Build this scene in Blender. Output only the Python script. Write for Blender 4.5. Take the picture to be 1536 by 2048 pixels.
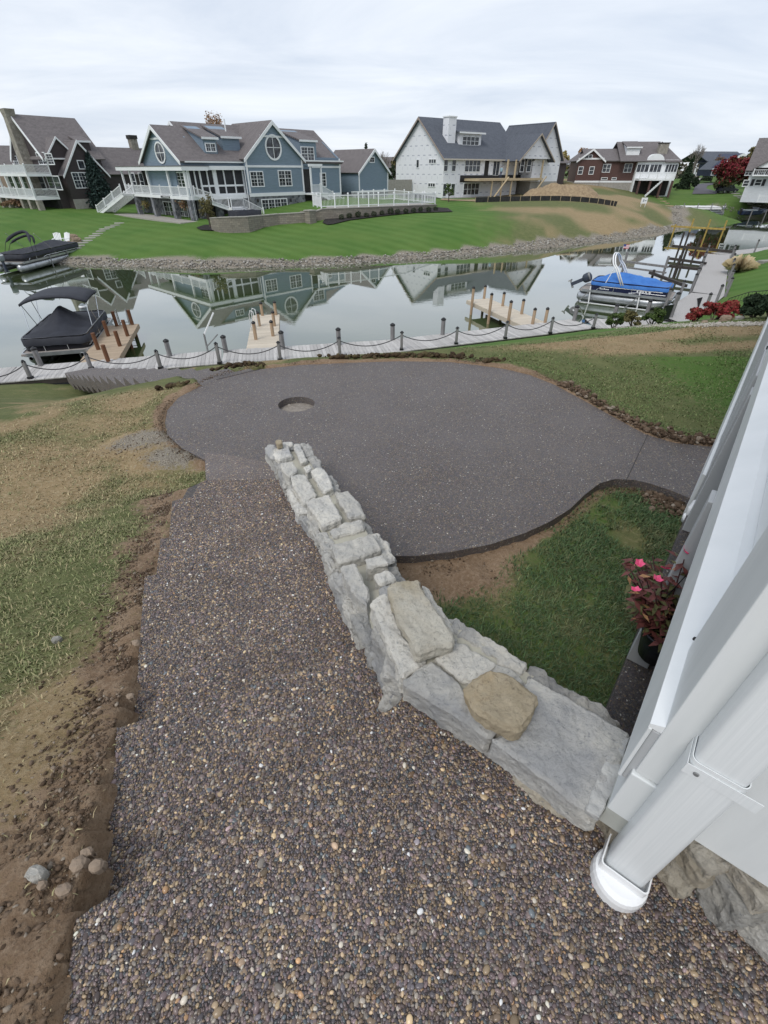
import bpy, bmesh, math, random
import numpy as np
from mathutils import Vector, Matrix, noise
random.seed(7); RNG = np.random.default_rng(7)
S = bpy.context.scene
for o in list(bpy.data.objects): bpy.data.objects.remove(o)
COL = S.collection
# ---------------------------------------------------------------- camera
FPX, CX, CY = 916.0, 768.0, 1024.0
PITCH = math.atan(684/916); SP, CP = math.sin(PITCH), math.cos(PITCH)
cd = bpy.data.cameras.new('camera'); cam = bpy.data.objects.new('camera', cd); COL.objects.link(cam)
cd.sensor_fit = 'VERTICAL'; cd.sensor_height = 36; cd.lens = FPX/2048*36
cd.clip_start = 0.05; cd.clip_end = 4000
cam.location = (0, 0, 0); cam.rotation_euler = (math.pi/2-PITCH, 0, 0); S.camera = cam
S.render.resolution_x, S.render.resolution_y = 768, 1024
# ---------------------------------------------------------------- sky, sun, exposure
W = bpy.data.worlds.new('World'); S.world = W; W.use_nodes = True
wt = W.node_tree; wt.nodes.clear()
SUN_EL, SUN_AZ = math.radians(52), math.radians(215)
def wn(t, **k):
    n = wt.nodes.new(t)
    for a, b in k.items(): setattr(n, a, b)
    return n
sky = wn('ShaderNodeTexSky', sky_type='NISHITA', sun_disc=False, sun_elevation=SUN_EL, sun_rotation=SUN_AZ)
b1 = wn('ShaderNodeBackground'); b1.inputs[1].default_value = 0.1
wt.links.new(sky.outputs[0], b1.inputs[0])
tc = wn('ShaderNodeTexCoord'); sep = wn('ShaderNodeSeparateXYZ'); wt.links.new(tc.outputs['Generated'], sep.inputs[0])
# project directions on a cloud layer so the clouds flatten towards the horizon
mx = wn('ShaderNodeMath', operation='MAXIMUM'); mx.inputs[1].default_value = 0.0; wt.links.new(sep.outputs[2], mx.inputs[0])
ad = wn('ShaderNodeMath', operation='ADD'); ad.inputs[1].default_value = 0.16; wt.links.new(mx.outputs[0], ad.inputs[0])
dx = wn('ShaderNodeMath', operation='DIVIDE'); wt.links.new(sep.outputs[0], dx.inputs[0]); wt.links.new(ad.outputs[0], dx.inputs[1])
dy = wn('ShaderNodeMath', operation='DIVIDE'); wt.links.new(sep.outputs[1], dy.inputs[0]); wt.links.new(ad.outputs[0], dy.inputs[1])
cb = wn('ShaderNodeCombineXYZ'); wt.links.new(dx.outputs[0], cb.inputs[0]); wt.links.new(dy.outputs[0], cb.inputs[1])
mp = wn('ShaderNodeMapping'); mp.inputs['Scale'].default_value = (0.55, 1.1, 1); mp.inputs['Rotation'].default_value = (0, 0, 0.25); mp.inputs['Location'].default_value = (0.7, 0.35, 0)
wt.links.new(cb.outputs[0], mp.inputs[0])
n1 = wn('ShaderNodeTexNoise'); n1.inputs['Scale'].default_value = 0.9; n1.inputs['Detail'].default_value = 8; n1.inputs['Roughness'].default_value = 0.58; n1.inputs['Distortion'].default_value = 0.5
wt.links.new(mp.outputs[0], n1.inputs['Vector'])
cr = wn('ShaderNodeValToRGB'); e = cr.color_ramp.elements
e[0].position = 0.33; e[0].color = (0.56, 0.625, 0.735, 1); e[1].position = 0.66; e[1].color = (0.82, 0.855, 0.91, 1)
wt.links.new(n1.outputs['Fac'], cr.inputs[0])
b2 = wn('ShaderNodeBackground'); b2.inputs[1].default_value = 0.95; wt.links.new(cr.outputs[0], b2.inputs[0])
mxs = wn('ShaderNodeMixShader'); mxs.inputs[0].default_value = 0.9
wt.links.new(b1.outputs[0], mxs.inputs[1]); wt.links.new(b2.outputs[0], mxs.inputs[2])
wo = wn('ShaderNodeOutputWorld'); wt.links.new(mxs.outputs[0], wo.inputs[0])
sl = bpy.data.lights.new('sun', 'SUN'); sl.energy = 1.5; sl.angle = math.radians(24); sl.color = (1, 0.96, 0.9)
so = bpy.data.objects.new('sun', sl); COL.objects.link(so)
sd = Vector((math.sin(SUN_AZ)*math.cos(SUN_EL), math.cos(SUN_AZ)*math.cos(SUN_EL), math.sin(SUN_EL)))
so.rotation_euler = sd.to_track_quat('Z', 'Y').to_euler(); so.location = (-10, -10, 30)
S.view_settings.view_transform = 'Standard'; S.view_settings.look = 'None'
S.view_settings.exposure = 0.36; S.view_settings.gamma = 1.0; S.view_settings.use_curve_mapping = False
S.render.engine = 'CYCLES'; S.cycles.max_bounces = 6; S.cycles.transparent_max_bounces = 6
# ---------------------------------------------------------------- numbers
def ray(x, y):
    u = (x-CX)/FPX; v = (CY-y)/FPX
    return u, CP+v*SP, v*CP-SP
def at(x, y, d):                     # the point of the horizontal plane d metres under eye level that shows at pixel x, y
    r = ray(x, y); t = -d/r[2]
    return Vector((r[0]*t, r[1]*t, -d))
def fbm(x, y, sc=1.0, oct=4, seed=0):
    x = np.asarray(x, float)*sc; y = np.asarray(y, float)*sc; out = 0; amp = .5; tot = 0
    for k in range(oct):
        xi = np.floor(x); yi = np.floor(y); fx = x-xi; fy = y-yi
        fx = fx*fx*(3-2*fx); fy = fy*fy*(3-2*fy)
        h = lambda a, b: (np.sin(a*127.1+b*311.7+seed*74.7+k*19.3)*43758.5453) % 1.0
        out = out+amp*((h(xi, yi)*(1-fx)+h(xi+1, yi)*fx)*(1-fy)+(h(xi, yi+1)*(1-fx)+h(xi+1, yi+1)*fx)*fy)
        tot += amp; amp *= .5; x = x*2.03+5.1; y = y*2.03+3.7
    return out/tot
def sstep(a, b, x):
    t = np.clip((x-a)/(b-a), 0, 1); return t*t*(3-2*t)
def inpoly(px, py, poly):
    r = np.zeros(np.shape(px), bool); n = len(poly); j = n-1
    for i in range(n):
        xi, yi = poly[i][:2]; xj, yj = poly[j][:2]
        c = ((yi > py) != (yj > py)) & (px < (xj-xi)*(py-yi)/((yj-yi) or 1e-9)+xi); r ^= c; j = i
    return r
def dpoly(px, py, poly, closed=False):
    d = np.full(np.shape(px), 1e9); n = len(poly)
    for i in range(n if closed else n-1):
        ax, ay = poly[i][:2]; bx, by = poly[(i+1) % n][:2]; ex, ey = bx-ax, by-ay
        t = np.clip(((px-ax)*ex+(py-ay)*ey)/(ex*ex+ey*ey+1e-12), 0, 1)
        d = np.minimum(d, np.hypot(px-ax-t*ex, py-ay-t*ey))
    return d
# ---------------------------------------------------------------- objects
XF = {}
def tag(o, label=None, cat=None, group=None, kind=None):
    for k, v in (('label', label), ('category', cat), ('group', group), ('kind', kind)):
        if v: o[k] = v
    return o
def empty(name, loc, rz=0.0, label=None, cat=None, group=None, kind=None):
    o = bpy.data.objects.new(name, None); COL.objects.link(o); o.location = loc; o.rotation_euler = (0, 0, rz); o.empty_display_size = .1
    XF[o.name] = Matrix.Translation(loc) @ Matrix.Rotation(rz, 4, 'Z')
    return tag(o, label, cat, group, kind)
def link(name, me, parent=None, loc=(0, 0, 0), rot=(0, 0, 0), sc=None):
    o = bpy.data.objects.new(name, me); COL.objects.link(o); o.location = loc; o.rotation_euler = rot
    if sc: o.scale = sc
    if parent: o.parent = parent
    return o
KIDS = lambda o: [c for c in o.children]
def copy_tree(o, parent=None):
    c = o.copy(); COL.objects.link(c)
    if parent: c.parent = parent
    for ch in KIDS(o): copy_tree(ch, c)
    return c
class MB:
    def __init__(s): s.v = []; s.f = []; s.sm = False
    def add(s, vs, fs):
        n = len(s.v); s.v += [tuple(v) for v in vs]; s.f += [tuple(i+n for i in f) for f in fs]; return s
    def box(s, x0, x1, y0, y1, z0, z1):
        return s.add([(x0,y0,z0),(x1,y0,z0),(x1,y1,z0),(x0,y1,z0),(x0,y0,z1),(x1,y0,z1),(x1,y1,z1),(x0,y1,z1)],
            [(3,2,1,0),(4,5,6,7),(0,1,5,4),(1,2,6,5),(2,3,7,6),(3,0,4,7)])
    def bar(s, p, q, w, h, up=(0, 0, 1)):       # box beam from p to q
        p = Vector(p); q = Vector(q); d = (q-p).normalized(); u = Vector(up)
        if abs(d.dot(u)) > .98: u = Vector((1, 0, 0))
        r = d.cross(u).normalized()*(w/2); k = r.cross(d).normalized()*(h/2)
        return s.add([p-r-k, p+r-k, p+r+k, p-r+k, q-r-k, q+r-k, q+r+k, q-r+k],
            [(0,1,2,3),(7,6,5,4),(0,4,5,1),(1,5,6,2),(2,6,7,3),(3,7,4,0)])
    def tube(s, p, q, r0, r1=None, n=8, caps=True):
        r1 = r0 if r1 is None else r1; p = Vector(p); q = Vector(q); d = (q-p).normalized()
        u = d.orthogonal().normalized(); w = d.cross(u); vs = []
        for c, r in ((p, r0), (q, r1)):
            for i in range(n):
                a = 2*math.pi*i/n; vs.append(c+(u*math.cos(a)+w*math.sin(a))*r)
        fs = [(i, (i+1) % n, n+(i+1) % n, n+i) for i in range(n)]
        if caps: fs += [tuple(range(n-1, -1, -1)), tuple(range(n, 2*n))]
        return s.add(vs, fs)
    def path(s, pts, r, n=6):
        pts = [Vector(p) for p in pts]; vs = []
        rs = r if isinstance(r, (list, tuple)) else [r]*len(pts)
        for i, p in enumerate(pts):
            d = (pts[min(i+1, len(pts)-1)]-pts[max(i-1, 0)]).normalized()
            u = d.cross(Vector((0.13, 0.21, 1))).normalized(); w = d.cross(u)
            for k in range(n):
                a = 2*math.pi*k/n; vs.append(p+(u*math.cos(a)+w*math.sin(a))*rs[i])
        fs = [(i*n+k, i*n+(k+1) % n, (i+1)*n+(k+1) % n, (i+1)*n+k) for i in range(len(pts)-1) for k in range(n)]
        fs += [tuple(range(n-1, -1, -1)), tuple(range((len(pts)-1)*n, len(pts)*n))]
        return s.add(vs, fs)
    def lathe(s, c, prof, n=16, sx=1, sy=1):
        vs = []; m = len(prof)
        for r, z in prof:
            for k in range(n):
                a = 2*math.pi*k/n; vs.append((c[0]+r*sx*math.cos(a), c[1]+r*sy*math.sin(a), c[2]+z))
        fs = [(i*n+k, i*n+(k+1) % n, (i+1)*n+(k+1) % n, (i+1)*n+k) for i in range(m-1) for k in range(n)]
        fs += [tuple(range(n-1, -1, -1)), tuple(range((m-1)*n, m*n))]
        return s.add(vs, fs)
    def ext(s, poly, vec):                       # polygon (3d points) pushed along vec
        n = len(poly); vec = Vector(vec); p = [Vector(q) for q in poly]
        return s.add(p+[q+vec for q in p], [tuple(range(n-1, -1, -1)), tuple(range(n, 2*n))]+[(i, (i+1) % n, n+(i+1) % n, n+i) for i in range(n)])
    def mesh(s, name, m=None, smooth=False):
        me = bpy.data.meshes.new(name); me.from_pydata(s.v, [], s.f)
        bm = bmesh.new(); bm.from_mesh(me); bmesh.ops.recalc_face_normals(bm, faces=bm.faces); bm.to_mesh(me); bm.free()
        if m: me.materials.append(m)
        if smooth or s.sm: me.polygons.foreach_set('use_smooth', [True]*len(me.polygons))
        me.update(); return me
    def build(s, name, m, parent=None, world=False, smooth=False, bevel=0, loc=None):
        if world and parent is not None:
            inv = XF[parent.name].inverted(); s.v = [tuple(inv @ Vector(v)) for v in s.v]
        o = link(name, s.mesh(name, m, smooth), parent)
        if loc is not None: o.location = loc
        if bevel:
            b = o.modifiers.new('bevel', 'BEVEL'); b.width = bevel; b.segments = 2; b.limit_method = 'ANGLE'; b.angle_limit = .7
        return o
def npmesh(name, V, F, m=None, smooth=True):     # fast mesh from numpy verts and equal-size faces
    V = np.asarray(V, np.float32); F = np.asarray(F, np.int32); k = F.shape[1]
    me = bpy.data.meshes.new(name); me.vertices.add(len(V)); me.vertices.foreach_set('co', V.ravel())
    me.loops.add(F.size); me.loops.foreach_set('vertex_index', F.ravel())
    me.polygons.add(len(F)); me.polygons.foreach_set('loop_start', np.arange(0, F.size, k, dtype=np.int32))
    me.polygons.foreach_set('loop_total', np.full(len(F), k, np.int32))
    if smooth: me.polygons.foreach_set('use_smooth', np.ones(len(F), bool))
    if m: me.materials.append(m)
    me.update(calc_edges=True); return me
def fattr(me, name, arr, typ='FLOAT'):
    a = me.attributes.new(name, typ, 'POINT'); arr = np.asarray(arr, np.float32)
    a.data.foreach_set({'FLOAT': 'value', 'FLOAT_VECTOR': 'vector', 'FLOAT_COLOR': 'color'}[typ], arr.ravel())
# ---------------------------------------------------------------- materials
class NT:
    def __init__(s, name):
        s.m = bpy.data.materials.new(name); s.m.use_nodes = True; s.t = s.m.node_tree; s.t.nodes.clear()
        s.out = s.n('ShaderNodeOutputMaterial'); s.b = s.n('ShaderNodeBsdfPrincipled'); s.l(s.b.outputs[0], s.out.inputs[0])
    def n(s, t, **k):
        x = s.t.nodes.new(t)
        for a, b in k.items(): setattr(x, a, b)
        return x
    def l(s, a, b): s.t.links.new(a, b)
    def co(s, kind='Object', scale=None):
        o = s.n('ShaderNodeTexCoord').outputs[kind]
        if scale is None: return o
        m = s.n('ShaderNodeMapping'); m.inputs['Scale'].default_value = scale if isinstance(scale, tuple) else (scale,)*3
        s.l(o, m.inputs[0]); return m.outputs[0]
    def noise(s, vec, sc, det=6, ro=.6, dist=0):
        x = s.n('ShaderNodeTexNoise'); x.inputs['Scale'].default_value = sc; x.inputs['Detail'].default_value = det
        x.inputs['Roughness'].default_value = ro; x.inputs['Distortion'].default_value = dist
        s.l(vec, x.inputs['Vector']); return x.outputs['Fac']
    def ramp(s, f, stops):
        r = s.n('ShaderNodeValToRGB'); e = r.color_ramp.elements
        while len(e) < len(stops): e.new(.5)
        for x, (p, c) in zip(e, stops): x.position = p; x.color = (*c, 1) if isinstance(c, tuple) else (c, c, c, 1)
        s.l(f, r.inputs[0]); return r.outputs[0]
    def mix(s, f, a, b, bt='MIX'):
        x = s.n('ShaderNodeMix', data_type='RGBA', blend_type=bt)
        for v, i in ((f, 0), (a, 6), (b, 7)):
            if isinstance(v, tuple): x.inputs[i].default_value = (*v, 1)
            elif isinstance(v, (int, float)): x.inputs[i].default_value = v
            else: s.l(v, x.inputs[i])
        return x.outputs[2]
    def math(s, op, a, b=0.0):
        x = s.n('ShaderNodeMath', operation=op)
        for v, i in ((a, 0), (b, 1)):
            if isinstance(v, (int, float)): x.inputs[i].default_value = v
            else: s.l(v, x.inputs[i])
        return x.outputs[0]
    def bump(s, h, st=.3, dist=.01, prev=None):
        x = s.n('ShaderNodeBump'); x.inputs['Strength'].default_value = st; x.inputs['Distance'].default_value = dist
        s.l(h, x.inputs['Height'])
        if prev is not None: s.l(prev, x.inputs['Normal'])
        s.l(x.outputs[0], s.b.inputs['Normal']); return x.outputs[0]
    def col(s, v):
        if isinstance(v, tuple): s.b.inputs['Base Color'].default_value = (*v, 1)
        else: s.l(v, s.b.inputs['Base Color'])
    def rough(s, v): s.b.inputs['Roughness'].default_value = v
def mat(name, c, c2=None, sc=4, rough=.7, bump=0, bsc=30, rand=0, metal=0, spec=.4, coord='Object', stretch=(1, 1, 1), ramp=(.35, .65), bdist=.01):
    t = NT(name); t.rough(rough); t.b.inputs['Metallic'].default_value = metal; t.b.inputs['Specular IOR Level'].default_value = spec
    v = t.co(coord, stretch); out = c
    if c2: out = t.mix(t.ramp(t.noise(v, sc, 7), [(ramp[0], 0.0), (ramp[1], 1.0)]), c, c2)
    if rand:
        oi = t.n('ShaderNodeObjectInfo'); hs = t.n('ShaderNodeHueSaturation')
        m = t.n('ShaderNodeMapRange'); t.l(oi.outputs['Random'], m.inputs[0]); m.inputs[3].default_value = 1-rand; m.inputs[4].default_value = 1+rand
        t.l(m.outputs[0], hs.inputs['Value'])
        if isinstance(out, tuple): hs.inputs['Color'].default_value = (*out, 1)
        else: t.l(out, hs.inputs['Color'])
        out = hs.outputs[0]
    t.col(out)
    if bump: t.bump(t.noise(v, bsc, 6), bump, bdist)
    return t.m
M = {}
M['white'] = mat('white_paint', (.74, .75, .76), (.66, .68, .69), 1.5, .45, .05, 60)
M['trim'] = mat('white_trim', (.76, .77, .78), (.70, .72, .73), 1.2, .5)
M['blue'] = None
def siding(name, c, pitch=.18, c2=None, rough=.65):
    t = NT(name); t.rough(rough); sp = t.n('ShaderNodeSeparateXYZ'); t.l(t.co(), sp.inputs[0])
    fr = t.math('FRACT', t.math('MULTIPLY', sp.outputs[2], 1/pitch))
    v = t.noise(t.co('Object', (.6, .6, 6)), 2, 5); t.col(t.mix(t.ramp(v, [(.3, 0.), (.7, 1.)]), c, c2 or tuple(x*.82 for x in c)))
    t.bump(fr, 1.0, .03); return t.m
M['blue'] = siding('blue_lap_siding', (.215, .285, .36))
M['brown'] = siding('brown_shingle_siding', (.062, .049, .052))
M['redbrown'] = siding('red_brown_siding', (.115, .062, .055))
M['navy'] = siding('navy_siding', (.035, .045, .085))
M['whiteside'] = siding('white_lap_siding', (.68, .71, .74))
M['greyside'] = siding('pale_grey_siding', (.3, .34, .38))
def shingle(name, a, b):
    t = NT(name); t.rough(.9); v = t.co('Object'); br = t.n('ShaderNodeTexBrick'); br.inputs['Scale'].default_value = 1
    br.inputs['Brick Width'].default_value = .5; br.inputs['Row Height'].default_value = .22; br.inputs['Mortar Size'].default_value = .012
    br.inputs['Color1'].default_value = (*a, 1); br.inputs['Color2'].default_value = (*b, 1); br.inputs['Mortar'].default_value = (*[x*.6 for x in a], 1)
    t.l(v, br.inputs['Vector']); n = t.noise(v, 3, 6)
    t.col(t.mix(t.ramp(n, [(.3, 0.), (.7, .6)]), br.outputs[0], tuple(x*1.25 for x in b))); t.bump(br.outputs['Fac'], .5, .02); return t.m
M['roof'] = shingle('brown_grey_shingles', (.105, .094, .095), (.145, .13, .13))
M['roofdark'] = shingle('slate_shingles', (.062, .07, .088), (.085, .095, .115))
def glass():
    t = NT('window_glass'); v = t.co('Object'); t.col(t.ramp(t.noise(v, 1.3, 3), [(.4, (.012, .014, .018)), (.62, (.07, .08, .095))])); t.rough(.06)
    t.b.inputs['Specular IOR Level'].default_value = .5; return t.m
M['glass'] = glass()
M['screen'] = mat('dark_screen', (.012, .013, .016), (.03, .03, .035), .8, .6)
M['dark'] = mat('dark_shade_and_fittings', (.02, .019, .019), (.04, .038, .036), 1, .9)  # dark fittings, plus slabs whose colour stands in for shade under porches and decks
M['stonehouse'] = None
def fieldstone(name, a, b, c, sc, mortar):
    t = NT(name); t.rough(.9); v = t.co('Object'); vo = t.n('ShaderNodeTexVoronoi'); vo.inputs['Scale'].default_value = sc; t.l(v, vo.inputs['Vector'])
    ve = t.n('ShaderNodeTexVoronoi', feature='DISTANCE_TO_EDGE'); ve.inputs['Scale'].default_value = sc; t.l(v, ve.inputs['Vector'])
    s = t.n('ShaderNodeSeparateColor'); t.l(vo.outputs['Color'], s.inputs[0])
    k = t.ramp(s.outputs[0], [(0., a), (.5, b), (1., c)]); e = t.ramp(ve.outputs['Distance'], [(.0, 0.), (.08, 1.)])
    t.col(t.mix(e, mortar, k)); t.bump(e, .6, .04); return t.m
M['stonehouse'] = fieldstone('grey_fieldstone', (.07, .075, .085), (.14, .15, .17), (.25, .26, .28), 2.6, (.2, .2, .2))
M['pier'] = fieldstone('tan_stone_pier', (.2, .18, .15), (.27, .25, .21), (.33, .31, .27), 3, (.24, .22, .19))
M['block'] = mat('tan_wall_block', (.21, .185, .15), (.3, .265, .22), 2.2, .95, .5, 12)
def blockmat():
    t = NT('retaining_block'); t.rough(.95); v = t.co('Object'); sp = t.n('ShaderNodeSeparateXYZ'); t.l(v, sp.inputs[0]); cb = t.n('ShaderNodeCombineXYZ')
    t.l(sp.outputs[0], cb.inputs[0]); t.l(sp.outputs[2], cb.inputs[1]); br = t.n('ShaderNodeTexBrick'); t.l(cb.outputs[0], br.inputs['Vector'])
    br.inputs['Scale'].default_value = 1; br.inputs['Brick Width'].default_value = .45; br.inputs['Row Height'].default_value = .2; br.inputs['Mortar Size'].default_value = .012
    br.inputs['Color1'].default_value = (.2, .175, .145, 1); br.inputs['Color2'].default_value = (.3, .265, .22, 1); br.inputs['Mortar'].default_value = (.1, .09, .075, 1)
    t.col(t.mix(t.ramp(t.noise(v, 2, 6), [(.35, 0.), (.7, .7)]), br.outputs[0], (.18, .17, .15))); t.bump(br.outputs['Fac'], -.6, .03); return t.m
M['block'] = blockmat()
M['concrete'] = mat('pale_concrete', (.36, .34, .31), (.28, .265, .24), 3, .9, .2, 40)
M['mulch'] = mat('black_mulch', (.012, .011, .011), (.035, .03, .028), 9, 1, 1, 25, bdist=.05)
M['lumber'] = mat('raw_lumber', (.40, .32, .20), (.47, .385, .26), 3, .8, stretch=(3, 3, .4))
M['yellow'] = mat('yellow_timber', (.42, .30, .08), (.3, .21, .06), 3, .8)
M['greywood'] = mat('weathered_grey_wood', (.50, .485, .47), (.33, .32, .31), 5, .9, .4, 30, rand=.16, stretch=(9, .7, 1), bdist=.004)
M['palewood'] = mat('pale_new_decking', (.56, .50, .41), (.44, .385, .31), 5, .85, .3, 30, rand=.08, stretch=(9, .7, 1), bdist=.004)
M['tanwood'] = mat('tan_decking', (.40, .31, .22), (.32, .25, .18), 5, .85, .3, 30, rand=.1, stretch=(9, .7, 1), bdist=.004)
M['brownpost'] = mat('brown_treated_post', (.17, .075, .035), (.1, .045, .025), 5, .8, .3, 20, stretch=(3, 3, .5))
M['tanpost'] = mat('tan_treated_post', (.42, .31, .21), (.32, .22, .145), 4, .85, .3, 20, stretch=(3, 3, .5))
M['greypost'] = mat('grey_weathered_post', (.25, .245, .25), (.14, .135, .135), 4, .85, .3, 20, stretch=(3, 3, .5))
M['darkwood'] = mat('dark_wet_timber', (.06, .05, .045), (.03, .026, .023), 3, .8)
M['black'] = mat('black_plastic', (.012, .012, .014), None, 1, .45)
M['rope'] = mat('grey_rope', (.1, .1, .105), (.05, .05, .055), 60, .95)
M['alu'] = mat('boat_aluminium', (.52, .54, .56), (.36, .38, .40), 2, .38, .05, 8, metal=.75)
M['chrome'] = mat('polished_rail', (.72, .74, .77), None, 1, .25, metal=.9)
M['steel'] = mat('galvanised_steel', (.3, .31, .31), (.2, .2, .2), 5, .6, metal=.4)
M['canvas'] = mat('charcoal_canvas', (.019, .021, .029), (.03, .033, .044), 2, .75, .25, 14, bdist=.02)
M['bluecanvas'] = mat('blue_canvas', (.028, .125, .40), (.05, .18, .5), 1.6, .75, .3, 9, bdist=.02)
M['hullblack'] = mat('black_boat_panel', (.012, .012, .016), None, 1, .25)
M['hullnavy'] = mat('navy_boat_panel', (.012, .016, .05), None, 1, .25)
M['whiteplastic'] = mat('white_plastic', (.78, .79, .8), None, 1, .35)
M['greyplastic'] = mat('grey_cowling', (.2, .23, .24), None, 1, .3)
M['dirtpile'] = mat('tan_subsoil', (.33, .25, .155), (.22, .16, .1), 2.2, 1, .8, 5, bdist=.1)
M['silt'] = mat('black_silt_fabric', (.014, .014, .015), (.03, .03, .03), 3, .8)
M['asphalt'] = mat('asphalt', (.075, .072, .085), (.1, .095, .11), 2, .9)
M['flag'] = mat('pale_stepping_stone', (.33, .32, .29), (.24, .235, .21), 4, .9, .5, 20, rand=.15)
M['boulder'] = mat('brown_boulder', (.2, .15, .11), (.31, .24, .18), 3, .95, .7, 9, bdist=.03)
M['redboulder'] = mat('red_sandstone', (.27, .13, .085), (.33, .18, .12), 3, .95, .7, 9, bdist=.03)
# ================================================================ SETTING
HX, HY = -.366, .9306                       # heading of the walkway; r = its right-hand side
def wl(w, l): return (HX*w+HY*l, HY*w-HX*l)
def px_poly(pts, d): return [tuple(at(x, y, d))[:2] for x, y in pts]
WALLC = [(.74, .72), (.20, 1.20), (-.95, 4.15)]      # centre line of the stone wall
PATIO = px_poly([(408,919),(365,897),(335,871),(330,846),(335,820),(357,795),(399,773),(433,759),(474,746),(520,738.5),(600,730),(700,725.5),(800,722.5),
    (900,724),(960,731),(1010,738),(1060,750),(1110,770),(1160,797),(1220,830),(1290,868),(1350,886),(1420,893),(1500,895),(1500,1060),(1430,1022),(1395,1002),(1340,980),
    (1300,967),(1270,960),(1230,958),(1200,966),(1170,989),(1140,1018),(1100,1043),(1050,1066),(980,1089),(900,1104),(830,1112),(780,1112),(690,1075),(600,990),(535,925)], 2.7)
LFT = -.70
TREADS = [  # polygon, depth under eye level
    ([wl(-2.4, LFT), wl(.665, LFT-.01), (.05, 1.03), (.17, 1.17), WALLC[0], (.80, .62), (3.2, -1.28), (2.2, -2.6)], 1.75),
    ([wl(.60, LFT), wl(1.371, LFT+.005), (.081, 1.505), (.19, 1.23), (.10, 1.0)], 1.92),
    ([wl(1.30, LFT+.01), wl(2.518, LFT+.04), (-.336, 2.574), (.10, 1.46)], 2.09),
    ([wl(2.45, LFT+.045), wl(3.12, LFT+.09), (-.554, 3.135), (-.31, 2.51)], 2.26),
    ([wl(3.05, LFT+.09), wl(3.9, LFT+.145), (-.837, 3.861), (-.53, 3.07)], 2.43),
    ([wl(3.83, LFT+.15), wl(4.15, LFT+.19), tuple(at(376,976,2.6))[:2], tuple(at(411,960,2.6))[:2], tuple(at(540,958,2.6))[:2], (-.81, 3.80)], 2.6)]
LANDING = ([tuple(at(*p, 2.692))[:2] for p in ((412,975),(409,905),(470,911),(537,925),(575,985),(500,1000))], 2.692)
DK, DW = 6.95, 7.6; LS_ = DK/5.75; QN = 12.9      # depth of boardwalk and water under eye level
NS = [(-109, -9)]+[tuple(at(x, y, DK))[:2] for x, y in ((0,765),(440,727),(800,703),(1100,667),(1190,655.5))]+[(x*LS_, y*LS_) for x, y in ((13.6,21.9),(19.2,28.3),(29.1,43.8),(33.3,45.3),(60,59),(160,108))]
SL0, SL1 = at(384,763,2.87), at(129,746,6.62); SW = Vector((.79,.61,0))*1.05
NSP = NS+[(400, -300), (-400, -300)]
RIGHTP = [(-1.1,4.3),(-.95,4.15),(.20,1.20),(.72,.72),(6,-3.5),(40,-3.5),(40,8),(-1.1,8)]
def near_depth(x, y):
    q = dpoly(x, y, NS); q = np.where(inpoly(x, y, NSP), q, -q)
    d = np.where(q > QN, 2.80, DK+.1-(DK-2.7)*np.clip(q, 0, QN)/QN)
    w = HX*x+HY*y
    left = np.clip(1.70+(w-.45)*(2.80-1.70)/(4.75-.45), .9, 2.80)
    d = np.where((q > QN) & ~inpoly(x, y, RIGHTP), np.minimum(d, left), d)
    d = np.where(q < 0, DK+.1+1.9*sstep(0, -1.4, q), d)
    return d, q
SHORE_PX = [(-160,560),(20,532),(140,529),(200,531),(300,535),(400,537),(540,534.5),(700,527.5),(850,517.5),(950,509.5),(1050,500.5),(1150,489.5),(1250,477.5),(1335,464.5),(1362,455),(1352,445)]
SHORE = [tuple(at(x, y, DW))[:2] for x, y in SHORE_PX]
SHORE2 = [tuple(at(x, y, DW))[:2] for x, y in ((1352,442),(1365,431),(1420,427.5),(1480,429),(1560,431))]+[(193, 140)]
def ctrl():
    P = []
    def strip(L):
        for i, p in enumerate(L):
            a = L[max(i-1, 0)]; b = L[min(i+1, len(L)-1)]; t = np.array([b[0]-a[0], b[1]-a[1]]); t = t/np.linalg.norm(t); n = np.array([-t[1], t[0]])
            P.append((*p, DW)); P.append((*(np.array(p)+1.5*n), DW-.8)); P.append((*(np.array(p)-2.2*n), DW+1.1)); P.append((*(np.array(p)-6*n), DW+1.3))
    strip(SHORE[:-1]); strip(SHORE2[1:-1])
    for X, Y in ((-30,22),(-10,25),(5,30),(18,38),(30,55),(45,70),(60,80),(75,82),(-50,15),(-80,10),(110,95)): P.append((X*1.2, Y*1.2, DW+1.3))
    F = lambda px, py, Y: (lambda r: P.append((r[0]*Y/r[1], Y, -r[2]*Y/r[1])))(ray(px, py))
    for a in ((388,446,67),(460,467,63),(560,470,63),(640,452,66),(760,438,71),(880,421,80),(240,452,69),(100,418,84),(150,450,70),(60,490,58),(250,500,56),(540,500,55),(700,495,57),
              (850,480,61),(885,397,96),(960,400,96),(1055,397,100),(960,420,82),(1100,450,69),(1100,420,82),(1100,399,93),(1250,430,83),(1250,409,96),(1290,440,82),
              (1150,366,133),(1270,376,140),(1345,384,136),(1330,410,108),(1450,400,118),(1420,412,108),(1530,400,115),(1500,388,128),(1400,378,140),(700,392,100),(0,420,84),(-150,430,84),(780,400,100),
              (1180,385,112),(1420,366,190),(1100,372,130)): F(*a)
    P.append((-24.7, 70.3, 5.3)); P.append((-37.8, 82.6, 5.3)); P.append((-8, 88, 3.4))
    for k in range(14):
        a = math.pi*k/13; P.append((300*math.cos(a), 60+240*math.sin(a), 3.0))
    return np.array(P)
CT = ctrl()
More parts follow.
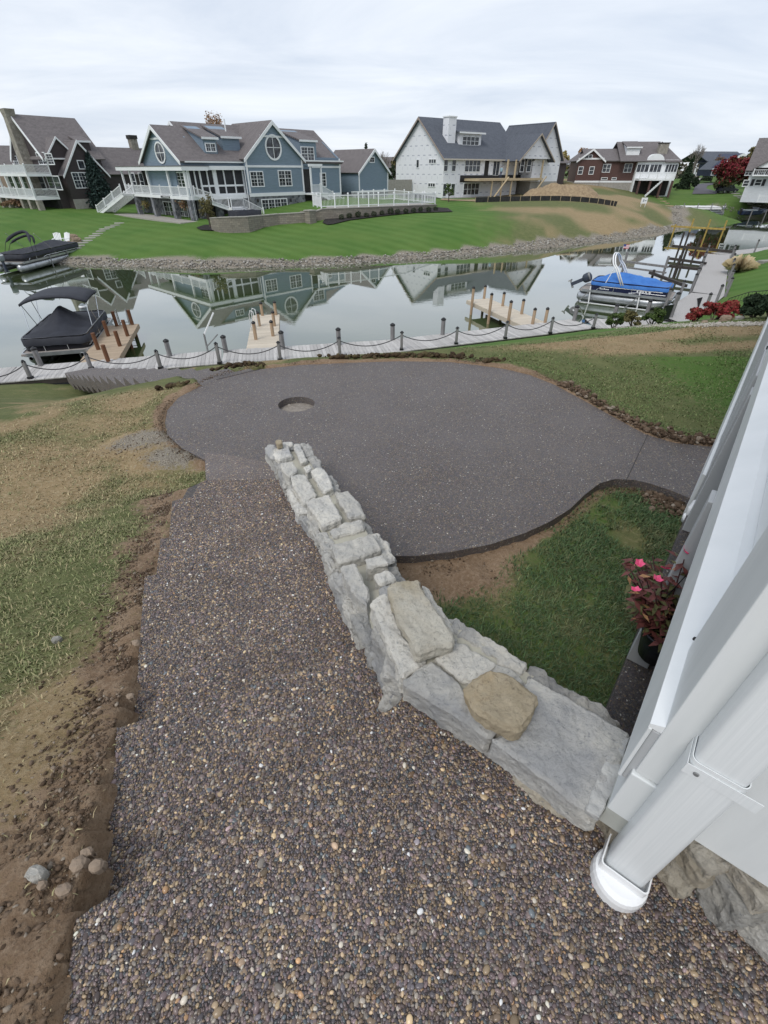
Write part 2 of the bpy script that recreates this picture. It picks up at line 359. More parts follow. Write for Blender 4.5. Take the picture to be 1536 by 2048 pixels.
def tps_fit(P):
    xy = P[:, :2]/50; n = len(P); r = np.linalg.norm(xy[:, None]-xy[None], axis=2); K = np.where(r > 0, r*r*np.log(r+1e-12), 0)+np.eye(n)*.004
    A = np.zeros((n+3, n+3)); A[:n, :n] = K; A[:n, n] = 1; A[:n, n+1:] = xy; A[n, :n] = 1; A[n+1:, :n] = xy.T
    return xy, np.linalg.solve(A, np.r_[P[:, 2], 0, 0, 0])
TX, TW = tps_fit(CT)
def far_depth(x, y):
    sh = np.shape(x); q = np.stack([np.ravel(x), np.ravel(y)], 1)/50; out = np.empty(len(q)); n = len(TX)
    for i in range(0, len(q), 20000):
        c = q[i:i+20000]; r = np.linalg.norm(c[:, None]-TX[None], axis=2); out[i:i+20000] = (r*r*np.log(r+1e-12)) @ TW[:n]+TW[n]+c @ TW[n+1:]
    d = out.reshape(sh); R = np.hypot(x, np.asarray(y)-60)
    return d+(3.0-d)*sstep(200, 300, R)
def ground_z(x, y):
    x = np.asarray(x, float); y = np.asarray(y, float)
    dn, q = near_depth(x, y); df = far_depth(x, y); k = sstep(-3.2, -1.2, q)
    d = df*(1-k)+dn*k
    near = np.exp(-(np.hypot(x, y-2)/9)**2)
    dp = dpoly(x, y, PATIO, True); d = d-np.where(y > 4.6, .105, .05)*sstep(.75, .22, dp)*(q > 0)*~(inpoly(x, y, RIGHTP) & (y < 4.4))
    d = d-(fbm(x, y, 1.3, 4, 3)-.5)*.07*k*sstep(0, 1.5, q)-(fbm(x, y, 7, 3, 5)-.5)*.035*near
    tx, ty = SL1.x-SL0.x, SL1.y-SL0.y; tt = ((x-SL0.x)*tx+(y-SL0.y)*ty)/(tx*tx+ty*ty); tcx = ((x-SL0.x)*SW.x+(y-SL0.y)*SW.y)/SW.length
    d = d+.78*sstep(-7.5, -.5, tcx)*sstep(2.2, 1.0, tcx)*sstep(-.02, .22, tt)*sstep(1.12, .9, tt)        # the lawn dips beside the stairs
    return -d
def gz(x, y): return float(ground_z(np.array([x]), np.array([y]))[0])
def gpt(px, py, Y0=30, Y1=400):              # where the sight line through a pixel meets the ground
    r = ray(px, py); ys = np.geomspace(Y0, Y1, 500); t = ys/r[1]; h = r[2]*t-ground_z(r[0]*t, ys)
    i = int(np.argmax(h < 0)) if (h < 0).any() else len(h)-1
    return Vector((r[0]*t[i], ys[i], gz(r[0]*t[i], ys[i])))
# ground zones: r = straw / dry, g = bare brown soil, b = lush mown green, a = pale gravelly
def blob(x, y, c, rx, ry, rot=0):
    ca, sa = math.cos(rot), math.sin(rot); dx = x-c[0]; dy = y-c[1]
    return np.exp(-(((dx*ca+dy*sa)/rx)**2+((-dx*sa+dy*ca)/ry)**2))
def zones(x, y):
    n1 = fbm(x, y, 2.1, 5, 1); n2 = fbm(x, y, .8, 4, 2); n3 = fbm(x, y, 9, 3, 4)
    dn, q = near_depth(x, y); w = HX*x+HY*y; l = HY*x-HX*y; near = (q > 0)
    right = inpoly(x, y, RIGHTP) & (y < 4.35)
    soil = np.zeros_like(x); dry = np.zeros_like(x); lush = np.zeros_like(x); grav = np.zeros_like(x)
    dl = np.clip(LFT-l, 0, 9)
    wid = .05+.14*n2+.55*sstep(1.7, .3, w)
    band = sstep(wid+.34, wid-.10, dl+(n1-.5)*.75)*(w < 4.6)*(l < 0)
    soil = np.maximum(soil, band*near)
    dp = dpoly(x, y, PATIO, True)
    soil = np.maximum(soil, sstep(.24, .10, dp+(n1-.5)*.22)*near*(~right)*.95)
    dry = np.where(near & ~right, np.clip(.22*sstep(.6, -.6, x)*sstep(6.2, 4.6, y)+.9*sstep(.36, .62, n2*.6+n1*.4+.12*sstep(3, 0, w)-.22*sstep(-.5, 1.5, x)-.10*sstep(4.5, 7, y)), 0, 1), 0)
    L = [((120,905),1.1,.5),((200,850),1.0,.5),((270,800),.9,.6),((330,890),.7,.45),((290,930),.7,.4)]
    for p, rx, ry in L: c = at(*p, 2.8); dry = np.maximum(dry, 1.0*blob(x, y, c, rx, ry)*near*(.55+.9*n1))
    for p, rx, ry in (((300,890),.55,.3),((350,925),.35,.25)): grav = np.maximum(grav, 1.0*blob(x, y, at(*p, 2.8), rx, ry)*(.1+1.2*n1))
    for p, rx, ry, a in (((1180,735),2.2,.45,.25),((1330,722),2.6,.4,.25),((1480,715),2.0,.4,.25),((1120,745),1.2,.5,.1),((1400,752),1.6,.28,.2),((1250,755),1.3,.4,.2)):
        dry = np.maximum(dry, 1.5*blob(x, y, at(*p, 3.4), rx, ry, a)*(.5+.9*n1))
    lush = np.where(near & (x > -.5), sstep(10, 5, q)*sstep(-1, 4, x), 0)
    lush = np.maximum(lush, .8*np.where(near & (x > 4.2) & (q > 11.5), 1, 0)*sstep(3.5, 5.5, x)*(y < 8.6))
    # shaded little lawn between wall and house
    ri = right.astype(float); sc = at(880, 1160, 2.8)
    soil = np.where(right, np.clip(1.25*blob(x, y, sc, .62, .42)+.5*blob(x, y, at(1010,1120,2.8), .6, .3)+sstep(.2, .06, dp+(n1-.5)*.15)*.9-.35*(1-n1), 0, 1), soil)
    dry = np.where(right, sstep(.55, .75, n1)*.45, dry); lush = np.where(right, .55, lush)
    # far bank
    far = (q < 0)
    la = np.where(far, sstep(22, 6, x-.12*(y-50)+4*(n2-.5)), lush); lush = np.where(far, np.maximum(la, .75*sstep(52, 62, x)), lush)
    fd = np.where(far, sstep(4, 20, x-.12*(y-50)+7*(fbm(x, y, .12, 4, 8)-.5))*(1-sstep(50, 58, x))*(.10+.80*sstep(.38, .62, fbm(x, y, .16, 4, 9))), dry)
    dry = np.where(far, fd, dry)
    grav = np.where(far, np.maximum(grav, sstep(1.7, 1.1, np.minimum(dpoly(x, y, SHORE), dpoly(x, y, SHORE2[:-1])))), grav)
    return np.clip(np.stack([dry, soil, lush, np.clip(grav, 0, 1)], -1), 0, 1), right, near, q
def spaced(a, b, step0, g, smax):
    o = [a]; s = step0
    while o[-1] < b: o.append(o[-1]+s); s = min(s*g, smax)
    return np.array(o)
XSg = np.r_[-spaced(5.2, 1600, .06, 1.05, 9)[::-1][:-1], np.arange(-5.2, 3.4, .05), spaced(3.4, 1600, .06, 1.05, 9)]
YSg = np.r_[np.arange(-6, -1, .5), np.arange(-1, 8.6, .055), spaced(8.6, 2600, .07, 1.035, 12)]
gx, gy = np.meshgrid(XSg, YSg); gzv = ground_z(gx, gy)
foot = inpoly(gx, gy, PATIO)
for p, d in TREADS+[LANDING]: foot |= inpoly(gx, gy, p)
lowest = np.full(gx.shape, 0.0)
for p, d in TREADS[::-1]+[LANDING, (PATIO, 2.7)]: gzv = np.where(inpoly(gx, gy, p), np.minimum(gzv, -d-.025-.22*sstep(.0, .16, dpoly(gx, gy, p, True))), gzv)
sdx, sdy = SL1.x-SL0.x, SL1.y-SL0.y; sL = sdx*sdx+sdy*sdy
st_t = ((gx-SL0.x)*sdx+(gy-SL0.y)*sdy)/sL; st_c = (gx-SL0.x)*SW.x/1.05+(gy-SL0.y)*SW.y/1.05
on = (st_t > -.08) & (st_t < 1.02) & (st_c > -.04) & (st_c < 1.09); gzv = np.where(on, np.minimum(gzv, -2.87-3.75*st_t-.22), gzv); foot |= on
Z, rgt, nr, qq = zones(gx, gy)
rough_near = np.exp(-(np.hypot(gx, gy-1.5)/6)**2)
gzv = gzv+np.where(foot, 0, Z[..., 1]*rough_near*((fbm(gx, gy, 11, 4, 11)-.5)*.075+.004))+np.where(foot, 0, Z[..., 3]*(fbm(gx, gy, 9, 4, 12)-.5)*.09)
ny, nx = gx.shape; idx = np.arange(ny*nx).reshape(ny, nx)
FQ = np.stack([idx[:-1, :-1], idx[:-1, 1:], idx[1:, 1:], idx[1:, :-1]], -1).reshape(-1, 4)
def groundmat():
    t = NT('ground_cover'); t.rough(.95); t.b.inputs['Specular IOR Level'].default_value = .2
    a = t.n('ShaderNodeAttribute', attribute_name='zone'); sp = t.n('ShaderNodeSeparateColor'); t.l(a.outputs['Color'], sp.inputs[0]); v = t.co('Object')
    nf = t.noise(v, 28, 8, .7); nm = t.noise(v, 2.2, 6, .6); nb = t.noise(v, .22, 5, .6); nx = t.noise(v, 90, 5, .75); nmm = t.noise(v, 9, 6, .7)
    st = t.n('ShaderNodeMapping'); st.inputs['Rotation'].default_value = (0, 0, .62); t.l(v, st.inputs[0])
    wv = t.n('ShaderNodeTexWave', wave_type='BANDS', bands_direction='Y'); wv.inputs['Scale'].default_value = .16; wv.inputs['Distortion'].default_value = .35; wv.inputs['Detail'].default_value = 2; t.l(st.outputs[0], wv.inputs['Vector'])
    green = t.mix(t.ramp(nm, [(.35, 0.), (.68, 1.)]), (0.109, 0.128, 0.049), (0.171, 0.177, 0.075)); green = t.mix(t.ramp(nf, [(.35, 0.), (.65, .6)]), green, (0.061, 0.075, 0.029))
    lush = t.mix(t.ramp(nb, [(.35, 0.), (.65, 1.)]), (0.058, 0.130, 0.021), (0.099, 0.165, 0.035)); lush = t.mix(t.math('MULTIPLY', t.math('MULTIPLY', wv.outputs['Fac'], t.ramp(t.noise(v, .12, 4), [(.35, .2), (.65, 1.)])), .55), lush, (0.122, 0.214, 0.053)); lush = t.mix(t.ramp(nf, [(.4, 0.), (.62, .45)]), lush, (0.040, 0.088, 0.016))
    dry = t.mix(t.ramp(nm, [(.3, 0.), (.7, 1.)]), (0.293, 0.215, 0.120), (0.215, 0.153, 0.081)); dry = t.mix(t.ramp(nf, [(.45, 0.), (.7, .55)]), dry, (0.429, 0.358, 0.234))
    soil = t.mix(t.ramp(nm, [(.3, 0.), (.7, 1.)]), (0.171, 0.112, 0.070), (0.265, 0.185, 0.119)); soil = t.mix(t.ramp(nf, [(.45, 0.), (.72, .7)]), soil, (0.368, 0.280, 0.197)); soil = t.mix(t.ramp(nx, [(.55, 0.), (.62, .6)]), soil, (0.070, 0.048, 0.032))
    grav = t.mix(t.ramp(nx, [(.42, 0.), (.58, 1.)]), (.12, .1, .075), (.33, .3, .25))
    def wob(ch, lo=.34, hi=.62):
        return t.ramp(t.math('ADD', t.math('ADD', t.math('MULTIPLY', ch, .8), t.math('MULTIPLY', t.math('SUBTRACT', nf, .5), 1.0)), t.math('MULTIPLY', t.math('SUBTRACT', nmm, .5), .8)), [(lo, 0.), (hi, 1.)])
    c = t.mix(wob(sp.outputs[2]), green, lush); c = t.mix(wob(sp.outputs[0], .2, .75), c, dry); c = t.mix(wob(sp.outputs[1]), c, soil); c = t.mix(wob(a.outputs['Alpha'], .25, .5), c, grav)
    t.col(c); b = t.bump(nf, .7, .03); t.bump(nx, .5, .012, b); return t.m
M['ground'] = groundmat()
gm = npmesh('ground', np.stack([gx, gy, gzv], -1).reshape(-1, 3), FQ, M['ground'])
fattr(gm, 'zone', Z.reshape(-1, 4), 'FLOAT_COLOR')
tag(link('ground', gm), kind='structure')
# ---------------------------------------------------------------- water
def watermat():
    t = NT('pond_water'); v = t.co('Object'); t.b.inputs['IOR'].default_value = 1.34
    t.col(t.mix(t.ramp(t.noise(v, .06, 4), [(.4, 0.), (.6, 1.)]), (.05, .075, .028), (.072, .09, .046))); t.rough(.02)
    t.b.inputs['Specular IOR Level'].default_value = .5; t.b.inputs['Coat Weight'].default_value = 1; t.b.inputs['Coat IOR'].default_value = 1.55; t.b.inputs['Coat Roughness'].default_value = .015
    m = t.ramp(t.noise(t.co('Object', (.07, .1, 1)), 1, 3), [(.5, .12), (.66, 1.)])
    a = t.noise(t.co('Object', (.8, 1.6, 1)), 2.2, 3, .5); h = t.math('MULTIPLY', a, m)
    x = t.n('ShaderNodeBump'); x.inputs['Strength'].default_value = .05; x.inputs['Distance'].default_value = .05; t.l(h, x.inputs['Height'])
    t.l(x.outputs[0], t.b.inputs['Normal']); t.l(x.outputs[0], t.b.inputs['Coat Normal']); return t.m
wm = MB(); wm.add([(-200, -40, 0), (260, -40, 0), (260, 200, 0), (-200, 200, 0)], [(0, 1, 2, 3)])
# clip the water to the channel so that it never shows under low ground elsewhere
ring = [(-160, -30)]+NS[:-1]+[(193, 130), (193, 150)]+[(p[0], p[1]+4) for p in SHORE2[::-1]]+[(p[0], p[1]+4) for p in SHORE[::-1]]+[(-160, 60)]
wm = MB(); wm.add([(x, y, -DW) for x, y in ring], [tuple(range(len(ring)))])
wme = wm.mesh('water', watermat()); tag(link('water', wme), kind='structure')
# ---------------------------------------------------------------- aggregate paving
PAL = [((.070,.056,.056),22),((.050,.047,.055),20),((.100,.076,.056),18),((.085,.066,.072),12),((.16,.125,.085),9),((.125,.115,.105),9),((.21,.165,.105),3),((.18,.115,.065),1.2),((.42,.40,.36),1.1),((.045,.055,.065),5)]
def aggmat(name, scale, k=1.0, warm=0.0):
    t = NT(name); t.rough(.5); v = t.co('Object'); vo = t.n('ShaderNodeTexVoronoi'); vo.inputs['Scale'].default_value = scale; t.l(v, vo.inputs['Vector'])
    ve = t.n('ShaderNodeTexVoronoi', feature='DISTANCE_TO_EDGE'); ve.inputs['Scale'].default_value = scale; t.l(v, ve.inputs['Vector'])
    s = t.n('ShaderNodeSeparateColor'); t.l(vo.outputs['Color'], s.inputs[0]); tot = sum(w for c, w in PAL); acc = 0; stops = []
    for c, w in PAL: stops.append((acc/tot, tuple(min(1, x*k*(1+warm*(1-i)*.3)) for i, x in enumerate(c)))); acc += w
    r = t.n('ShaderNodeValToRGB'); r.color_ramp.interpolation = 'CONSTANT'; e = r.color_ramp.elements
    while len(e) < len(stops): e.new(.5)
    for x, (p, c) in zip(e, stops): x.position = p; x.color = (*c, 1)
    t.l(s.outputs[0], r.inputs[0]); hs = t.n('ShaderNodeHueSaturation'); t.l(r.outputs[0], hs.inputs['Color']); mr = t.n('ShaderNodeMapRange'); t.l(s.outputs[1], mr.inputs[0]); mr.inputs[3].default_value = .45; mr.inputs[4].default_value = 1.4; t.l(mr.outputs[0], hs.inputs['Value']); ed = t.ramp(ve.outputs['Distance'], [(.02, 0.), (.16, 1.)])
    c = t.mix(ed, (.045*k, .039*k, .036*k), hs.outputs[0]); n = t.noise(v, 1.1, 5)
    c = t.mix(t.ramp(n, [(.3, 0.), (.7, .35)]), c, (.10*k, .092*k, .092*k)); t.col(c); t.bump(ed, .8, .004); return t.m
M['agg'] = aggmat('exposed_aggregate', 88, 1.05)
M['aggpatio'] = aggmat('exposed_aggregate_patio', 95, 1.72)
M['aggpale'] = aggmat('exposed_aggregate_pale', 95, 2.2, .25)
def slab(name, poly, d, th, m, parent=None, bev=.007):
    mb = MB(); mb.ext([(x, y, -d-th) for x, y in poly], (0, 0, th)); return mb.build(name, m, parent, bevel=bev)
walk = empty('walkway', (0, 0, -2), kind='structure')
def wslab(name, poly, d, th, m):
    o = slab(name, poly, d, th, m, None); o.parent = walk; o.location = (0, 0, 2); return o
for p, d in TREADS: wslab('step', p, d, .34, M['agg'])
wslab('landing', *LANDING, .3, M['aggpale'])
# patio with the round opening cut out of it
pit = at(593, 808, 2.7); PR = .262
def patio_mesh():
    bm = bmesh.new(); n = 40
    outer = [bm.verts.new((x, y, -2.7)) for x, y in PATIO]; oe = [bm.edges.new((outer[i], outer[(i+1) % len(outer)])) for i in range(len(outer))]
    inner = [bm.verts.new((pit.x+PR*math.cos(2*math.pi*i/n), pit.y+PR*math.sin(2*math.pi*i/n), -2.7)) for i in range(n)]
    ie = [bm.edges.new((inner[i], inner[(i+1) % n])) for i in range(n)]
    r = bmesh.ops.triangle_fill(bm, edges=oe+ie, use_beauty=True); fs = [f for f in r['geom'] if isinstance(f, bmesh.types.BMFace)]
    ex = bmesh.ops.extrude_face_region(bm, geom=fs); bmesh.ops.translate(bm, verts=[v for v in ex['geom'] if isinstance(v, bmesh.types.BMVert)], vec=(0, 0, -.2))
    bmesh.ops.recalc_face_normals(bm, faces=bm.faces); me = bpy.data.meshes.new('patio'); bm.to_mesh(me); bm.free(); me.materials.append(M['aggpatio']); return me
tag(link('patio', patio_mesh()), kind='structure')
mb = MB()
for a, b in (((1296,868),(1252,962)), ((433,759),(520,738.5))):
    p, q = at(*a, 2.6985), at(*b, 2.6985); mb.bar(p, q, .007, .006)
pts = [at(x, y, 2.6985) for x, y in ((399,773),(433,757),(474,745))]
tag(mb.build('control_joint', mat('joint_groove', (.045, .042, .042))), kind='structure')
mb = MB(); mb.lathe((pit.x, pit.y, -2.80), [(PR+.01, -.05), (PR+.01, 0), (.15, .012), (.02, .02)], 28)
o = mb.build('pit_floor', mat('pit_rubble', (.2, .175, .15), (.3, .27, .235), 14, 1, .9, 40, bdist=.02)); tag(o, kind='structure')
mb = MB()
for k in range(46):
    a = random.uniform(0, 6.28); r = PR*math.sqrt(random.random())*.93; s = random.uniform(.008, .026)
    mb.lathe((pit.x+r*math.cos(a), pit.y+r*math.sin(a), -2.80), [(s*.5, -.2*s), (s, .3*s), (s*.6, .8*s)], 6, 1, random.uniform(.6, 1))
tag(mb.build('pit_gravel', mat('pit_gravel', (.33, .3, .27), (.2, .17, .14), 20, .9)), kind='stuff')
# pebbles of the near treads: real stones, each with its own size, turn and colour
def pebbles():
    P = []; sp = .0084
    for i, (poly, d) in enumerate(TREADS):
        xs = [p[0] for p in poly]; ys = [p[1] for p in poly]; x0, x1, y0, y1 = max(min(xs), -1.9), min(max(xs), 1.6), max(min(ys), .02), max(ys)
        X, Y = np.meshgrid(np.arange(x0, x1, sp), np.arange(y0, y1, sp*.87)); X = X+(np.arange(X.shape[0]) % 2)[:, None]*sp/2
        X = X.ravel()+RNG.normal(0, sp*.2, X.size); Y = Y.ravel()+RNG.normal(0, sp*.2, Y.size); k = inpoly(X, Y, poly) & (dpoly(X, Y, poly, True) > .004)
        if i > 0: k &= ~inpoly(X, Y, TREADS[i-1][0])
        X, Y = X[k], Y[k]; P.append(np.stack([X, Y, np.full(len(X), -d)], 1))
    P = np.concatenate(P); n = len(P)
    big = RNG.random(n) < .05
    a = .0044*np.exp(RNG.normal(0, .22, n)); a = np.where(big, .0076*np.exp(RNG.normal(0, .2, n)), a)
    clump = fbm(P[:, 0], P[:, 1], 5, 4, 21); a = a*(.85+.35*clump)
    scl = np.stack([a*RNG.uniform(1.0, 1.45, n), a*RNG.uniform(.75, 1.0, n), a*RNG.uniform(.55, .8, n)], 1)
    P[:, 2] += RNG.uniform(-.2, .4, n)*a
    rot = np.stack([RNG.normal(0, .22, n), RNG.normal(0, .22, n), RNG.uniform(0, 6.28, n)], 1)
    w = np.array([q[1] for q in PAL], float); w /= w.sum(); c = np.array([q[0] for q in PAL])[RNG.choice(len(PAL), n, p=w)]
    c = c*np.exp(RNG.normal(-.03, .36, n))[:, None]*(.8+.45*fbm(P[:, 0], P[:, 1], 3, 3, 22))[:, None]*np.array([1.04, .985, .91]); col = np.c_[np.clip(c*1.85, 0, .78), np.ones(n)]
    me = bpy.data.meshes.new('pebbles'); me.vertices.add(n); me.vertices.foreach_set('co', P.astype(np.float32).ravel())
    fattr(me, 'scl', scl, 'FLOAT_VECTOR'); fattr(me, 'rot', rot, 'FLOAT_VECTOR'); fattr(me, 'pcol', col, 'FLOAT_COLOR'); me.update()
    t = NT('pebble'); t.rough(.27); at_ = t.n('ShaderNodeAttribute', attribute_type='INSTANCER', attribute_name='pcol')
    nz = t.noise(t.co('Object', 300), 1.5, 3); t.col(t.mix(t.ramp(nz, [(.35, 0.), (.7, .35)]), at_.outputs['Color'], (.05, .04, .035))); t.b.inputs['Specular IOR Level'].default_value = .45
    ng = bpy.data.node_groups.new('pebble_scatter', 'GeometryNodeTree')
    ng.interface.new_socket('Geometry', in_out='INPUT', socket_type='NodeSocketGeometry'); ng.interface.new_socket('Geometry', in_out='OUTPUT', socket_type='NodeSocketGeometry')
    N = ng.nodes.new; Lk = ng.links.new
    gi = N('NodeGroupInput'); go = N('NodeGroupOutput'); ip = N('GeometryNodeInstanceOnPoints'); ico = N('GeometryNodeMeshIcoSphere'); ico.inputs['Subdivisions'].default_value = 2
    sh = N('GeometryNodeSetShadeSmooth'); sm = N('GeometryNodeSetMaterial'); sm.inputs['Material'].default_value = t.m
    def na(n, typ):
        x = N('GeometryNodeInputNamedAttribute'); x.data_type = typ; x.inputs[0].default_value = n; return x.outputs[0]
    er = N('FunctionNodeEulerToRotation'); Lk(na('rot', 'FLOAT_VECTOR'), er.inputs[0])
    Lk(ico.outputs[0], sh.inputs[0]); Lk(sh.outputs[0], sm.inputs[0]); Lk(gi.outputs[0], ip.inputs['Points']); Lk(sm.outputs[0], ip.inputs['Instance'])
    Lk(er.outputs[0], ip.inputs['Rotation']); Lk(na('scl', 'FLOAT_VECTOR'), ip.inputs['Scale']); Lk(ip.outputs[0], go.inputs[0])
    o = link('pebbles', me); md = o.modifiers.new('scatter', 'NODES'); md.node_group = ng; tag(o, kind='stuff'); me.materials.append(t.m)
pebbles()
# loose soil clods along the freshly dug edges
def clods(name, pts, smin, smax, m, sq=.7):
    ico = [(0,0,1),(.89,0,.45),(.28,.85,.45),(-.72,.53,.45),(-.72,-.53,.45),(.28,-.85,.45),(.72,.53,-.45),(-.28,.85,-.45),(-.89,0,-.45),(-.28,-.85,-.45),(.72,-.53,-.45),(0,0,-1)]
    fi = [(0,1,2),(0,2,3),(0,3,4),(0,4,5),(0,5,1),(1,6,2),(2,7,3),(3,8,4),(4,9,5),(5,10,1),(6,7,2),(7,8,3),(8,9,4),(9,10,5),(10,6,1),(11,7,6),(11,8,7),(11,9,8),(11,10,9),(11,6,10)]
    B = np.array(ico); n = len(pts); s = smin*(smax/smin)**(RNG.random(n)**2.2)
    V = B[None]*RNG.uniform(.6, 1.25, (n, 12, 1))*s[:, None, None]*np.array([1, 1, sq]); a = RNG.uniform(0, 6.28, n); ca, sa = np.cos(a)[:, None], np.sin(a)[:, None]
    X = V[..., 0]*ca*1.2-V[..., 1]*sa*.8; Y = V[..., 0]*sa*1.2+V[..., 1]*ca*.8; V = np.stack([X, Y, V[..., 2]], -1)+np.asarray(pts)[:, None]
    F = (np.array(fi)[None]+np.arange(n)[:, None, None]*12).reshape(-1, 3)
    return tag(link(name, npmesh(name, V.reshape(-1, 3), F, m, False)), kind='stuff')
def islandmat(name, stops, bsc=60, bd=.006):
    t = NT(name); t.rough(.95); t.b.inputs['Specular IOR Level'].default_value = .2; g = t.n('ShaderNodeNewGeometry'); c = t.ramp(g.outputs['Random Per Island'], stops); v = t.co()
    t.col(t.mix(t.ramp(t.noise(v, bsc*.6, 5), [(.35, 0.), (.7, .5)]), c, tuple(x*.6 for x in stops[0][1]))); t.bump(t.noise(v, bsc, 6), .8, bd); return t.m
M['clod'] = islandmat('brown_soil_clod', [(0., (0.069, 0.046, 0.030)), (.5, (0.138, 0.096, 0.065)), (.85, (0.213, 0.157, 0.113)), (1., (0.325, 0.280, 0.227))])
P = []
for _ in range(9000):
    w = random.uniform(-.6, 4.7); l = LFT-.02-abs(random.gauss(0, .13+.25*max(0, 1.2-w))); x, y = wl(w, l+.1*(w-1.5)/3 if w > 1.5 else l); P.append((x, y, .004))
pa = np.array(PATIO); seg = list(range(0, 34))
for _ in range(5200):
    i = random.choice(seg); t = random.random(); a, b = pa[i], pa[(i+1) % len(pa)]; d = b-a; nrm = np.array([-d[1], d[0]])/np.linalg.norm(d)
    if inpoly(*(a+d*.5+nrm*.05), PATIO): nrm = -nrm
    q = a+d*t+nrm*(.02+abs(random.gauss(0, .08 if i > 15 else .05)))
    if i > 27 and random.random() < .6: continue
    if i < 18 and fbm(q[0], q[1], 1.5, 3, 33) < .46: continue
    P.append((q[0], q[1], random.uniform(.0, .05)))
for _ in range(700):
    c = at(random.gauss(870, 90), random.gauss(1150, 22), 2.8); P.append((c.x, c.y, .002))
for _ in range(900):
    c = at(random.gauss(300, 75), random.gauss(892, 24), 2.8)
    if not inpoly(c.x, c.y, PATIO): P.append((c.x, c.y, 0))
P = np.array(P); P[:, 2] += ground_z(P[:, 0], P[:, 1])
clods('soil_clods', P, .003, .013, M['clod'])
P2 = []
for x0, y0, n in ((460,741,60),(500,738,40),(680,724,60),(740,721.5,60),(800,719.5,70),(860,720,80),(910,722,60),(985,731,50),(350,780,50)):
    for _ in range(n):
        c = at(x0+random.gauss(0, 16), y0+random.gauss(-2, 1.2), 2.74)
        if not inpoly(c.x, c.y, PATIO): P2.append((c.x, c.y, random.uniform(.0, .05)))
P2 = np.array(P2); P2[:, 2] += ground_z(P2[:, 0], P2[:, 1])
clods('sod_lumps', P2, .02, .075, islandmat('torn_sod', [(0., (.045, .03, .018)), (.6, (.085, .06, .034)), (1., (.12, .105, .05))], 30, .02))
P3 = []
for _ in range(1900):
    i = random.choice(range(17, 28)); t = random.random(); a, b = pa[i], pa[(i+1) % len(pa)]; d = b-a; nrm = np.array([-d[1], d[0]])/np.linalg.norm(d)
    if inpoly(*(a+d*.5+nrm*.05), PATIO): nrm = -nrm
    q = a+d*t+nrm*(.03+abs(random.gauss(0, .10))); P3.append((q[0], q[1], random.uniform(-.01, .05)))
P3 = np.array(P3); P3[:, 2] += ground_z(P3[:, 0], P3[:, 1]); clods('turned_soil', P3, .012, .05, M['clod'])
# ---------------------------------------------------------------- grass blades close to the camera
def blades(name, n, box, hmin, hmax, dens, cols, keep):
    x = RNG.uniform(box[0], box[1], n*3); y = RNG.uniform(box[2], box[3], n*3); Zn, rg, ne, q = zones(x, y); k = keep(x, y, Zn, rg, q) & (RNG.random(n*3) < dens(x, y, Zn))
    for p, d in TREADS+[LANDING, (PATIO, 0)]: k &= ~inpoly(x, y, p)
    x, y, Zn = x[k][:n], y[k][:n], Zn[k][:n]; m = len(x); z = ground_z(x, y)
    h = RNG.uniform(hmin, hmax, m); a = RNG.uniform(0, 6.28, m)+.0; lean = RNG.uniform(.35, 1.5, m)*h; wd = RNG.uniform(.0011, .0026, m)*(1+.25*np.hypot(x, y))
    cx, sx = np.cos(a), np.sin(a); B = np.stack([x, y, z], 1); S_ = np.stack([-sx*wd, cx*wd, 0*wd], 1); D_ = np.stack([cx*lean, sx*lean, 0*lean], 1); Zu = np.stack([0*h, 0*h, h], 1)
    V = np.stack([B-S_, B+S_, B+D_*.35+Zu*.62+S_*.8, B+D_*.35+Zu*.62-S_*.8, B+D_+Zu*.85], 1)
    i = np.arange(m)[:, None]*5; F = np.concatenate([i+np.array([[0, 1, 2]]), i+np.array([[0, 2, 3]]), i+np.array([[3, 2, 4]])])
    t = RNG.random(m)[:, None]; c0, c1, c2 = [np.array(c) for c in cols]; dr = (np.clip(Zn[:, :1]*.75+RNG.normal(.08, .28, (m, 1)), 0, 1))
    C = (c0*(1-t)+c1*t)*(1-dr)+c2*dr; C = C*np.exp(RNG.normal(0, .22, m))[:, None]; C = np.repeat(np.c_[C, np.ones(m)][:, None], 5, 1)
    me = npmesh(name, V.reshape(-1, 3), F, M['blade']); fattr(me, 'gcol', C.reshape(-1, 4), 'FLOAT_COLOR'); return tag(link(name, me), kind='stuff')
t = NT('grass_blade'); t.rough(.75); g = t.n('ShaderNodeAttribute', attribute_name='gcol'); t.col(g.outputs['Color']); t.b.inputs['Specular IOR Level'].default_value = .25; M['blade'] = t.m
blades('grass', 120000, (-5.2, -.6, .1, 7), .008, .028, lambda x, y, Z: np.clip(.95-1.0*Z[:, 1]-.8*Z[:, 0]-.9*Z[:, 3], .03, 1)*(.22+.78*sstep(.30, .62, fbm(x, y, 2.2, 4, 31)))*np.clip(2.2-.25*np.hypot(x, y), .25, 1),
    ((0.138, 0.167, 0.065), (0.217, 0.239, 0.109), (0.362, 0.297, 0.181)), lambda x, y, Z, r, q: (q > 7) & ~r)
blades('lawn_grass', 60000, (-.9, 3.9, .7, 4.35), .02, .055, lambda x, y, Z: np.clip(1.05-1.15*Z[:, 1], .0, 1)*sstep(.22, .5, fbm(x, y, 3.0, 4, 37)),
    ((0.043, 0.090, 0.035), (0.087, 0.145, 0.061), (0.189, 0.181, 0.094)), lambda x, y, Z, r, q: r)
blades('lawn_grass', 70000, (1.5, 9.5, 4.6, 15), .010, .028, lambda x, y, Z: np.clip(1.05-1.1*Z[:, 1]-.75*Z[:, 0], .04, 1)*sstep(.25, .55, fbm(x, y, 2.0, 4, 41)),
    ((.085, .14, .042), (.13, .18, .065), (.26, .22, .13)), lambda x, y, Z, r, q: (q > 1) & ~(r & (y < 4.4)))
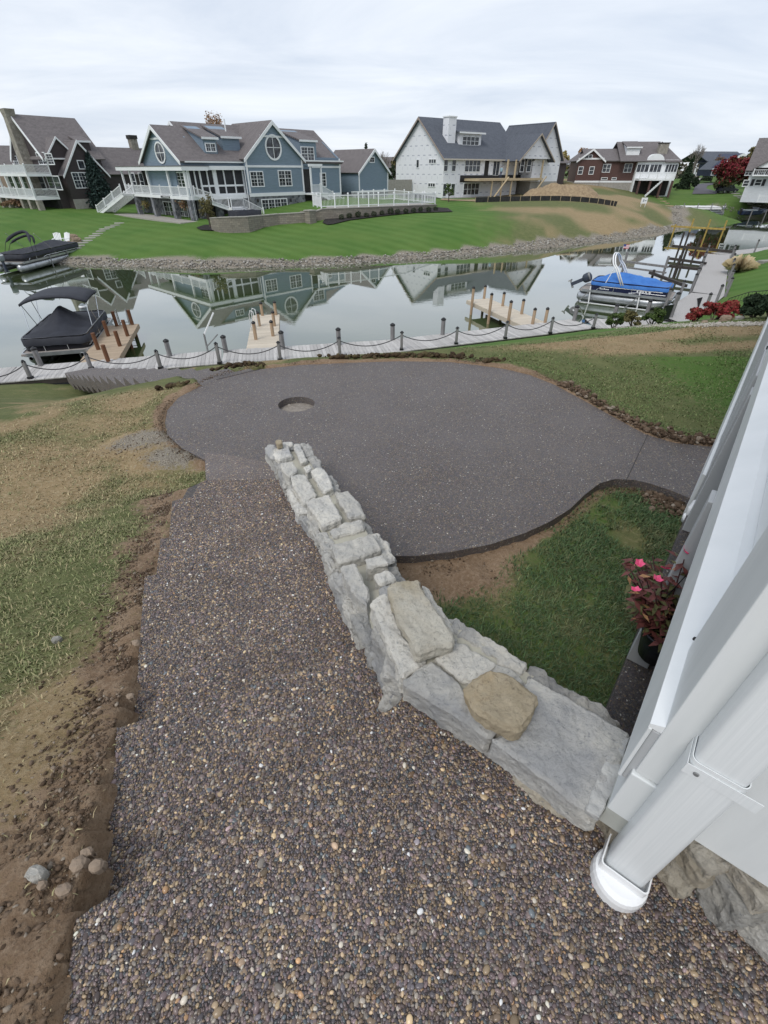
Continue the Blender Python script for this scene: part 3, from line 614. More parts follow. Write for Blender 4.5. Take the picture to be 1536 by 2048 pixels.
# ================================================================ STONE WALL
def limestone(name, a, b, c, rand=.12, bsc=45, dark=(.2, .21, .22)):
    t = NT(name); t.rough(.85); t.b.inputs['Specular IOR Level'].default_value = .3
    oi = t.n('ShaderNodeObjectInfo'); v0 = t.co(); va = t.n('ShaderNodeVectorMath', operation='ADD'); t.l(v0, va.inputs[0])
    sc = t.n('ShaderNodeVectorMath', operation='SCALE'); cb = t.n('ShaderNodeCombineXYZ')
    for k in range(3): t.l(oi.outputs['Random'], cb.inputs[k])
    t.l(cb.outputs[0], sc.inputs[0]); sc.inputs[3].default_value = 37; t.l(sc.outputs[0], va.inputs[1]); v = va.outputs[0]
    n1 = t.noise(v, 5, 7, .65, .8); n2 = t.noise(v, 2.6, 5, .6, .4); n3 = t.noise(v, 60, 7, .7)
    col = t.mix(t.ramp(n1, [(.38, 0.), (.62, 1.)]), a, b); col = t.mix(t.ramp(n2, [(.50, 0.), (.68, .85)]), col, c)
    col = t.mix(t.ramp(n3, [(.56, 0.), (.68, .75)]), col, dark)
    st = t.noise(t.co('Object', (1, 1, 3)), 9, 6, .65, .8); col = t.mix(t.ramp(st, [(.58, 0.), (.78, .35)]), col, tuple(x*.55 for x in c))
    hs = t.n('ShaderNodeHueSaturation'); mr = t.n('ShaderNodeMapRange'); t.l(oi.outputs['Random'], mr.inputs[0]); mr.inputs[3].default_value = 1-rand; mr.inputs[4].default_value = 1+rand
    t.l(mr.outputs[0], hs.inputs['Value']); t.l(col, hs.inputs['Color']); t.col(hs.outputs[0])
    b1 = t.bump(t.noise(v, bsc, 10, .78), 1.0, .018); t.bump(t.noise(v, 12, 6, .65), .5, .02, b1); return t.m
M['lime'] = limestone('grey_white_limestone', (.64, .615, .555), (.50, .49, .46), (.32, .325, .335))
M['limeside'] = limestone('split_limestone', (.56, .54, .49), (.40, .395, .38), (.235, .24, .25), .22)
M['cream'] = limestone('cream_limestone', (.60, .57, .49), (.50, .465, .39), (.44, .375, .26), .05, 60, (.3, .28, .24))
M['tan'] = limestone('tan_sandstone', (.46, .39, .28), (.36, .30, .205), (.40, .28, .14), .05, 50, (.2, .16, .11))
M['tanside'] = limestone('brown_tan_stone', (.52, .475, .39), (.42, .37, .29), (.44, .42, .39), .15)
M['mortar'] = mat('beige_mortar', (.40, .385, .32), (.33, .315, .265), 9, .95, .6, 90, bdist=.006)
def rock_mesh(name, poly, z0, z1, m, rough=.012, cuts=None, cell=.02, bev=.014, taper=0.0, seed=None, top=None, smooth=False):
    seed = random.uniform(0, 99) if seed is None else seed; bm = bmesh.new(); n = len(poly); cx = sum(p[0] for p in poly)/n; cy = sum(p[1] for p in poly)/n
    lo = [bm.verts.new((cx+(x-cx)*(1+taper), cy+(y-cy)*(1+taper), z0)) for x, y in poly]; hi = [bm.verts.new((x, y, z1+(top[i] if top else 0))) for i, (x, y) in enumerate(poly)]
    bm.faces.new(lo[::-1]); bm.faces.new(hi)
    for i in range(n): bm.faces.new((lo[i], lo[(i+1) % n], hi[(i+1) % n], hi[i]))
    bmesh.ops.recalc_face_normals(bm, faces=bm.faces)
    bmesh.ops.bevel(bm, geom=list(bm.edges), offset=bev, segments=1, affect='EDGES')
    bmesh.ops.triangulate(bm, faces=bm.faces)
    for _ in range(7):                                  # even out the mesh: split what is long, then flip to better triangles
        lg = [e for e in bm.edges if e.calc_length() > cell]
        if not lg: break
        bmesh.ops.subdivide_edges(bm, edges=lg, cuts=1); bmesh.ops.triangulate(bm, faces=[f for f in bm.faces if len(f.verts) > 3])
        fl = [e for e in bm.edges if len(e.link_faces) == 2 and e.calc_face_angle(9) < .02]
        bmesh.ops.beautify_fill(bm, faces=list({f for e in fl for f in e.link_faces}), edges=fl)
    bm.normal_update(); o = Vector((seed, seed*.7, seed*1.3))
    for v in bm.verts:
        p = v.co; d = noise.noise(p*7+o)*.9+noise.noise(p*19+o)*.6+noise.noise(p*48+o)*.42+noise.noise(p*95+o)*.22
        vd = noise.voronoi(p*13+o)[0]; d += (vd[1]-vd[0]-.3)*1.1; vd = noise.voronoi(p*34+o)[0]; d += (vd[0]-.35)*.55
        ch = max(0, noise.noise(p*5+o*2)-.25)*1.6      # broken chips
        v.co = v.co+v.normal*rough*(d-ch)+Vector((noise.noise(p*9+o*3), noise.noise(p*9+o*4), 0))*rough*.7
    me = bpy.data.meshes.new(name); bm.to_mesh(me); bm.free(); me.materials.append(m)
    me.polygons.foreach_set('use_smooth', [smooth]*len(me.polygons)); return me
def rock(name, poly, z0, z1, m, parent=None, ins=0.0, **k):
    poly = [tuple(p[:2]) for p in poly]; gx_ = sum(p[0] for p in poly)/len(poly); gy_ = sum(p[1] for p in poly)/len(poly); poly = [(gx_+(x-gx_)*(1-ins/max(.03, math.hypot(x-gx_, y-gy_))), gy_+(y-gy_)*(1-ins/max(.03, math.hypot(x-gx_, y-gy_)))) for x, y in poly]; cx = sum(p[0] for p in poly)/len(poly); cy = sum(p[1] for p in poly)/len(poly)
    a = sum(poly[i][0]*poly[(i+1) % len(poly)][1]-poly[(i+1) % len(poly)][0]*poly[i][1] for i in range(len(poly)))
    if a < 0: poly = poly[::-1]
    me = rock_mesh(name, [(x-cx, y-cy) for x, y in poly], z0-z1, 0, m, **k); o = link(name, me, parent); L = Vector((cx, cy, z1))
    o.location = (XF[parent.name].inverted() @ L) if parent else L; return o
A_ = lambda x, y: (500+x/3.84, 850+y/3.84)          # readings taken from two enlargements of the photograph
B_ = lambda x, y: (680+x/2.477, 1120+y/2.477)
wall = empty('stone_wall', (.20, 1.20, -2.0), 0, 'low dry-looking limestone wall in mortar stepping down beside the walkway', 'wall')
CAPS = [(A_, 2.28, [(108,172),(140,150),(190,142),(200,200),(190,262),(150,250)]), (A_, 2.27, [(180,175),(295,152),(325,235),(215,275),(172,232)]), (A_, 2.27, [(332,148),(390,140),(440,268),(390,288)]),
    (A_, 2.265, [(208,145),(250,126),(330,122),(330,148),(215,166)]), (A_, 2.2, [(232,287),(335,272),(375,350),(300,402),(248,350)]), (A_, 2.2, [(405,315),(460,297),(482,335),(432,365)]),
    (A_, 2.11, [(310,385),(420,367),(520,540),(420,600),(335,480)]), (A_, 2.10, [(465,347),(555,322),(600,380),(650,482),(570,522),(520,450)]),
    (A_, 1.94, [(420,577),(612,526),(708,718),(560,775)]), (A_, 1.945, [(662,532),(755,492),(838,590),(888,690),(770,720),(720,640)]), (A_, 1.92, [(605,802),(740,745),(858,727),(885,800),(760,835),(640,865)]),
    (A_, 1.87, [(608,920),(780,870),(950,835),(1015,948),(850,1010),(680,1060)]), (A_, 1.84, [(880,1015),(1025,985),(1080,1068),(900,1100)]), (A_, 1.80, [(692,1080),(808,1042),(850,1140),(920,1270),(905,1400),(800,1310)]),
    (A_, 1.82, [(940,1142),(1075,1107),(1145,1178),(1000,1230)]), (A_, 1.80, [(985,1250),(1090,1215),(1110,1290),(1020,1330)]),
    (B_, 1.545, [(140,190),(235,157),(330,380),(440,490),(310,585),(205,330)]), (B_, 1.56, [(400,112),(440,125),(520,260),(578,352),(545,378),(440,300)]), (B_, 1.555, [(335,385),(545,385),(585,400),(455,480)]),
    (B_, 1.53, [(302,598),(450,492),(600,600),(640,700),(780,835),(742,885),(560,765)]), (B_, 1.535, [(455,482),(582,395),(762,492),(800,520),(720,590),(640,612)]), (B_, 1.54, [(762,495),(860,545),(930,605),(870,660),(730,590)]),
    (B_, 1.525, [(740,880),(800,850),(880,700),(935,562),(1100,650),(1300,765),(1450,862),(1380,1080),(1290,1290),(1225,1255),(980,1060)])]
for f_, d, pl in CAPS:
    big = len(pl) > 6; rock('cap_stone', [at(*f_(*p), d) for p in pl], -d-(.16 if d > 1.6 else .13), -d, M['lime'], wall, ins=.001, rough=.0105 if not big else .008, cell=.0125 if d < 1.7 else .02, bev=.012)
rock('mortar_skim', [at(*B_(*p), 1.519) for p in ((1335,905),(1445,866),(1380,1080),(1290,1288),(1215,1235),(1260,1100))], -1.55, -1.519, mat('pale_new_mortar', (.46, .46, .44), (.33, .33, .325), 9, .95, .8, 70, bdist=.008), wall, rough=.007, bev=.004, cell=.012)
def core(pts, half, ztop, zbot):
    mb = MB(); pl = [p+n_*half for p, n_ in pts]+[p-n_*half for p, n_ in pts[::-1]]; mb.ext([(q.x, q.y, zbot) for q in pl], (0, 0, ztop-zbot)); return mb
SEG = [Vector(p) for p in WALLC]; d2 = (SEG[2]-SEG[1]).normalized(); n2_ = Vector((-d2.y, d2.x)); d1 = (SEG[1]-SEG[0]).normalized(); n1_ = Vector((-d1.y, d1.x))
mb = MB()
for t0, t1, zt in ((0, .2, 1.875), (.2, .40, 1.945), (.40, .53, 2.0), (.53, .74, 2.165), (.74, 1.0, 2.325)):
    a, b = SEG[1].lerp(SEG[2], t0), SEG[1].lerp(SEG[2], t1); c = core([(a, n2_), (b, n2_)], .135, -zt, -2.9); mb.add(c.v, c.f)
c = core([(SEG[0]-d1*.03, n1_), (SEG[1]+d1*.05, n1_)], .13, -1.568, -2.9); mb.add(c.v, c.f)
mb.build('mortar_core', M['mortar'], wall, world=True)
def floor_d(w):
    for lim, d in ((.665, 1.75), (1.371, 1.92), (2.518, 2.09), (3.12, 2.26), (3.9, 2.43)):
        if w < lim: return d
    return 2.6
def cap_d(t): return 1.60 if t < .05 else 1.86 if t < .2 else 1.93 if t < .40 else 2.0 if t < .53 else 2.16 if t < .74 else 2.30
random.seed(11); L2 = (SEG[2]-SEG[1]).length
for side in (1, -1):                                   # split faces of the long leg: courses of stones of unequal length
    t = -.02
    while t < 1.0:
        ln = random.uniform(.16, .40); t1 = min(t+ln/L2, 1.03); mid = SEG[1]+d2*(L2*(t+t1)/2); fl = floor_d(HX*mid.x+HY*mid.y)+.04 if side > 0 else 2.86
        zt = cap_d((t+t1)/2)+.0; n = 1 if (fl-zt) < .26 else 2 if side > 0 else 3; zs = [fl+(zt-fl)*k/n+(random.uniform(-.03, .03) if 0 < k < n else 0) for k in range(n+1)]
        for k in range(n):
            o = .10+random.uniform(0, .03); dpt = random.uniform(.185, .215)
            a, b = SEG[1]+d2*(L2*t+.006), SEG[1]+d2*(L2*t1-.006); nn = n2_*side
            rock('face_stone', [a+nn*o, b+nn*o, b+nn*dpt, a+nn*dpt], -zs[k]+.004, -zs[k+1]-.004, M['limeside'], wall, rough=.018, cell=.018, bev=.01)
        t = t1
L1 = (SEG[1]-SEG[0]).length
for side, rows in ((1, [(0.0, .30, 1.62, 1.80, M['tanside']), (.30, .62, 1.66, 1.84, M['limeside']), (.58, 1.0, 1.60, 1.95, M['limeside']), (.0, .55, 1.55, 1.66, M['tanside'])]),
                   (-1, [(.0, .5, 1.56, 1.9, M['limeside']), (.5, 1, 1.56, 1.9, M['limeside']), (0, .35, 1.9, 2.4, M['limeside']), (.35, 1, 1.9, 2.4, M['limeside']), (0, .6, 2.4, 2.88, M['limeside']), (.6, 1, 2.4, 2.88, M['limeside'])])):
    for t0, t1, za, zb, m in rows:
        a, b = SEG[0]+d1*(L1*t0+.006), SEG[0]+d1*(L1*t1-.006); s = -n1_*side if False else n1_*side
        rock('face_stone', [a+s*.09, b+s*.09, b+s*(.165+random.uniform(0, .015)), a+s*(.165+random.uniform(0, .015))], -zb, -za, m, wall, rough=.017, cell=.013, bev=.012)
for dd, ln in ((.02, .16),):                            # upright stone at the corner
    a = SEG[1]+Vector((-.155, -.075)); rock('face_stone', [a+Vector((-.06, -.02)), a+Vector((.035, -.085)), a+Vector((.075, .0)), a+Vector((-.03, .07))], -2.0, -1.62, M['limeside'], wall, rough=.018, cell=.018)
# end face of the wall
for z0, z1 in ((2.62, 2.46), (2.455, 2.30)): rock('face_stone', [SEG[2]+n2_*.17+d2*.02, SEG[2]-n2_*.19+d2*.02, SEG[2]-n2_*.18+d2*.11, SEG[2]+n2_*.16+d2*.11], -z0, -z1, M['limeside'], wall, rough=.016, cell=.024)
# loose stones lying on the cap
tag(rock('loose_stone', [at(*B_(*p), 1.475) for p in ((236,122),(300,100),(395,86),(415,140),(480,240),(565,388),(560,418),(470,440),(388,462),(340,378),(280,270))], -1.545, -1.475, M['cream'], rough=.009, cell=.011, bev=.012),
    'long cream stone with a pitted top lying loose across the wall bend', 'stone')
tag(rock('loose_stone', [at(*B_(*p), 1.455) for p in ((612,650),(640,585),(738,532),(850,565),(995,682),(970,740),(900,868),(790,815),(660,740))], -1.528, -1.455, M['tan'], rough=.008, cell=.011, bev=.014, top=[0,0,.012,0,.006,0,0,0,0]),
    'flat tan brown stone lying loose on the wall nearest the white house', 'stone')
tag(rock('loose_stone', [at(*A_(*p), 2.2) for p in ((192,118),(215,108),(245,112),(246,135),(208,145))], -2.265, -2.2, M['tan'], rough=.004, cell=.012, bev=.008), 'small yellowish stone chip on the far low end of the wall', 'stone')
# ================================================================ NEAR HOUSE
ha = Vector((.788, -.6157, 0)); hb = Vector((.6157, .788, 0))      # along the near wall / along the wall that runs off to the patio
house = empty('white_house', (.70, .58, -1.5), math.atan2(ha.y, ha.x), 'white house corner with vinyl trim, downspout and covered porch at the right', 'house')
HM = XF[house.name]
def hl(lat, bd, d): return HM.inverted() @ (ha*lat+hb*bd+Vector((0, 0, -d)))      # lateral, along, depth under eye level -> house space
def hbox(name, l0, l1, b0, b1, d0, d1, m, bev=.004, parent=house, rough=None):
    p, q = hl(l0, b0, d1), hl(l1, b1, d0); mb = MB(); mb.box(p.x, q.x, p.y, q.y, p.z, q.z); return mb.build(name, m, parent, bevel=bev)
M['gwhite'] = mat('white_vinyl_trim', (.76, .78, .79), (.70, .725, .735), 3, .42, .04, 200, stretch=(1, 1, .15))
M['gpale'] = mat('pale_grey_trim', (.69, .715, .72), (.63, .655, .66), 3, .5, .05, 120, stretch=(4, 4, .3))
M['ggrey'] = mat('grey_composite_trim', (.43, .445, .455), (.39, .405, .42), 3, .55, .06, 90, stretch=(3, 3, .4))
M['gsoff'] = mat('grey_lap_board', (.27, .28, .29), (.24, .25, .26), 4, .6)
BK = .878                                              # the near wall's plane
hbox('siding', .33, 3.2, BK, BK+.12, -2.2, 1.45, M['gpale'], .003)
hbox('corner_board', .178, .335, BK-.028, BK+.26, -2.2, 1.275, M['gpale'])
hbox('corner_board', .172, .345, BK-.036, BK+.27, 1.279, 1.50, M['gpale'])
hbox('corner_board', .172, .345, BK-.030, BK+.26, 1.503, 1.60, mat('stained_trim', (.44, .45, .42), (.37, .38, .35), 6, .7))
hbox('body', .345, 5, BK+.12, 14, -2.2, 1.03, M['white'], .003)
# belly beam over the porch, its sloping cap and the wall above
hbox('beam', .160, .345, BK-.02, 14, 1.095, 1.34, M['ggrey'], .004)
hbox('beam_face', .150, .1595, BK-.026, 14, 1.086, 1.335, M['gpale'], .003)
mb = MB(); pr = [hl(.149, BK-.024, 1.0855), hl(.149, BK-.024, 1.072), hl(.23, BK-.024, 1.03), hl(.345, BK-.024, 1.02), hl(.345, BK-.024, 1.0855)]
mb.ext(pr, (0, 13.2, 0)); mb.build('sloped_sill', M['gwhite'], house)
hbox('wall_board', .30, .345, BK+.27, 14, -2.2, 1.019, M['gwhite'], .003)
hbox('wall_board', .262, .2995, BK+.27, 14, .40, 1.019, M['gwhite'], .003)
hbox('wall_board', .275, .2995, BK+.9, 14, -2.2, -.2, M['gwhite'], .003)
# nail heads on the sill
for b_, l_ in ((BK+.30, .185), (BK+.5, .2)):
    mb = MB(); p = hl(l_, b_, 1.052); mb.lathe(p, [(.006, -.004), (.006, .003), (.003, .005)], 8); mb.build('nail_head', M['dark'], house)
# porch floor, posts, far wall under the beam
o = slab('porch_floor', [tuple((ha*l+hb*b)[:2]) for l, b in ((.132, 1.2), (1.9, 1.2), (1.9, 9), (.125, 9))], 2.64, .3, M['agg']); o.parent = house; o.matrix_parent_inverse = HM.inverted()
for b_ in (2.49, 5.6): hbox('porch_post', .128, .26, b_, b_+.14, 1.34, 2.64, M['ggrey'])
hbox('porch_post', .14, .31, 4.25, 4.44, 1.34, 2.64, M['ggrey'])
hbox('lower_wall', .135, .35, 4.75, 14, 1.34, 2.95, M['ggrey']); hbox('lower_wall', .105, .1345, 4.75, 14, 2.30, 2.92, M['gpale']); hbox('back_wall', 1.9, 2.0, 1.0, 14, 1.34, 2.9, M['gsoff'])
hbox('ceiling', .345, 1.9, 1.2, 14, 1.2, 1.25, M['gsoff'])
hbox('foundation', .34, 3.2, BK+.05, BK+.3, 1.45, 1.9, M['mortar'])
random.seed(5); l = .36
while l < 1.8:
    w_ = random.uniform(.075, .125)
    dm = 1.575+random.uniform(-.03, .03)
    for d0, d1 in ((1.462, dm-.006), (dm+.006, 1.78)):
        P_ = [ha*(l+.006)+hb*(BK+.06), ha*(l+w_)+hb*(BK+.06), ha*(l+w_-.004)+hb*(BK-.005-random.uniform(0, .03)), ha*(l+.006)+hb*(BK-.005-random.uniform(0, .03))]
        rock('foundation_stone', P_, -d1, -d0, M['limeside'] if random.random() < .5 else M['tanside'], house, rough=.016, cell=.013, bev=.006)
    l += w_
rock('foundation_stone', [ha*l_+hb*b_ for l_, b_ in ((.17, BK-.02), (.34, BK-.02), (.34, BK+.05), (.17, BK+.05))], -1.78, -1.60, M['tanside'], house, rough=.016, cell=.018)
# downspout: round-cornered rectangular pipe with flutes, telescoped joint with strap and rivet, square-to-round shoe
def rrect(l0, l1, b0, b1, r, n=5):
    out = []
    for cx, cy, a0 in ((l1-r, b0+r, -90), (l1-r, b1-r, 0), (l0+r, b1-r, 90), (l0+r, b0+r, 180)):
        for k in range(n+1): a = math.radians(a0+90*k/n); out.append((cx+r*math.cos(a), cy+r*math.sin(a)))
    return out
def pipe(name, l0, l1, b0, b1, r, d0, d1, m, parent=house, hollow=.002):
    mb = MB(); o_ = rrect(l0, l1, b0, b1, r); i_ = rrect(l0+hollow, l1-hollow, b0+hollow, b1-hollow, r-hollow*.5); n = len(o_); vs = []
    for ring_, d in ((o_, d0), (o_, d1), (i_, d1), (i_, d0)): vs += [hl(a, b, d) for a, b in ring_]
    mb.add(vs, [(r_*n+i, r_*n+(i+1) % n, ((r_+1) % 4)*n+(i+1) % n, ((r_+1) % 4)*n+i) for r_ in range(4) for i in range(n)]); o = mb.build(name, m, parent, smooth=True)
    e = o.modifiers.new('edges', 'EDGE_SPLIT'); e.split_angle = .7; return o
t = NT('brushed_white_downspout'); t.rough(.35); v = t.co('Object', (260, 260, 3)); t.col(t.mix(t.ramp(t.noise(v, 1, 4), [(.3, 0.), (.7, 1.)]), (.74, .765, .775), (.67, .70, .71))); t.bump(t.noise(v, 1, 3), .12, .002); M['spout'] = t.m
L0, L1_, B0, B1 = .232, .340, .782, .862
ds = pipe('downspout', L0, L1_, B0, B1, .016, 1.02, 1.69, M['spout'])
pipe('downspout', L0+.004, L1_-.004, B0+.004, B1-.004, .014, -2.2, 1.05, M['spout'])
hbox('strap', L0-.0015, L1_+.03, B0-.0022, B0-.0006, 1.035, 1.072, M['spout'], .0005, ds); hbox('strap', L0-.0022, L0-.0006, B0-.002, BK-.03, 1.035, 1.072, M['spout'], .0005, ds)
p = hl(L0+.022, B0-.003, 1.054); mb = MB()
mb.add(*(lambda q: (q.v, q.f))(MB().tube((p.x, p.y, p.z), (p.x, p.y-.003, p.z), .006, .005, 12))); mb.build('rivet', M['steel'], ds)
# shoe
sh = pipe('drain_adapter', L0-.012, L1_+.012, B0-.014, B1+.008, .012, 1.655, 1.70, M['whiteplastic'], house, .004)
c = hl((L0+L1_)/2, B0+.012, 1.70); mb = MB(); n = 28
def prof(r, z, f): return [(c.x+r*math.cos(2*math.pi*k/n), c.y-.0+r*f*math.sin(2*math.pi*k/n), c.z+z) for k in range(n)]
rings = [prof(.064, .008, .9), prof(.074, .003, 1), prof(.078, -.012, 1), prof(.078, -.07, 1)]
mb.add(sum(rings, []), [tuple(range(n))]+[(i*n+k, i*n+(k+1) % n, (i+1)*n+(k+1) % n, (i+1)*n+k) for i in range(3) for k in range(n)]); mb.build('round_collar', M['whiteplastic'], sh)
# white drain elbow by the far lower wall
dr = empty('drain_elbow', tuple(at(1378, 1036, 2.7)), 0, 'white plastic drain elbow at the foot of the house wall by the patio', 'drain')
q = Vector((0, 0, 0)); mb = MB(); mb.path([(.05, .03, .16), (.0, .0, .17), (-.03, -.02, .13), (-.035, -.03, .0)], .04, 12); mb.build('pipe', M['whiteplastic'], dr, smooth=True)
mb = MB(); mb.lathe((-.035, -.03, 0), [(.047, -.02), (.047, .05), (.041, .052)], 14); mb.build('collar', M['whiteplastic'], dr, smooth=True)
# ---------------------------------------------------------------- potted impatiens
pp = at(1306, 1310, 2.36); pot = empty('flower_pot', pp, 0, 'red-leaved impatiens with pink flowers in a dark hanging pot at the porch edge', 'potted plant')
mb = MB(); mb.lathe((0, 0, 0), [(.085, 0), (.105, .12), (.12, .20), (.128, .205), (.128, .225), (.115, .225), (.11, .19)], 24); mb.build('pot', mat('dark_blue_pot', (.012, .014, .02), None, 1, .35), pot, smooth=True)
mb = MB(); mb.lathe((0, 0, .19), [(.111, -.01), (.111, .005), (.02, .012)], 16); mb.build('potting_soil', M['mulch'], pot)
random.seed(9); st = MB(); LV = [[], [], []]
def leaf(V, c, d, ln, wd):
    d = d.normalized(); s = d.cross(Vector((0, 0, 1))); s = s.normalized() if s.length > .01 else Vector((1, 0, 0)); u = s.cross(d)
    V += [c, c+d*ln*.45+s*wd+u*ln*.04, c+d*ln-u*ln*.16, c+d*ln*.45-s*wd+u*ln*.04]
fl = []
for k in range(64):
    a = random.uniform(0, 6.28); r = .03+.23*math.sqrt(random.random()); h = .28+.34*random.random()*(1.2-r*2.5); tip = Vector((r*1.35*math.cos(a), r*1.35*math.sin(a), h+.08)); b0 = Vector((.06*math.cos(a), .06*math.sin(a), .2)); mid = (b0+tip)/2+Vector((0, 0, .03))
    st.path([b0, mid, tip], [.005, .004, .003], 5)
    for j in range(16):
        t = random.uniform(.35, 1.0); c = b0.lerp(tip, t); aa = random.uniform(0, 6.28); d = Vector((math.cos(aa), math.sin(aa), random.uniform(-.3, .35))); leaf(LV[0 if random.random() < .62 else 1 if random.random() < .75 else 2], c, d, random.uniform(.045, .085), random.uniform(.010, .017))
    fl.append(tip)
st.build('stem', mat('dark_red_stem', (.05, .012, .015), None, 1, .6), pot, smooth=True)
for V, c_, nm in ((LV[0], (.095, .032, .028), 'leaves'), (LV[1], (.075, .075, .03), 'leaves'), (LV[2], (.24, .13, .06), 'leaves')):
    me = npmesh(nm, [tuple(v) for v in V], np.arange(len(V)).reshape(-1, 4), mat('impatiens_leaf', c_, tuple(x*1.9 for x in c_), 30, .5)); link(nm, me, pot)
M['petal'] = mat('pink_petal', (.72, .05, .17), (.80, .14, .27), 40, .5)
for tip in sorted(fl, key=lambda v: -v.z)[:5]+sorted(fl, key=lambda v: v.x+v.y)[:3]:
    mb = MB()
    for _ in range(1):
        c0 = tip+Vector((random.gauss(0, .016), random.gauss(0, .016), .045+random.gauss(0, .012))); ax = Vector((random.gauss(0, .5), random.gauss(0, .5), 1)).normalized(); u_ = ax.orthogonal().normalized(); v_ = ax.cross(u_)
        for k in range(5):
            a = k*1.2566; d = (u_*math.cos(a)+v_*math.sin(a)+ax*.3).normalized(); s = ax.cross(d).normalized(); mb.add([c0, c0+d*.016+s*.014, c0+d*.029+ax*.004, c0+d*.016-s*.014], [(0, 1, 2, 3)])
    mb.build('flower', M['petal'], pot)
for s_ in (-1, 0, 1):
    mb = MB(); mb.tube((.12*math.cos(2.1*s_), .12*math.sin(2.1*s_), .215), (.03, .02, .95), .003, .003, 5); mb.build('hanger_wire', M['black'], pot)
# ---------------------------------------------------------------- single stones lying in the dug soil
SO = [((72,1752),.040,M['lime'],'pale grey angular stone lying alone in the brown soil'),((160,1728),.030,M['boulder'],'round tan stone in the dug soil beside the walkway jog'),((196,1730),.026,M['boulder'],'tan stone half under the walkway edge'),
      ((176,1705),.02,M['boulder'],'smaller tan stone just above the pair of round ones'),((88,1768),.02,M['boulder'],'brown stone right beside the pale grey one'),((128,1782),.028,M['boulder'],'slim brown stone below the grey one'),
      ((113,1280),.034,M['flag'],'flat buff stone on the dry lawn at the left'),((272,1288),.03,M['boulder'],'small tan stone wedged against the walkway edge'),((262,1392),.026,M['boulder'],'grey brown stone against the walkway edge lower down')]
for (x, y), s, m, lb in SO:
    d = 1.80
    for _ in range(4): c = at(x, y, d); d = -gz(c.x, c.y)-.01
    k = random.randint(6, 7); pl = [(c.x+s*random.uniform(.75, 1.15)*math.cos(6.283*i/k), c.y+s*random.uniform(.6, .95)*math.sin(6.283*i/k)) for i in range(k)]
    tag(rock('stone', pl, -d-.03, -d+s*.8, m, rough=.006, cell=.012, bev=s*.35), lb, 'stone', 'stones in the dug soil')
# ================================================================ STAIRS TO THE WATER, BOARDWALK, PIERS
ORD = ['first','second','third','fourth','fifth','sixth','seventh','eighth','ninth','tenth','eleventh','twelfth','thirteenth','fourteenth','fifteenth','sixteenth']
stairs = empty('garden_steps', (SL0.x, SL0.y, -2.7), 0, 'long flight of shallow aggregate steps from the patio down to the boardwalk', 'steps')
for k in range(1, 17):
    a = SL0.lerp(SL1, (k-1)/15); b = SL0.lerp(SL1, (k-2.06)/15); d = 2.62+.25*k
    mb = MB(); pl = [(a.x, a.y), (a.x+SW.x, a.y+SW.y), (b.x+SW.x, b.y+SW.y), (b.x, b.y)]; mb.ext([(x, y, -d-.4) for x, y in pl], (0, 0, .4)); mb.build('step', M['aggpatio'], stairs, world=True)
def up(base, ytop):                                    # height of an upright thing standing at base whose top shows at pixel row ytop
    lo, hi = 0, min(45, base.y*CP/SP-base.z-.2)
    for _ in range(40):
        m = (lo+hi)/2; d = base.y*CP-(base.z+m)*SP; yc = base.y*SP+(base.z+m)*CP
        if CY-FPX*yc/d > ytop: lo = m
        else: hi = m
    return lo
walkw = 1.96
dock = empty('boardwalk', (0, 17.8, -DK), 0, 'long weathered grey boardwalk running along the near shore', 'boardwalk')
PM = [MB().box(-.084, .084, -walkw/2, walkw/2, -.04, 0).mesh('plank', M['greywood']) for _ in range(3)]
def walk_along(pts, step):
    out = []; carry = 0
    for i in range(len(pts)-1):
        a, b = Vector(pts[i][:2]), Vector(pts[i+1][:2]); L = (b-a).length; d = (b-a)/L; s = carry
        while s < L: out.append((a+d*s, d)); s += step
        carry = s-L
    return out
sx = (-15.5+12.7)/(NS[1][0]-NS[0][0]); p_start = Vector(NS[1])+(Vector(NS[0])-Vector(NS[1])).normalized()*4.5
LINE1 = [p_start]+NS[1:6]+[(11.6*LS_, 21.55*LS_)]
for p, d in walk_along(LINE1, .177):
    n = Vector((-d.y, d.x)); c = p+n*walkw/2; o = link('plank', random.choice(PM), dock)
    o.location = Vector((c.x, c.y, -DK+random.uniform(-.004, .004)))-Vector(dock.location); o.rotation_euler = (0, 0, math.atan2(d.y, d.x)+random.uniform(-.008, .008))
mb = MB()
for i in range(len(LINE1)-1):
    a, b = Vector(LINE1[i][:2]), Vector(LINE1[i+1][:2]); n = (b-a).normalized(); n = Vector((-n.y, n.x))
    for o in (.05, walkw-.05): mb.bar((*(a+n*o), -DK-.14), (*(b+n*o), -DK-.14), .06, .19)
mb.build('stringer', M['darkwood'], dock, world=True)
dock2 = empty('boardwalk', (23, 36, -DK), 0, 'grey boardwalk leading away past the boat slips at the far right', 'boardwalk')
mb = MB(); SC = lambda L: [(x*LS_, y*LS_) for x, y in L]; LINE2 = SC([(11.8, 21.6), (14.0, 22.1), (19.4, 28.3), (29.1, 43.8)]); LINE3 = SC([(29.2, 43.9), (33.3, 45.9), (60, 59.6)])
for LN in (LINE2, LINE3):
    for p, d in walk_along(LN, .18):
        n = Vector((-d.y, d.x)); mb.bar((*p, -DK-.02), (*(p+n*walkw), -DK-.02), .172, .04)
o = mb.build('planks', mat('weathered_grey_wood_far', (.42, .405, .395), (.31, .30, .29), 2, .9, stretch=(6, 6, 1)), dock2, world=True); o['kind'] = 'stuff'
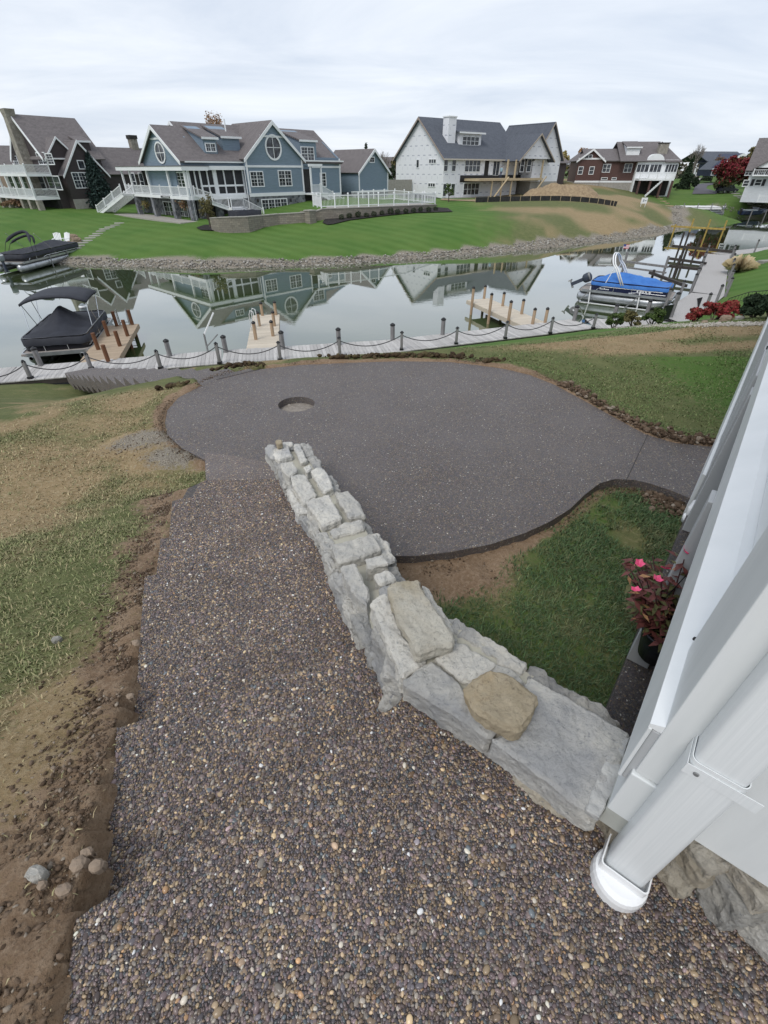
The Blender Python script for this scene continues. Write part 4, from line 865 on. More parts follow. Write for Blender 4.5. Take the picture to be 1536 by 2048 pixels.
def post(name, base, h, w, m, label=None, group=None, deep=0.0, cap=True, parent=None, skirt=False, rnd=True):
    b = Vector(base)
    if parent is None: r = empty(name, b, 0, label, 'post', group)
    else: r = None
    mb = MB()
    if rnd: mb.tube((0, 0, -deep), (0, 0, h), w/2, w/2*.97, 10)
    else: mb.box(-w/2, w/2, -w/2, w/2, -deep, h)
    q = mb.build('post' if parent else 'shaft', m, r or parent, bevel=0)
    off = (XF[parent.name].inverted() @ b) if parent else Vector((0, 0, 0)); q.location = off
    own = q if parent else r
    if cap:
        mb = MB(); mb.lathe((0, 0, h), [(w*.56, -.05), (w*.58, 0), (w*.42, .035), (w*.12, .075)], 10) if rnd else mb.lathe((0, 0, h), [(w*.75, -.03), (w*.75, .015), (w*.2, .07)], 4)
        c = mb.build('cap', M['black'], own)
    if skirt:
        mb = MB(); mb.box(-w*.75, w*.75, -w*.75, w*.75, 0, .09); mb.build('base', M['black'], own)
    return r or q
RP = [(62,757,723),(183,738,708),(322,737,702),(440,727,687),(561,720,685),(680,712.5,676),(803,700,665),(912,688,656),(1010,677,644),(1100,667,636),(1186,657,629)]
tops = []
for i, (x, y, ty) in enumerate(RP):
    b = at(x, y, DK); h = up(b, ty); post('rope_post', b, h, .12, M['greypost'], f'square grey rope post with a dark cap, {ORD[i]} from the left along the boardwalk', 'rope posts along the boardwalk', cap=True, skirt=True, rnd=False); tops.append(b+Vector((0, 0, h-.12)))
tops = [tops[0]+(tops[0]-tops[1])]+tops
for i in range(len(tops)-1):
    a, b = tops[i], tops[i+1]; sag = .36; pts = [a.lerp(b, t/12)-Vector((0, 0, sag*4*(t/12)*(1-t/12))) for t in range(13)]
    r = empty('rope', a, 0); mb = MB(); mb.path(pts, .023, 6); o = mb.build('rope', M['rope'], None, smooth=True); bpy.data.objects.remove(r)
    tag(o, f'drooping rope between boardwalk posts, {ORD[i]} span from the left', 'rope', 'rope spans of the boardwalk')
PL = [(82,731,697,'black-capped grey piling beside the bow of the dark covered boat'),(340,712,681,'black-capped grey piling left of the metal davit'),(452,704,673,'black-capped grey piling between davit and centre pier'),(566,698,664,'black-capped grey piling at the foot of the centre pier'),
      (678,690,658,'black-capped grey piling right of the centre pier'),(785,679,649,'black-capped grey piling midway between centre and right piers'),(885,669,638,'black-capped grey piling left of the right pier'),
      (1148,641,613,'grey piling at the stern corner of the blue covered boat'),(1228,634,610,'grey piling below the middle of the blue covered boat'),(1293,628,601,'grey piling under the bow of the blue covered boat'),(1341,634,586,'tall grey piling where the boardwalk turns')]
for x, y, ty, lb in PL:
    b = at(x, y, DK); post('piling', b, up(b, ty), .23, M['greypost'], lb, 'pilings of the boardwalk', deep=2.0)
k = 0
for LN, off, sd in ((LINE2[1:], walkw+.1, 'water'), (LINE2[1:], -.1, 'lawn')):
    for p, d in walk_along(LN, 3.25)[1:]:
        n = Vector((-d.y, d.x)); c = p+n*off; post('walk_post', (c.x, c.y, -DK), 1.15, .17, M['greypost'], f'grey post on the {sd} side of the far boardwalk, {ORD[k % 10]} from the turn', f'posts on the {sd} side of the far boardwalk', deep=1.8); k += 1
    k = 0
for k, (p, d) in enumerate(walk_along(LINE3, 3.9)[1:9]): post('walk_post', (p.x, p.y, -DK), 1.15, .16, M['greypost'], f'grey post along the farthest boardwalk, {ORD[k]} from the grass clump', 'posts of the farthest boardwalk', deep=1.2)
def pier(name, label, a0, a1, w0, m, pm, posts, pw=.19, step=.18, d=DK, sm=None):
    A, B = at(*a0, d), at(*a1, d); dr = (B-A).normalized(); n = Vector((-dr.y, dr.x, 0)); L = (B-A).length
    r = empty(name, A, math.atan2(dr.y, dr.x), label, 'pier'); me = MB().box(-step/2+.004, step/2-.004, -w0/2, w0/2, -.04, 0).mesh('plank', m)
    for k in range(int(L/step)): o = link('plank', me, r); o.location = (step*(k+.5), random.uniform(-.01, .01), random.uniform(-.003, .003))
    for s in (-1, 1): mb = MB(); mb.box(0, L, s*(w0/2-.02)-.03, s*(w0/2-.02)+.03, -.24, -.041); mb.build('side_beam', sm or m, r)
    for x, y, ty in posts:
        b = at(x, y, d); h = up(b, ty); post('post', b, h, pw, pm, deep=2.0, parent=r, cap=pm is not M['brownpost'])
    return r
P1 = pier('finger_pier', 'tan finger pier with brown posts beside the black covered boat', (197,722), (246,649), 1.63, M['tanwood'], M['brownpost'],
     [(217,723,690),(197,699,666),(240,692,662),(255.5,672,640),(217,672,642),(234,652,623),(265,649,620)])
P2 = pier('finger_pier', 'pale finger pier straight out from the middle of the boardwalk', (525,698), (532.5,629), 1.55, M['palewood'], M['tanpost'],
     [(512,679,645),(519,652,625),(525,631,606),(546,672,643),(549,652,624),(552,630,604)], .18)
P3 = pier('finger_pier', 'pale finger pier with tan posts left of the blue covered boat', (1066,647), (955,598), 1.63, M['palewood'], M['tanpost'],
     [(944,608,575),(968,597,572),(979,625,588),(1005,612,586),(1017,640,603),(1043,628,600),(1065,648,618),(1090,645,617)], .18)
def ladder(name, label, base, h, w, az, m, n=4):
    r = empty(name, base, az, label, 'ladder'); 
    for s in (-1, 1): mb = MB(); mb.path([(0, s*w/2, -.9), (0, s*w/2, h*.8), (.08, s*w/2, h), (.22, s*w/2, h*.95), (.28, s*w/2, .05)], .022, 8); mb.build('rail', m, r, smooth=True)
    for k in range(n): mb = MB(); mb.tube((0, -w/2, -.75+.3*k), (0, w/2, -.75+.3*k), .02); mb.build('rung', m, r)
ladder('swim_ladder', 'white curved swim ladder on the left edge of the centre pier', at(509,658,DK)-Vector((.1, 0, 0)), 1.0, .5, 0, M['whiteplastic'])
ladder('swim_ladder', 'grey metal swim ladder at the outer end of the brown posted pier', at(250,651,DK)+Vector((0, .1, 0)), .85, .5, math.radians(-74), M['steel'])
dv = empty('boat_davit', at(416,704,DK), 0, 'bare metal davit with a slanting white arm on the boardwalk edge', 'davit')
mb = MB(); mb.tube((0, 0, -.2), (0, 0, .85), .05, .045); mb.build('mast', M['steel'], dv); mb = MB(); mb.bar((0, 0, .55), (-.45, .2, 1.35), .09, .06) if False else mb.bar((0, 0, .8), (.55, .3, 1.7), .08, .05); mb.build('arm', M['whiteplastic'], dv); mb = MB(); mb.tube((0, 0, .25), (.55, .25, .75), .03); mb.build('brace', M['steel'], dv)
# timber frames of the empty slips
def frame(label, bpx, d, posts, m, bw=.2, cat='dock frame', two=None):
    A, B = at(*bpx[0], d), at(*bpx[1], d); r = empty('slip_frame', A, 0, label, cat, 'empty boat slip frames')
    mb = MB(); mb.bar(A, B, .22, bw); mb.build('beam', m, r, world=True)
    if two: mb = MB(); mb.bar(A-Vector((0, 0, two)), B-Vector((0, 0, two)), .16, bw*.8); mb.build('beam', m, r, world=True)
    for t, h in posts: p = A.lerp(B, t); post('post', p, h, .2, m, deep=2.2, parent=r, cap=False)
frame('dark slip frame with two beams behind the blue boat cover', ((1243,522),(1336,534)), 6.65, [(.08, .75), (.95, .8)], M['greypost'], .16, two=.45)
frame('dark slip beam reaching to the boardwalk beyond the blue boat', ((1300,545),(1372,572)), 6.95, [(.1, .3)], M['darkwood'], .2)
frame('thin slip beam level with the middle of the far boardwalk', ((1338,532),(1403,539)), 6.77, [(.25, .9)], M['darkwood'])
frame('dark slip beam between far boardwalk and two pairs of pilings', ((1340,517),(1412,527)), 6.77, [(.3, 1.0), (.38, 1.0)], M['darkwood'])
frame('long dark slip beam near the far end of the boardwalk', ((1345,492),(1470,504)), 6.77, [(.12, 1.4), (.2, 1.4), (.4, 1.2)], M['darkwood'], .24)
frame('yellow new timber frame standing in the narrow water', ((1342,452.5),(1451,458.5)), 6.29, [(.08, .25), (.38, 1.0), (.68, 1.0), (.97, 1.0)], M['yellow'], .2)
# ================================================================ PONTOON BOATS
def grid_mesh(name, xs, ys, f, m, skirt=0, smooth=True):
    V = [(x, y, f(x, y)) for x in xs for y in ys]; n = len(ys); F = [(i*n+j, i*n+j+1, (i+1)*n+j+1, (i+1)*n+j) for i in range(len(xs)-1) for j in range(n-1)]; mb = MB(); mb.add(V, F)
    if skirt:
        ed = [i*n for i in range(len(xs))]+[(len(xs)-1)*n+j for j in range(1, n)]+[i*n+n-1 for i in range(len(xs)-2, -1, -1)]+[j for j in range(n-2, 0, -1)]; k = len(mb.v)
        mb.v += [(V[i][0], V[i][1], V[i][2]-skirt) for i in ed]; L = len(ed); mb.f += [(ed[i], ed[(i+1) % L], k+(i+1) % L, k+i) for i in range(L)]
    return mb.mesh(name, m, smooth)
def pontoon(label, loc, rz, L, beam, panel, cover, hf, bimini=None, tower=False, motor=True, tilt=0.0, cf=(.0, 1.0), group='covered pontoon boats', skirt=.30):
    r = empty('pontoon_boat', loc, rz, label, 'boat', group); b = beam/2
    for s in (-1, 1):
        mb = MB(); pr = [(.0, -L/2), (.2, -L/2+.01), (.32, -L/2+.15), (.32, L/2-1.1), (.30, L/2-.7), (.22, L/2-.3), (.08, L/2-.03)]
        n = 14; vs = []
        for q, x in pr:
            lift = .30*max(0, (x-(L/2-1.1))/1.1)**1.5
            for k in range(n): a = 2*math.pi*k/n; vs.append((x, s*(b-.38)+max(q, .002)*math.cos(a), .22+lift+max(q, .002)*math.sin(a)))
        mb.add(vs, [(i*n+k, i*n+(k+1) % n, (i+1)*n+(k+1) % n, (i+1)*n+k) for i in range(len(pr)-1) for k in range(n)]); mb.build('pontoon', M['alu'], r, smooth=True)
    mb = MB(); mb.box(-L/2+.1, L/2-.1, -b, b, .60, .68); mb.build('deck', mat('boat_carpet', (.33, .3, .28), (.26, .24, .22), 20, .9), r)
    mb = MB(); o_ = rrect(-L/2+.08, L/2-.08, -b-.02, b+.02, .35); i_ = rrect(-L/2+.12, L/2-.12, -b+.02, b-.02, .32); n = len(o_)
    mb.add([(x, y, .56) for x, y in o_]+[(x, y, .72) for x, y in o_]+[(x, y, .72) for x, y in i_]+[(x, y, .56) for x, y in i_], [(q*n+i, q*n+(i+1) % n, ((q+1) % 4)*n+(i+1) % n, ((q+1) % 4)*n+i) for q in range(4) for i in range(n)])
    mb.build('deck_edge', M['alu'], r)
    x0, x1 = -L/2+.75, L/2-.45; o_ = rrect(x0, x1, -b+.06, b-.06, .42); i_ = rrect(x0+.05, x1-.05, -b+.11, b-.11, .38); n = len(o_)
    mb = MB(); mb.add([(x, y, .70) for x, y in o_]+[(x, y, 1.30) for x, y in o_]+[(x, y, 1.30) for x, y in i_]+[(x, y, .70) for x, y in i_], [(q*n+i, q*n+(i+1) % n, ((q+1) % 4)*n+(i+1) % n, ((q+1) % 4)*n+i) for q in range(4) for i in range(n)])
    mb.build('side_panel', panel, r, smooth=False)
    for z, xa, xb in ((.98, x0+.5, x1-.3), (.82, x0+2.6, x1-.1)):
        for s in (-1, 1):
            mb = MB(); mb.path([(xa, s*(b-.05), .74), (xa+.25, s*(b-.05), z-.04), (xa+.5, s*(b-.05), z), (xb, s*(b-.05), z)], .018, 6); mb.build('rail', M['chrome'], r)
    for x in (x0+1.6, x0+.45*L):
        for s in (-1, 1): mb = MB(); mb.tube((x, s*(b-.045), .7), (x, s*(b-.045), 1.12), .018); mb.build('stanchion', M['chrome'], r)
    for y in (-.5, .5): mb = MB(); mb.tube((x1+.03, y, .7), (x1+.03, y, 1.02), .022); mb.build('stanchion', M['chrome'], r)
    xs = np.linspace(x0-.03, x1+.06, 44); ys = np.linspace(-b+.03, b-.03, 23)
    def hc(x, y):
        ex = min(x-xs[0], xs[-1]-x); ey = min(y-ys[0], ys[-1]-y); edge = min(1, ex/.25)*min(1, ey/.2)
        cr_ = 1-.06*(1-edge); rd = 0
        return 1.30*cr_+hf(x, y/b)*min(1, ex/.9)**.8*min(1, ey/(b*.95))**.85+.045*noise.noise(Vector((x*1.6, y*2.2, L)))+.03*noise.noise(Vector((x*4.2+y*2, y*3.5, L)))+rd
    V = grid_mesh('cover', xs, ys, hc, cover, skirt)
    for v in V.vertices:                               # round the four corners of the cover
        x, y = v.co.x, v.co.y; R = .42
        for cx_, cy_ in ((xs[0]+R, ys[0]+R), (xs[0]+R, ys[-1]-R), (xs[-1]-R, ys[0]+R), (xs[-1]-R, ys[-1]-R)):
            dx_, dy_ = x-cx_, y-cy_
            if dx_*(cx_-(xs[0]+xs[-1])/2) > 0 and dy_*(cy_) > 0:
                l_ = math.hypot(dx_, dy_); m_ = max(abs(dx_), abs(dy_))
                if l_ > 1e-6: v.co.x = cx_+dx_*m_/l_; v.co.y = cy_+dy_*m_/l_
    link('cover', V, r)
    if bimini:
        xa, xb, zt, fold = bimini
        if not fold:
            me = grid_mesh('bimini_canvas', np.linspace(xa, xb, 9), np.linspace(-b, b, 13), lambda x, y: zt+.28*(1-(abs(y)/b)**2.6)-.05*abs((x-(xa+xb)/2)/((xb-xa)/2))**2, M['canvas'], .10); o = link('bimini', me, r)
            sm = o.modifiers.new('thickness', 'SOLIDIFY'); sm.thickness = .02
            for s in (-1, 1):
                for p, q in (((xa+.1, zt-.05), (xa+.95, 1.3)), ((xb-.1, zt-.05), (xb-1.0, 1.3)), (((xa+xb)/2-.2, zt), (xa+.6, 1.35)), ((xb-.15, zt-.1), (xb+.15, 1.35))):
                    mb = MB(); mb.tube((p[0], s*(b-.06), p[1]), (q[0], s*(b-.06), q[1]), .017); mb.build('bimini_pole', M['chrome'], r)
        else:
            for x_, h_, m_, rr in ((xa, zt, M['canvas'], .13), (xa+.5, zt-.35, M['canvas'], .10)):
                mb = MB(); pts = [(x_-1.6+1.6*math.sin(math.pi*t/16)*1.0, -b+.05+2*(b-.05)*t/16, 1.3+(h_-1.3)*math.sin(math.pi*t/16)**.45) for t in range(17)]; mb.path(pts, [.02 if t in (0, 1, 15, 16) else rr for t in range(17)], 8); mb.build('bimini', m_, r, smooth=True)
            for s in (-1, 1): mb = MB(); mb.tube((xa+1.2, s*(b-.06), 1.2), (xa-.6, s*(b-.06), zt-.1), .022); mb.build('bimini_pole', M['chrome'], r)
    if tower:
        for dx_ in (0, .14):
            mb = MB(); xt = -L/2+2.0
            pts = [(xt+.75+dx_, -b+.05, 1.15), (xt+.15+dx_, -b+.12, 2.1)]+[(xt-.1+dx_-.25*math.sin(math.pi*t/10), -(b-.2)*math.cos(math.pi*t/10), 2.35+.55*math.sin(math.pi*t/10)) for t in range(11)]+[(xt+.15+dx_, b-.12, 2.1), (xt+.75+dx_, b-.05, 1.15)]
            mb.path(pts, .045, 8); mb.build('tower', M['whiteplastic'], r, smooth=True)
        for s in (-1, 1): mb = MB(); mb.tube((xt-.3, s*(b-.06), 1.1), (xt+.05, s*(b-.14), 2.2), .03); mb.build('tower_leg', M['whiteplastic'], r)
        mb = MB(); mb.tube((xt+.1, .25, 2.85), (xt+.0, .25, 3.45), .012); fp = mb.build('flag_staff', M['chrome'], r)
        for k in range(7): mb = MB(); z_ = 3.42-.035*k; mb.box(xt+.02, xt+.38, .245, .255, z_-.034, z_); mb.build('flag_stripe', mat('flag_red', (.5, .03, .04)) if k % 2 == 0 else M['whiteplastic'], fp)
        mb = MB(); mb.box(xt+.02, xt+.17, .24, .26, 3.30, 3.424); mb.build('flag_canton', mat('flag_blue', (.03, .05, .2)), fp)
    if motor:
        mt = empty('motor', (-L/2+.05, 0, .75)); mt.parent = r; mt.rotation_euler = (0, tilt, 0)
        mb = MB(); mb.lathe((-.35, 0, .1), [(.16, 0), (.24, .1), (.26, .35), (.2, .55), (.06, .62)], 14, 1.25, .8); mb.build('cowling', M['greyplastic'] if tilt == 0 else mat('dark_outboard', (.04, .05, .07), None, 1, .3), mt, smooth=True)
        mb = MB(); mb.lathe((-.35, 0, .55), [(.265, -.02), (.24, .06), (.12, .14)], 14, 1.25, .8); mb.build('cowling_top', M['whiteplastic'] if tilt == 0 else M['steel'], mt, smooth=True)
        mb = MB(); mb.bar((-.35, 0, .1), (-.38, 0, -.75), .14, .24, (1, 0, 0)); mb.build('leg', mat('outboard_leg', (.05, .06, .085), None, 1, .35), mt, bevel=.02)
        mb = MB(); mb.tube((-.62, 0, -.72), (-.1, 0, -.72), .05, .08, 10); [mb.bar((-.64, 0, -.72), (-.66, .17*math.cos(a), -.72+.17*math.sin(a)), .1, .02) for a in (0, 2.09, 4.19)]; mb.build('propeller', M['steel'], mt)
    return r
az = math.radians(106-180)                              # stern to bow heading of the near boat
bow = at(112, 709, 7.05); h_ = Vector((math.cos(az), math.sin(az), 0)); c = bow-h_*3.2
pontoon('black pontoon boat under a charcoal tent cover and raised bimini, bow to the boardwalk', (c.x, c.y, -7.66), az, 6.4, 2.95, M['hullblack'], M['canvas'], lambda x, y: .72*math.exp(-((x-.25)/1.15)**2)*(1-abs(y)**1.3)+.22*math.exp(-((x-1.1)/1.5)**2)*(1-abs(y)), (-1.5, 1.0, 2.5, False))
blue = None
st, bw = at(1166, 577, 6.95), at(1347, 597, 6.95); dd = (bw-st); az = math.atan2(dd.y, dd.x); LB = dd.length+.2; c = (st+bw)/2
blue = pontoon('navy pontoon boat with a bright blue cover and white tower, raised on a lift', (c.x, c.y, -7.46), az, LB, 2.5, M['hullnavy'], M['bluecanvas'], lambda x, y: .40*math.exp(-((x+.8)/1.1)**2)*(1-abs(y)**1.5)+.30*math.exp(-((x-.9)/1.4)**2)*(1-abs(y)**1.4), None, True, True, 1.05, skirt=.2)
# white script and registration marks on the panel of the blue boat
mb = MB(); b = -1.25+.055
for k in range(9): x = -LB/2+1.45+.07*k; mb.box(x, x+.05, b-.006, b, .80, .80+(.10 if k in (0, 4) else .055))
o = mb.build('name_script', M['whiteplastic'], blue); o['kind'] = 'stuff'
mb = MB(); x = .75
for w_, g_ in ((.09, .09), (.05, .02), (.05, .02), (.05, .02), (.05, .07), (.05, .02), (.05, .1), (.12, 0)): mb.box(x, x+w_, b-.006, b, .86, .95); x += w_+g_
o = mb.build('registration_mark', M['whiteplastic'], blue); o['kind'] = 'stuff'
# lift under the blue boat
lf = empty('boat_lift', (c.x, c.y, -7.6), az, 'white steel lift cradle with slanted struts under the blue covered boat', 'boat lift')
for x in (-LB*.36, LB*.16):
    mb = MB(); mb.bar((x, -1.5, -.05), (x, 1.5, -.05), .14, .12); mb.build('cross_beam', M['steel'], lf)
    for s in (-1, 1):
        mb = MB(); mb.bar((x+.12, s*1.38, .0), (x, s*1.40, 1.1), .07, .07); mb.build('guide_post', M['whiteplastic'], lf)
        mb = MB(); mb.bar((x-.75, s*1.42, -.1), (x+.05, s*1.42, .85), .07, .07); mb.build('strut', M['steel'], lf)
for s in (-1, 1): mb = MB(); mb.bar((-LB*.45, s*1.3, -.02), (LB*.3, s*1.3, -.02), .1, .1); mb.build('side_beam', M['whiteplastic'], lf)
ww = empty('winch', at(1146,620,6.55), 0, 'round winch wheel on the piling at the stern of the blue boat', 'winch'); mb = MB(); mb.tube((0, -.04, 0), (0, .04, 0), .2, .2, 16); mb.build('wheel', M['steel'], ww); mb = MB(); mb.tube((0, -.1, 0), (0, .1, 0), .05, .05, 8); mb.build('hub', M['whiteplastic'], ww)
# far left boat
c = at(62, 528, 7.25); c2 = at(146, 507, 7.25); az = math.atan2(c2.y-c.y, c2.x-c.x); LB = 10.0; hv = Vector((math.cos(az), math.sin(az), 0)); c = c2-hv*LB/2
pontoon('silver pontoon boat under a long black cover on a lift at the far bank', (c.x, c.y, -7.4), az, LB, 2.8, M['hullblack'], M['canvas'], lambda x, y: .45*(1-abs(y)**1.5)*(.6+.4*math.sin(x*.9)), (-1.6, 2.6, 0, True) if False else (-1.2, 2.75, 2.75, True), False, True, 0)
for x in (-1.0, 1.8):
    p = Vector((c.x, c.y, -7.6))+hv*x+Vector((hv.y, -hv.x, 0))*1.5; mb = MB(); mb.tube(p-Vector((0, 0, 1)), p+Vector((0, 0, 1.0)), .05); o = mb.build('lift_post', M['steel'], None); tag(o, 'thin lift post beside the far left boat, '+('left one' if x < 0 else 'right one'), 'post', 'lift posts of the far left boat')
# boats moored at the far bend
p1 = at(1390, 431, 7.5); pontoon('distant pontoon boat with a white and dark cover among lift posts', (p1.x, p1.y, -7.3), math.radians(178), 10, 2.8, M['hullblack'], mat('white_canvas', (.6, .6, .6)), lambda x, y: .2, None, False, True, 0, group='boats at the far bend')
for k, t_ in enumerate((-4, -1.2, 1.6, 4.2)):
    p = p1+Vector((t_, -2, 0)); post('lift_post', (p.x, p.y, -7.5), 2.2, .16, M['greypost'], f'lift post in front of the distant pontoon boat, {ORD[k]} from the left', 'lift posts at the far bend', deep=1, cap=False)
p2 = at(1503, 434, 7.5); sb = empty('speed_boat', (p2.x, p2.y, -7.4), math.radians(15), 'distant small dark runabout raised on a lift at the far bank', 'boat', 'boats at the far bend')
mb = MB(); hs = [(-3, .95, .25, .95), (-1, 1.1, .15, .95), (1.2, 1.0, .2, 1.05), (2.4, .55, .45, 1.15), (3.1, .05, .8, 1.2)]; vs = []
for x, w_, z0, z1 in hs: vs += [(x, -w_, z1), (x, -w_*.8, z0+.2), (x, 0, z0), (x, w_*.8, z0+.2), (x, w_, z1)]
mb.add(vs, [(i*5+k, i*5+k+1, i*5+5+k+1, i*5+5+k) for i in range(4) for k in range(4)]+[(i*5, i*5+5, i*5+9, i*5+4) for i in range(4)]+[(0, 1, 2, 3, 4)]); mb.build('hull', mat('dark_blue_gelcoat', (.02, .03, .06), None, 1, .25), sb)
mb = MB(); mb.ext([(.2, -.8, 1.0), (.75, -.7, 1.02), (.35, -.7, 1.5)], (0, 1.5, 0)); mb.build('windscreen', M['glass'], sb); mb = MB(); mb.box(-2.2, .1, -.8, .8, .95, 1.15); mb.build('seats', M['greyplastic'], sb, bevel=.08)
mb = MB(); mb.lathe((-3.15, 0, .9), [(.1, -.6), (.2, 0), (.22, .4), (.1, .55)], 10); mb.build('motor', M['black'], sb)
for s in (-1, 1): mb = MB(); mb.bar((s*1.8, -1.2, -1.2), (s*1.8, -1.2, 1.2), .14, .14); mb.build('lift_leg', M['greypost'], sb)
# ================================================================ HOUSES ACROSS THE WATER
class House:
    """local axes: s along the front to the right, t away from us, z up; heights are given relative to eye level"""
    def __init__(h, name, label, O, psi, zb, cat='house', group=None):
        h.O = O; h.psi = math.radians(psi); h.zb = zb; h.r = empty(name, (O[0], O[1], zb), h.psi, label, cat, group)
        h.a = (math.cos(h.psi), math.sin(h.psi)); h.b = (-math.sin(h.psi), math.cos(h.psi))
    def put(h, n, mb, m, par=None): return mb.build(n, m, par or h.r)
    def box(h, n, s0, s1, t0, t1, z0, z1, m, par=None): return h.put(n, MB().box(s0, s1, t0, t1, z0-h.zb, z1-h.zb), m, par)
    def ft(h, n, poly, t0, t1, m, par=None): return h.put(n, MB().ext([(s, t0, z-h.zb) for s, z in poly], (0, t1-t0, 0)), m, par)
    def fs(h, n, poly, s0, s1, m, par=None): return h.put(n, MB().ext([(s0, t, z-h.zb) for t, z in poly], (s1-s0, 0, 0)), m, par)
    def quad(h, n, pts, th, m, par=None):
        p = [Vector((s, t, z-h.zb)) for s, t, z in pts]; nn = (p[1]-p[0]).cross(p[2]-p[0]).normalized()
        if nn.z < 0: nn = -nn
        return h.put(n, MB().ext([q-nn*th for q in p], nn*th), m, par)
    def roof_s(h, s0, s1, t0, t1, ze, zr, m, ov=.35, th=.18, rt=None, name='roof'):      # ridge along s
        rt = (t0+t1)/2 if rt is None else rt; k0 = (zr-ze)/(rt-t0); k1 = (zr-ze)/(t1-rt)
        a = h.quad(name, [(s0, t0-ov, ze-k0*ov), (s1, t0-ov, ze-k0*ov), (s1, rt, zr), (s0, rt, zr)], th, m)
        h.quad(name, [(s0, rt+.002, zr), (s1, rt+.002, zr), (s1, t1+ov, ze-k1*ov), (s0, t1+ov, ze-k1*ov)], th, m); return a
    def roof_t(h, s0, s1, t0, t1, ze, zr, m, ov=.35, th=.18):                 # ridge along t
        ms = (s0+s1)/2; k = (zr-ze)/(ms-s0)
        h.quad('roof', [(s0-ov, t0, ze-k*ov), (ms, t0, zr), (ms, t1, zr), (s0-ov, t1, ze-k*ov)], th, m)
        h.quad('roof', [(ms+.002, t0, zr), (s1+ov, t0, ze-k*ov), (s1+ov, t1, ze-k*ov), (ms+.002, t1, zr)], th, m)
    def rake(h, plane, pos, u0, u1, ze, zr, w=.28, ov=.35, m=None, d=.10):      # white boards along a gable
        m = m or M['trim']; mu = (u0+u1)/2; k = (zr-ze)/(mu-u0)
        for sg in (-1, 1):
            e = (mu+sg*((mu-u0)+ov), ze-k*ov); pl = [e, (mu, zr), (mu, zr-w*1.35), (e[0], e[1]-w*1.2)]
            if plane == 'f': h.ft('rake_board', pl, pos-d, pos, m)
            else: h.fs('rake_board', pl, pos-d, pos, m)
    def px(h, plane, pos, x, y):
        r = ray(x, y); nx, ny = (h.b if plane == 'f' else h.a); c = (h.O[0]*nx+h.O[1]*ny)+pos; t = c/(r[0]*nx+r[1]*ny); X, Y, Z = r[0]*t-h.O[0], r[1]*t-h.O[1], r[2]*t
        u = X*h.a[0]+Y*h.a[1] if plane == 'f' else X*h.b[0]+Y*h.b[1]; return u, Z
    def win(h, plane, pos, u0, u1, z0, z1, nu=1, nz=2, gu=2, gz=2, tw=.11, fm=None, name='window', par=None, frame=True):
        """nu sashes side by side, nz stacked; each a pane with gu x gz lights"""
        fm = fm or M['trim']; mb = MB()
        def bx(a0, a1, b0, b1, d0, d1, tgt):
            if plane == 'f': tgt.box(a0, a1, pos-d1, pos-d0, b0-h.zb, b1-h.zb)
            else: tgt.box(pos-d1, pos-d0, a0, a1, b0-h.zb, b1-h.zb)
        bx(u0-tw, u0, z0-tw, z1+tw, .0, .07, mb); bx(u1, u1+tw, z0-tw, z1+tw, .0, .07, mb); bx(u0, u1, z1, z1+tw, .0, .07, mb); bx(u0, u1, z0-tw, z0, .0, .08, mb)
        for i in range(1, nu): u = u0+(u1-u0)*i/nu; bx(u-.05, u+.05, z0, z1, .0, .06, mb)
        for j in range(1, nz): z = z0+(z1-z0)*j/nz; bx(u0, u1, z-.03, z+.03, .0, .05, mb)
        o = h.put(name, mb, fm, par); mb = MB()
        for i in range(nu):
            for j in range(nz):
                a0, a1 = u0+(u1-u0)*i/nu, u0+(u1-u0)*(i+1)/nu; b0, b1 = z0+(z1-z0)*j/nz, z0+(z1-z0)*(j+1)/nz
                for k in range(1, gu): u = a0+(a1-a0)*k/gu; bx(u-.014, u+.014, b0, b1, .0, .035, mb)
                for k in range(1, gz): z = b0+(b1-b0)*k/gz; bx(a0, a1, z-.014, z+.014, .0, .035, mb)
        if mb.v and gu*gz > 1: h.put('glazing_bar', mb, fm, o)
        mb = MB(); bx(u0, u1, z0, z1, .0, .02, mb); h.put('pane', mb, M['glass'], o); return o
    def wpx(h, plane, pos, x0, y0, x1, y1, nu=1, nz=2, gu=1, gz=1, **k):
        ym, xm = (y0+y1)/2, (x0+x1)/2; u0 = h.px(plane, pos, x0, ym)[0]; u1 = h.px(plane, pos, x1, ym)[0]; z1 = h.px(plane, pos, xm, y0)[1]; z0 = h.px(plane, pos, xm, y1)[1]
        return h.win(plane, pos, min(u0, u1), max(u0, u1), z0, z1, nu, nz, gu, gz, **k)
    def oval(h, plane, pos, u, z, ru, rz):
        mb = MB(); n = 24; R = []
        for q, d in ((1.18, 0), (1.18, .09), (1.0, .09), (1.0, 0)): R.append([(u+ru*q*math.cos(2*math.pi*i/n), z+rz*q*math.sin(2*math.pi*i/n), pos-d) for i in range(n)])
        P = lambda a, b, c: (a, c, b-h.zb) if plane == 'f' else (c, a, b-h.zb)
        mb.add([P(*p) for r_ in R for p in r_], [(q*n+i, q*n+(i+1) % n, (q+1)*n+(i+1) % n, (q+1)*n+i) for q in range(3) for i in range(n)])
        for a0, a1, b0, b1 in ((u-.035, u+.035, z-rz, z+rz), (u-ru, u+ru, z-.035, z+.035)):
            if plane == 'f': mb.box(a0, a1, pos-.06, pos-.02, b0-h.zb, b1-h.zb)
            else: mb.box(pos-.06, pos-.02, a0, a1, b0-h.zb, b1-h.zb)
        o = h.put('round_window', mb, M['trim']); mb = MB(); mb.add([P(*p) for p in R[2]], [tuple(range(n))]); v = Vector((0, -.015, 0)) if plane == 'f' else Vector((-.015, 0, 0))
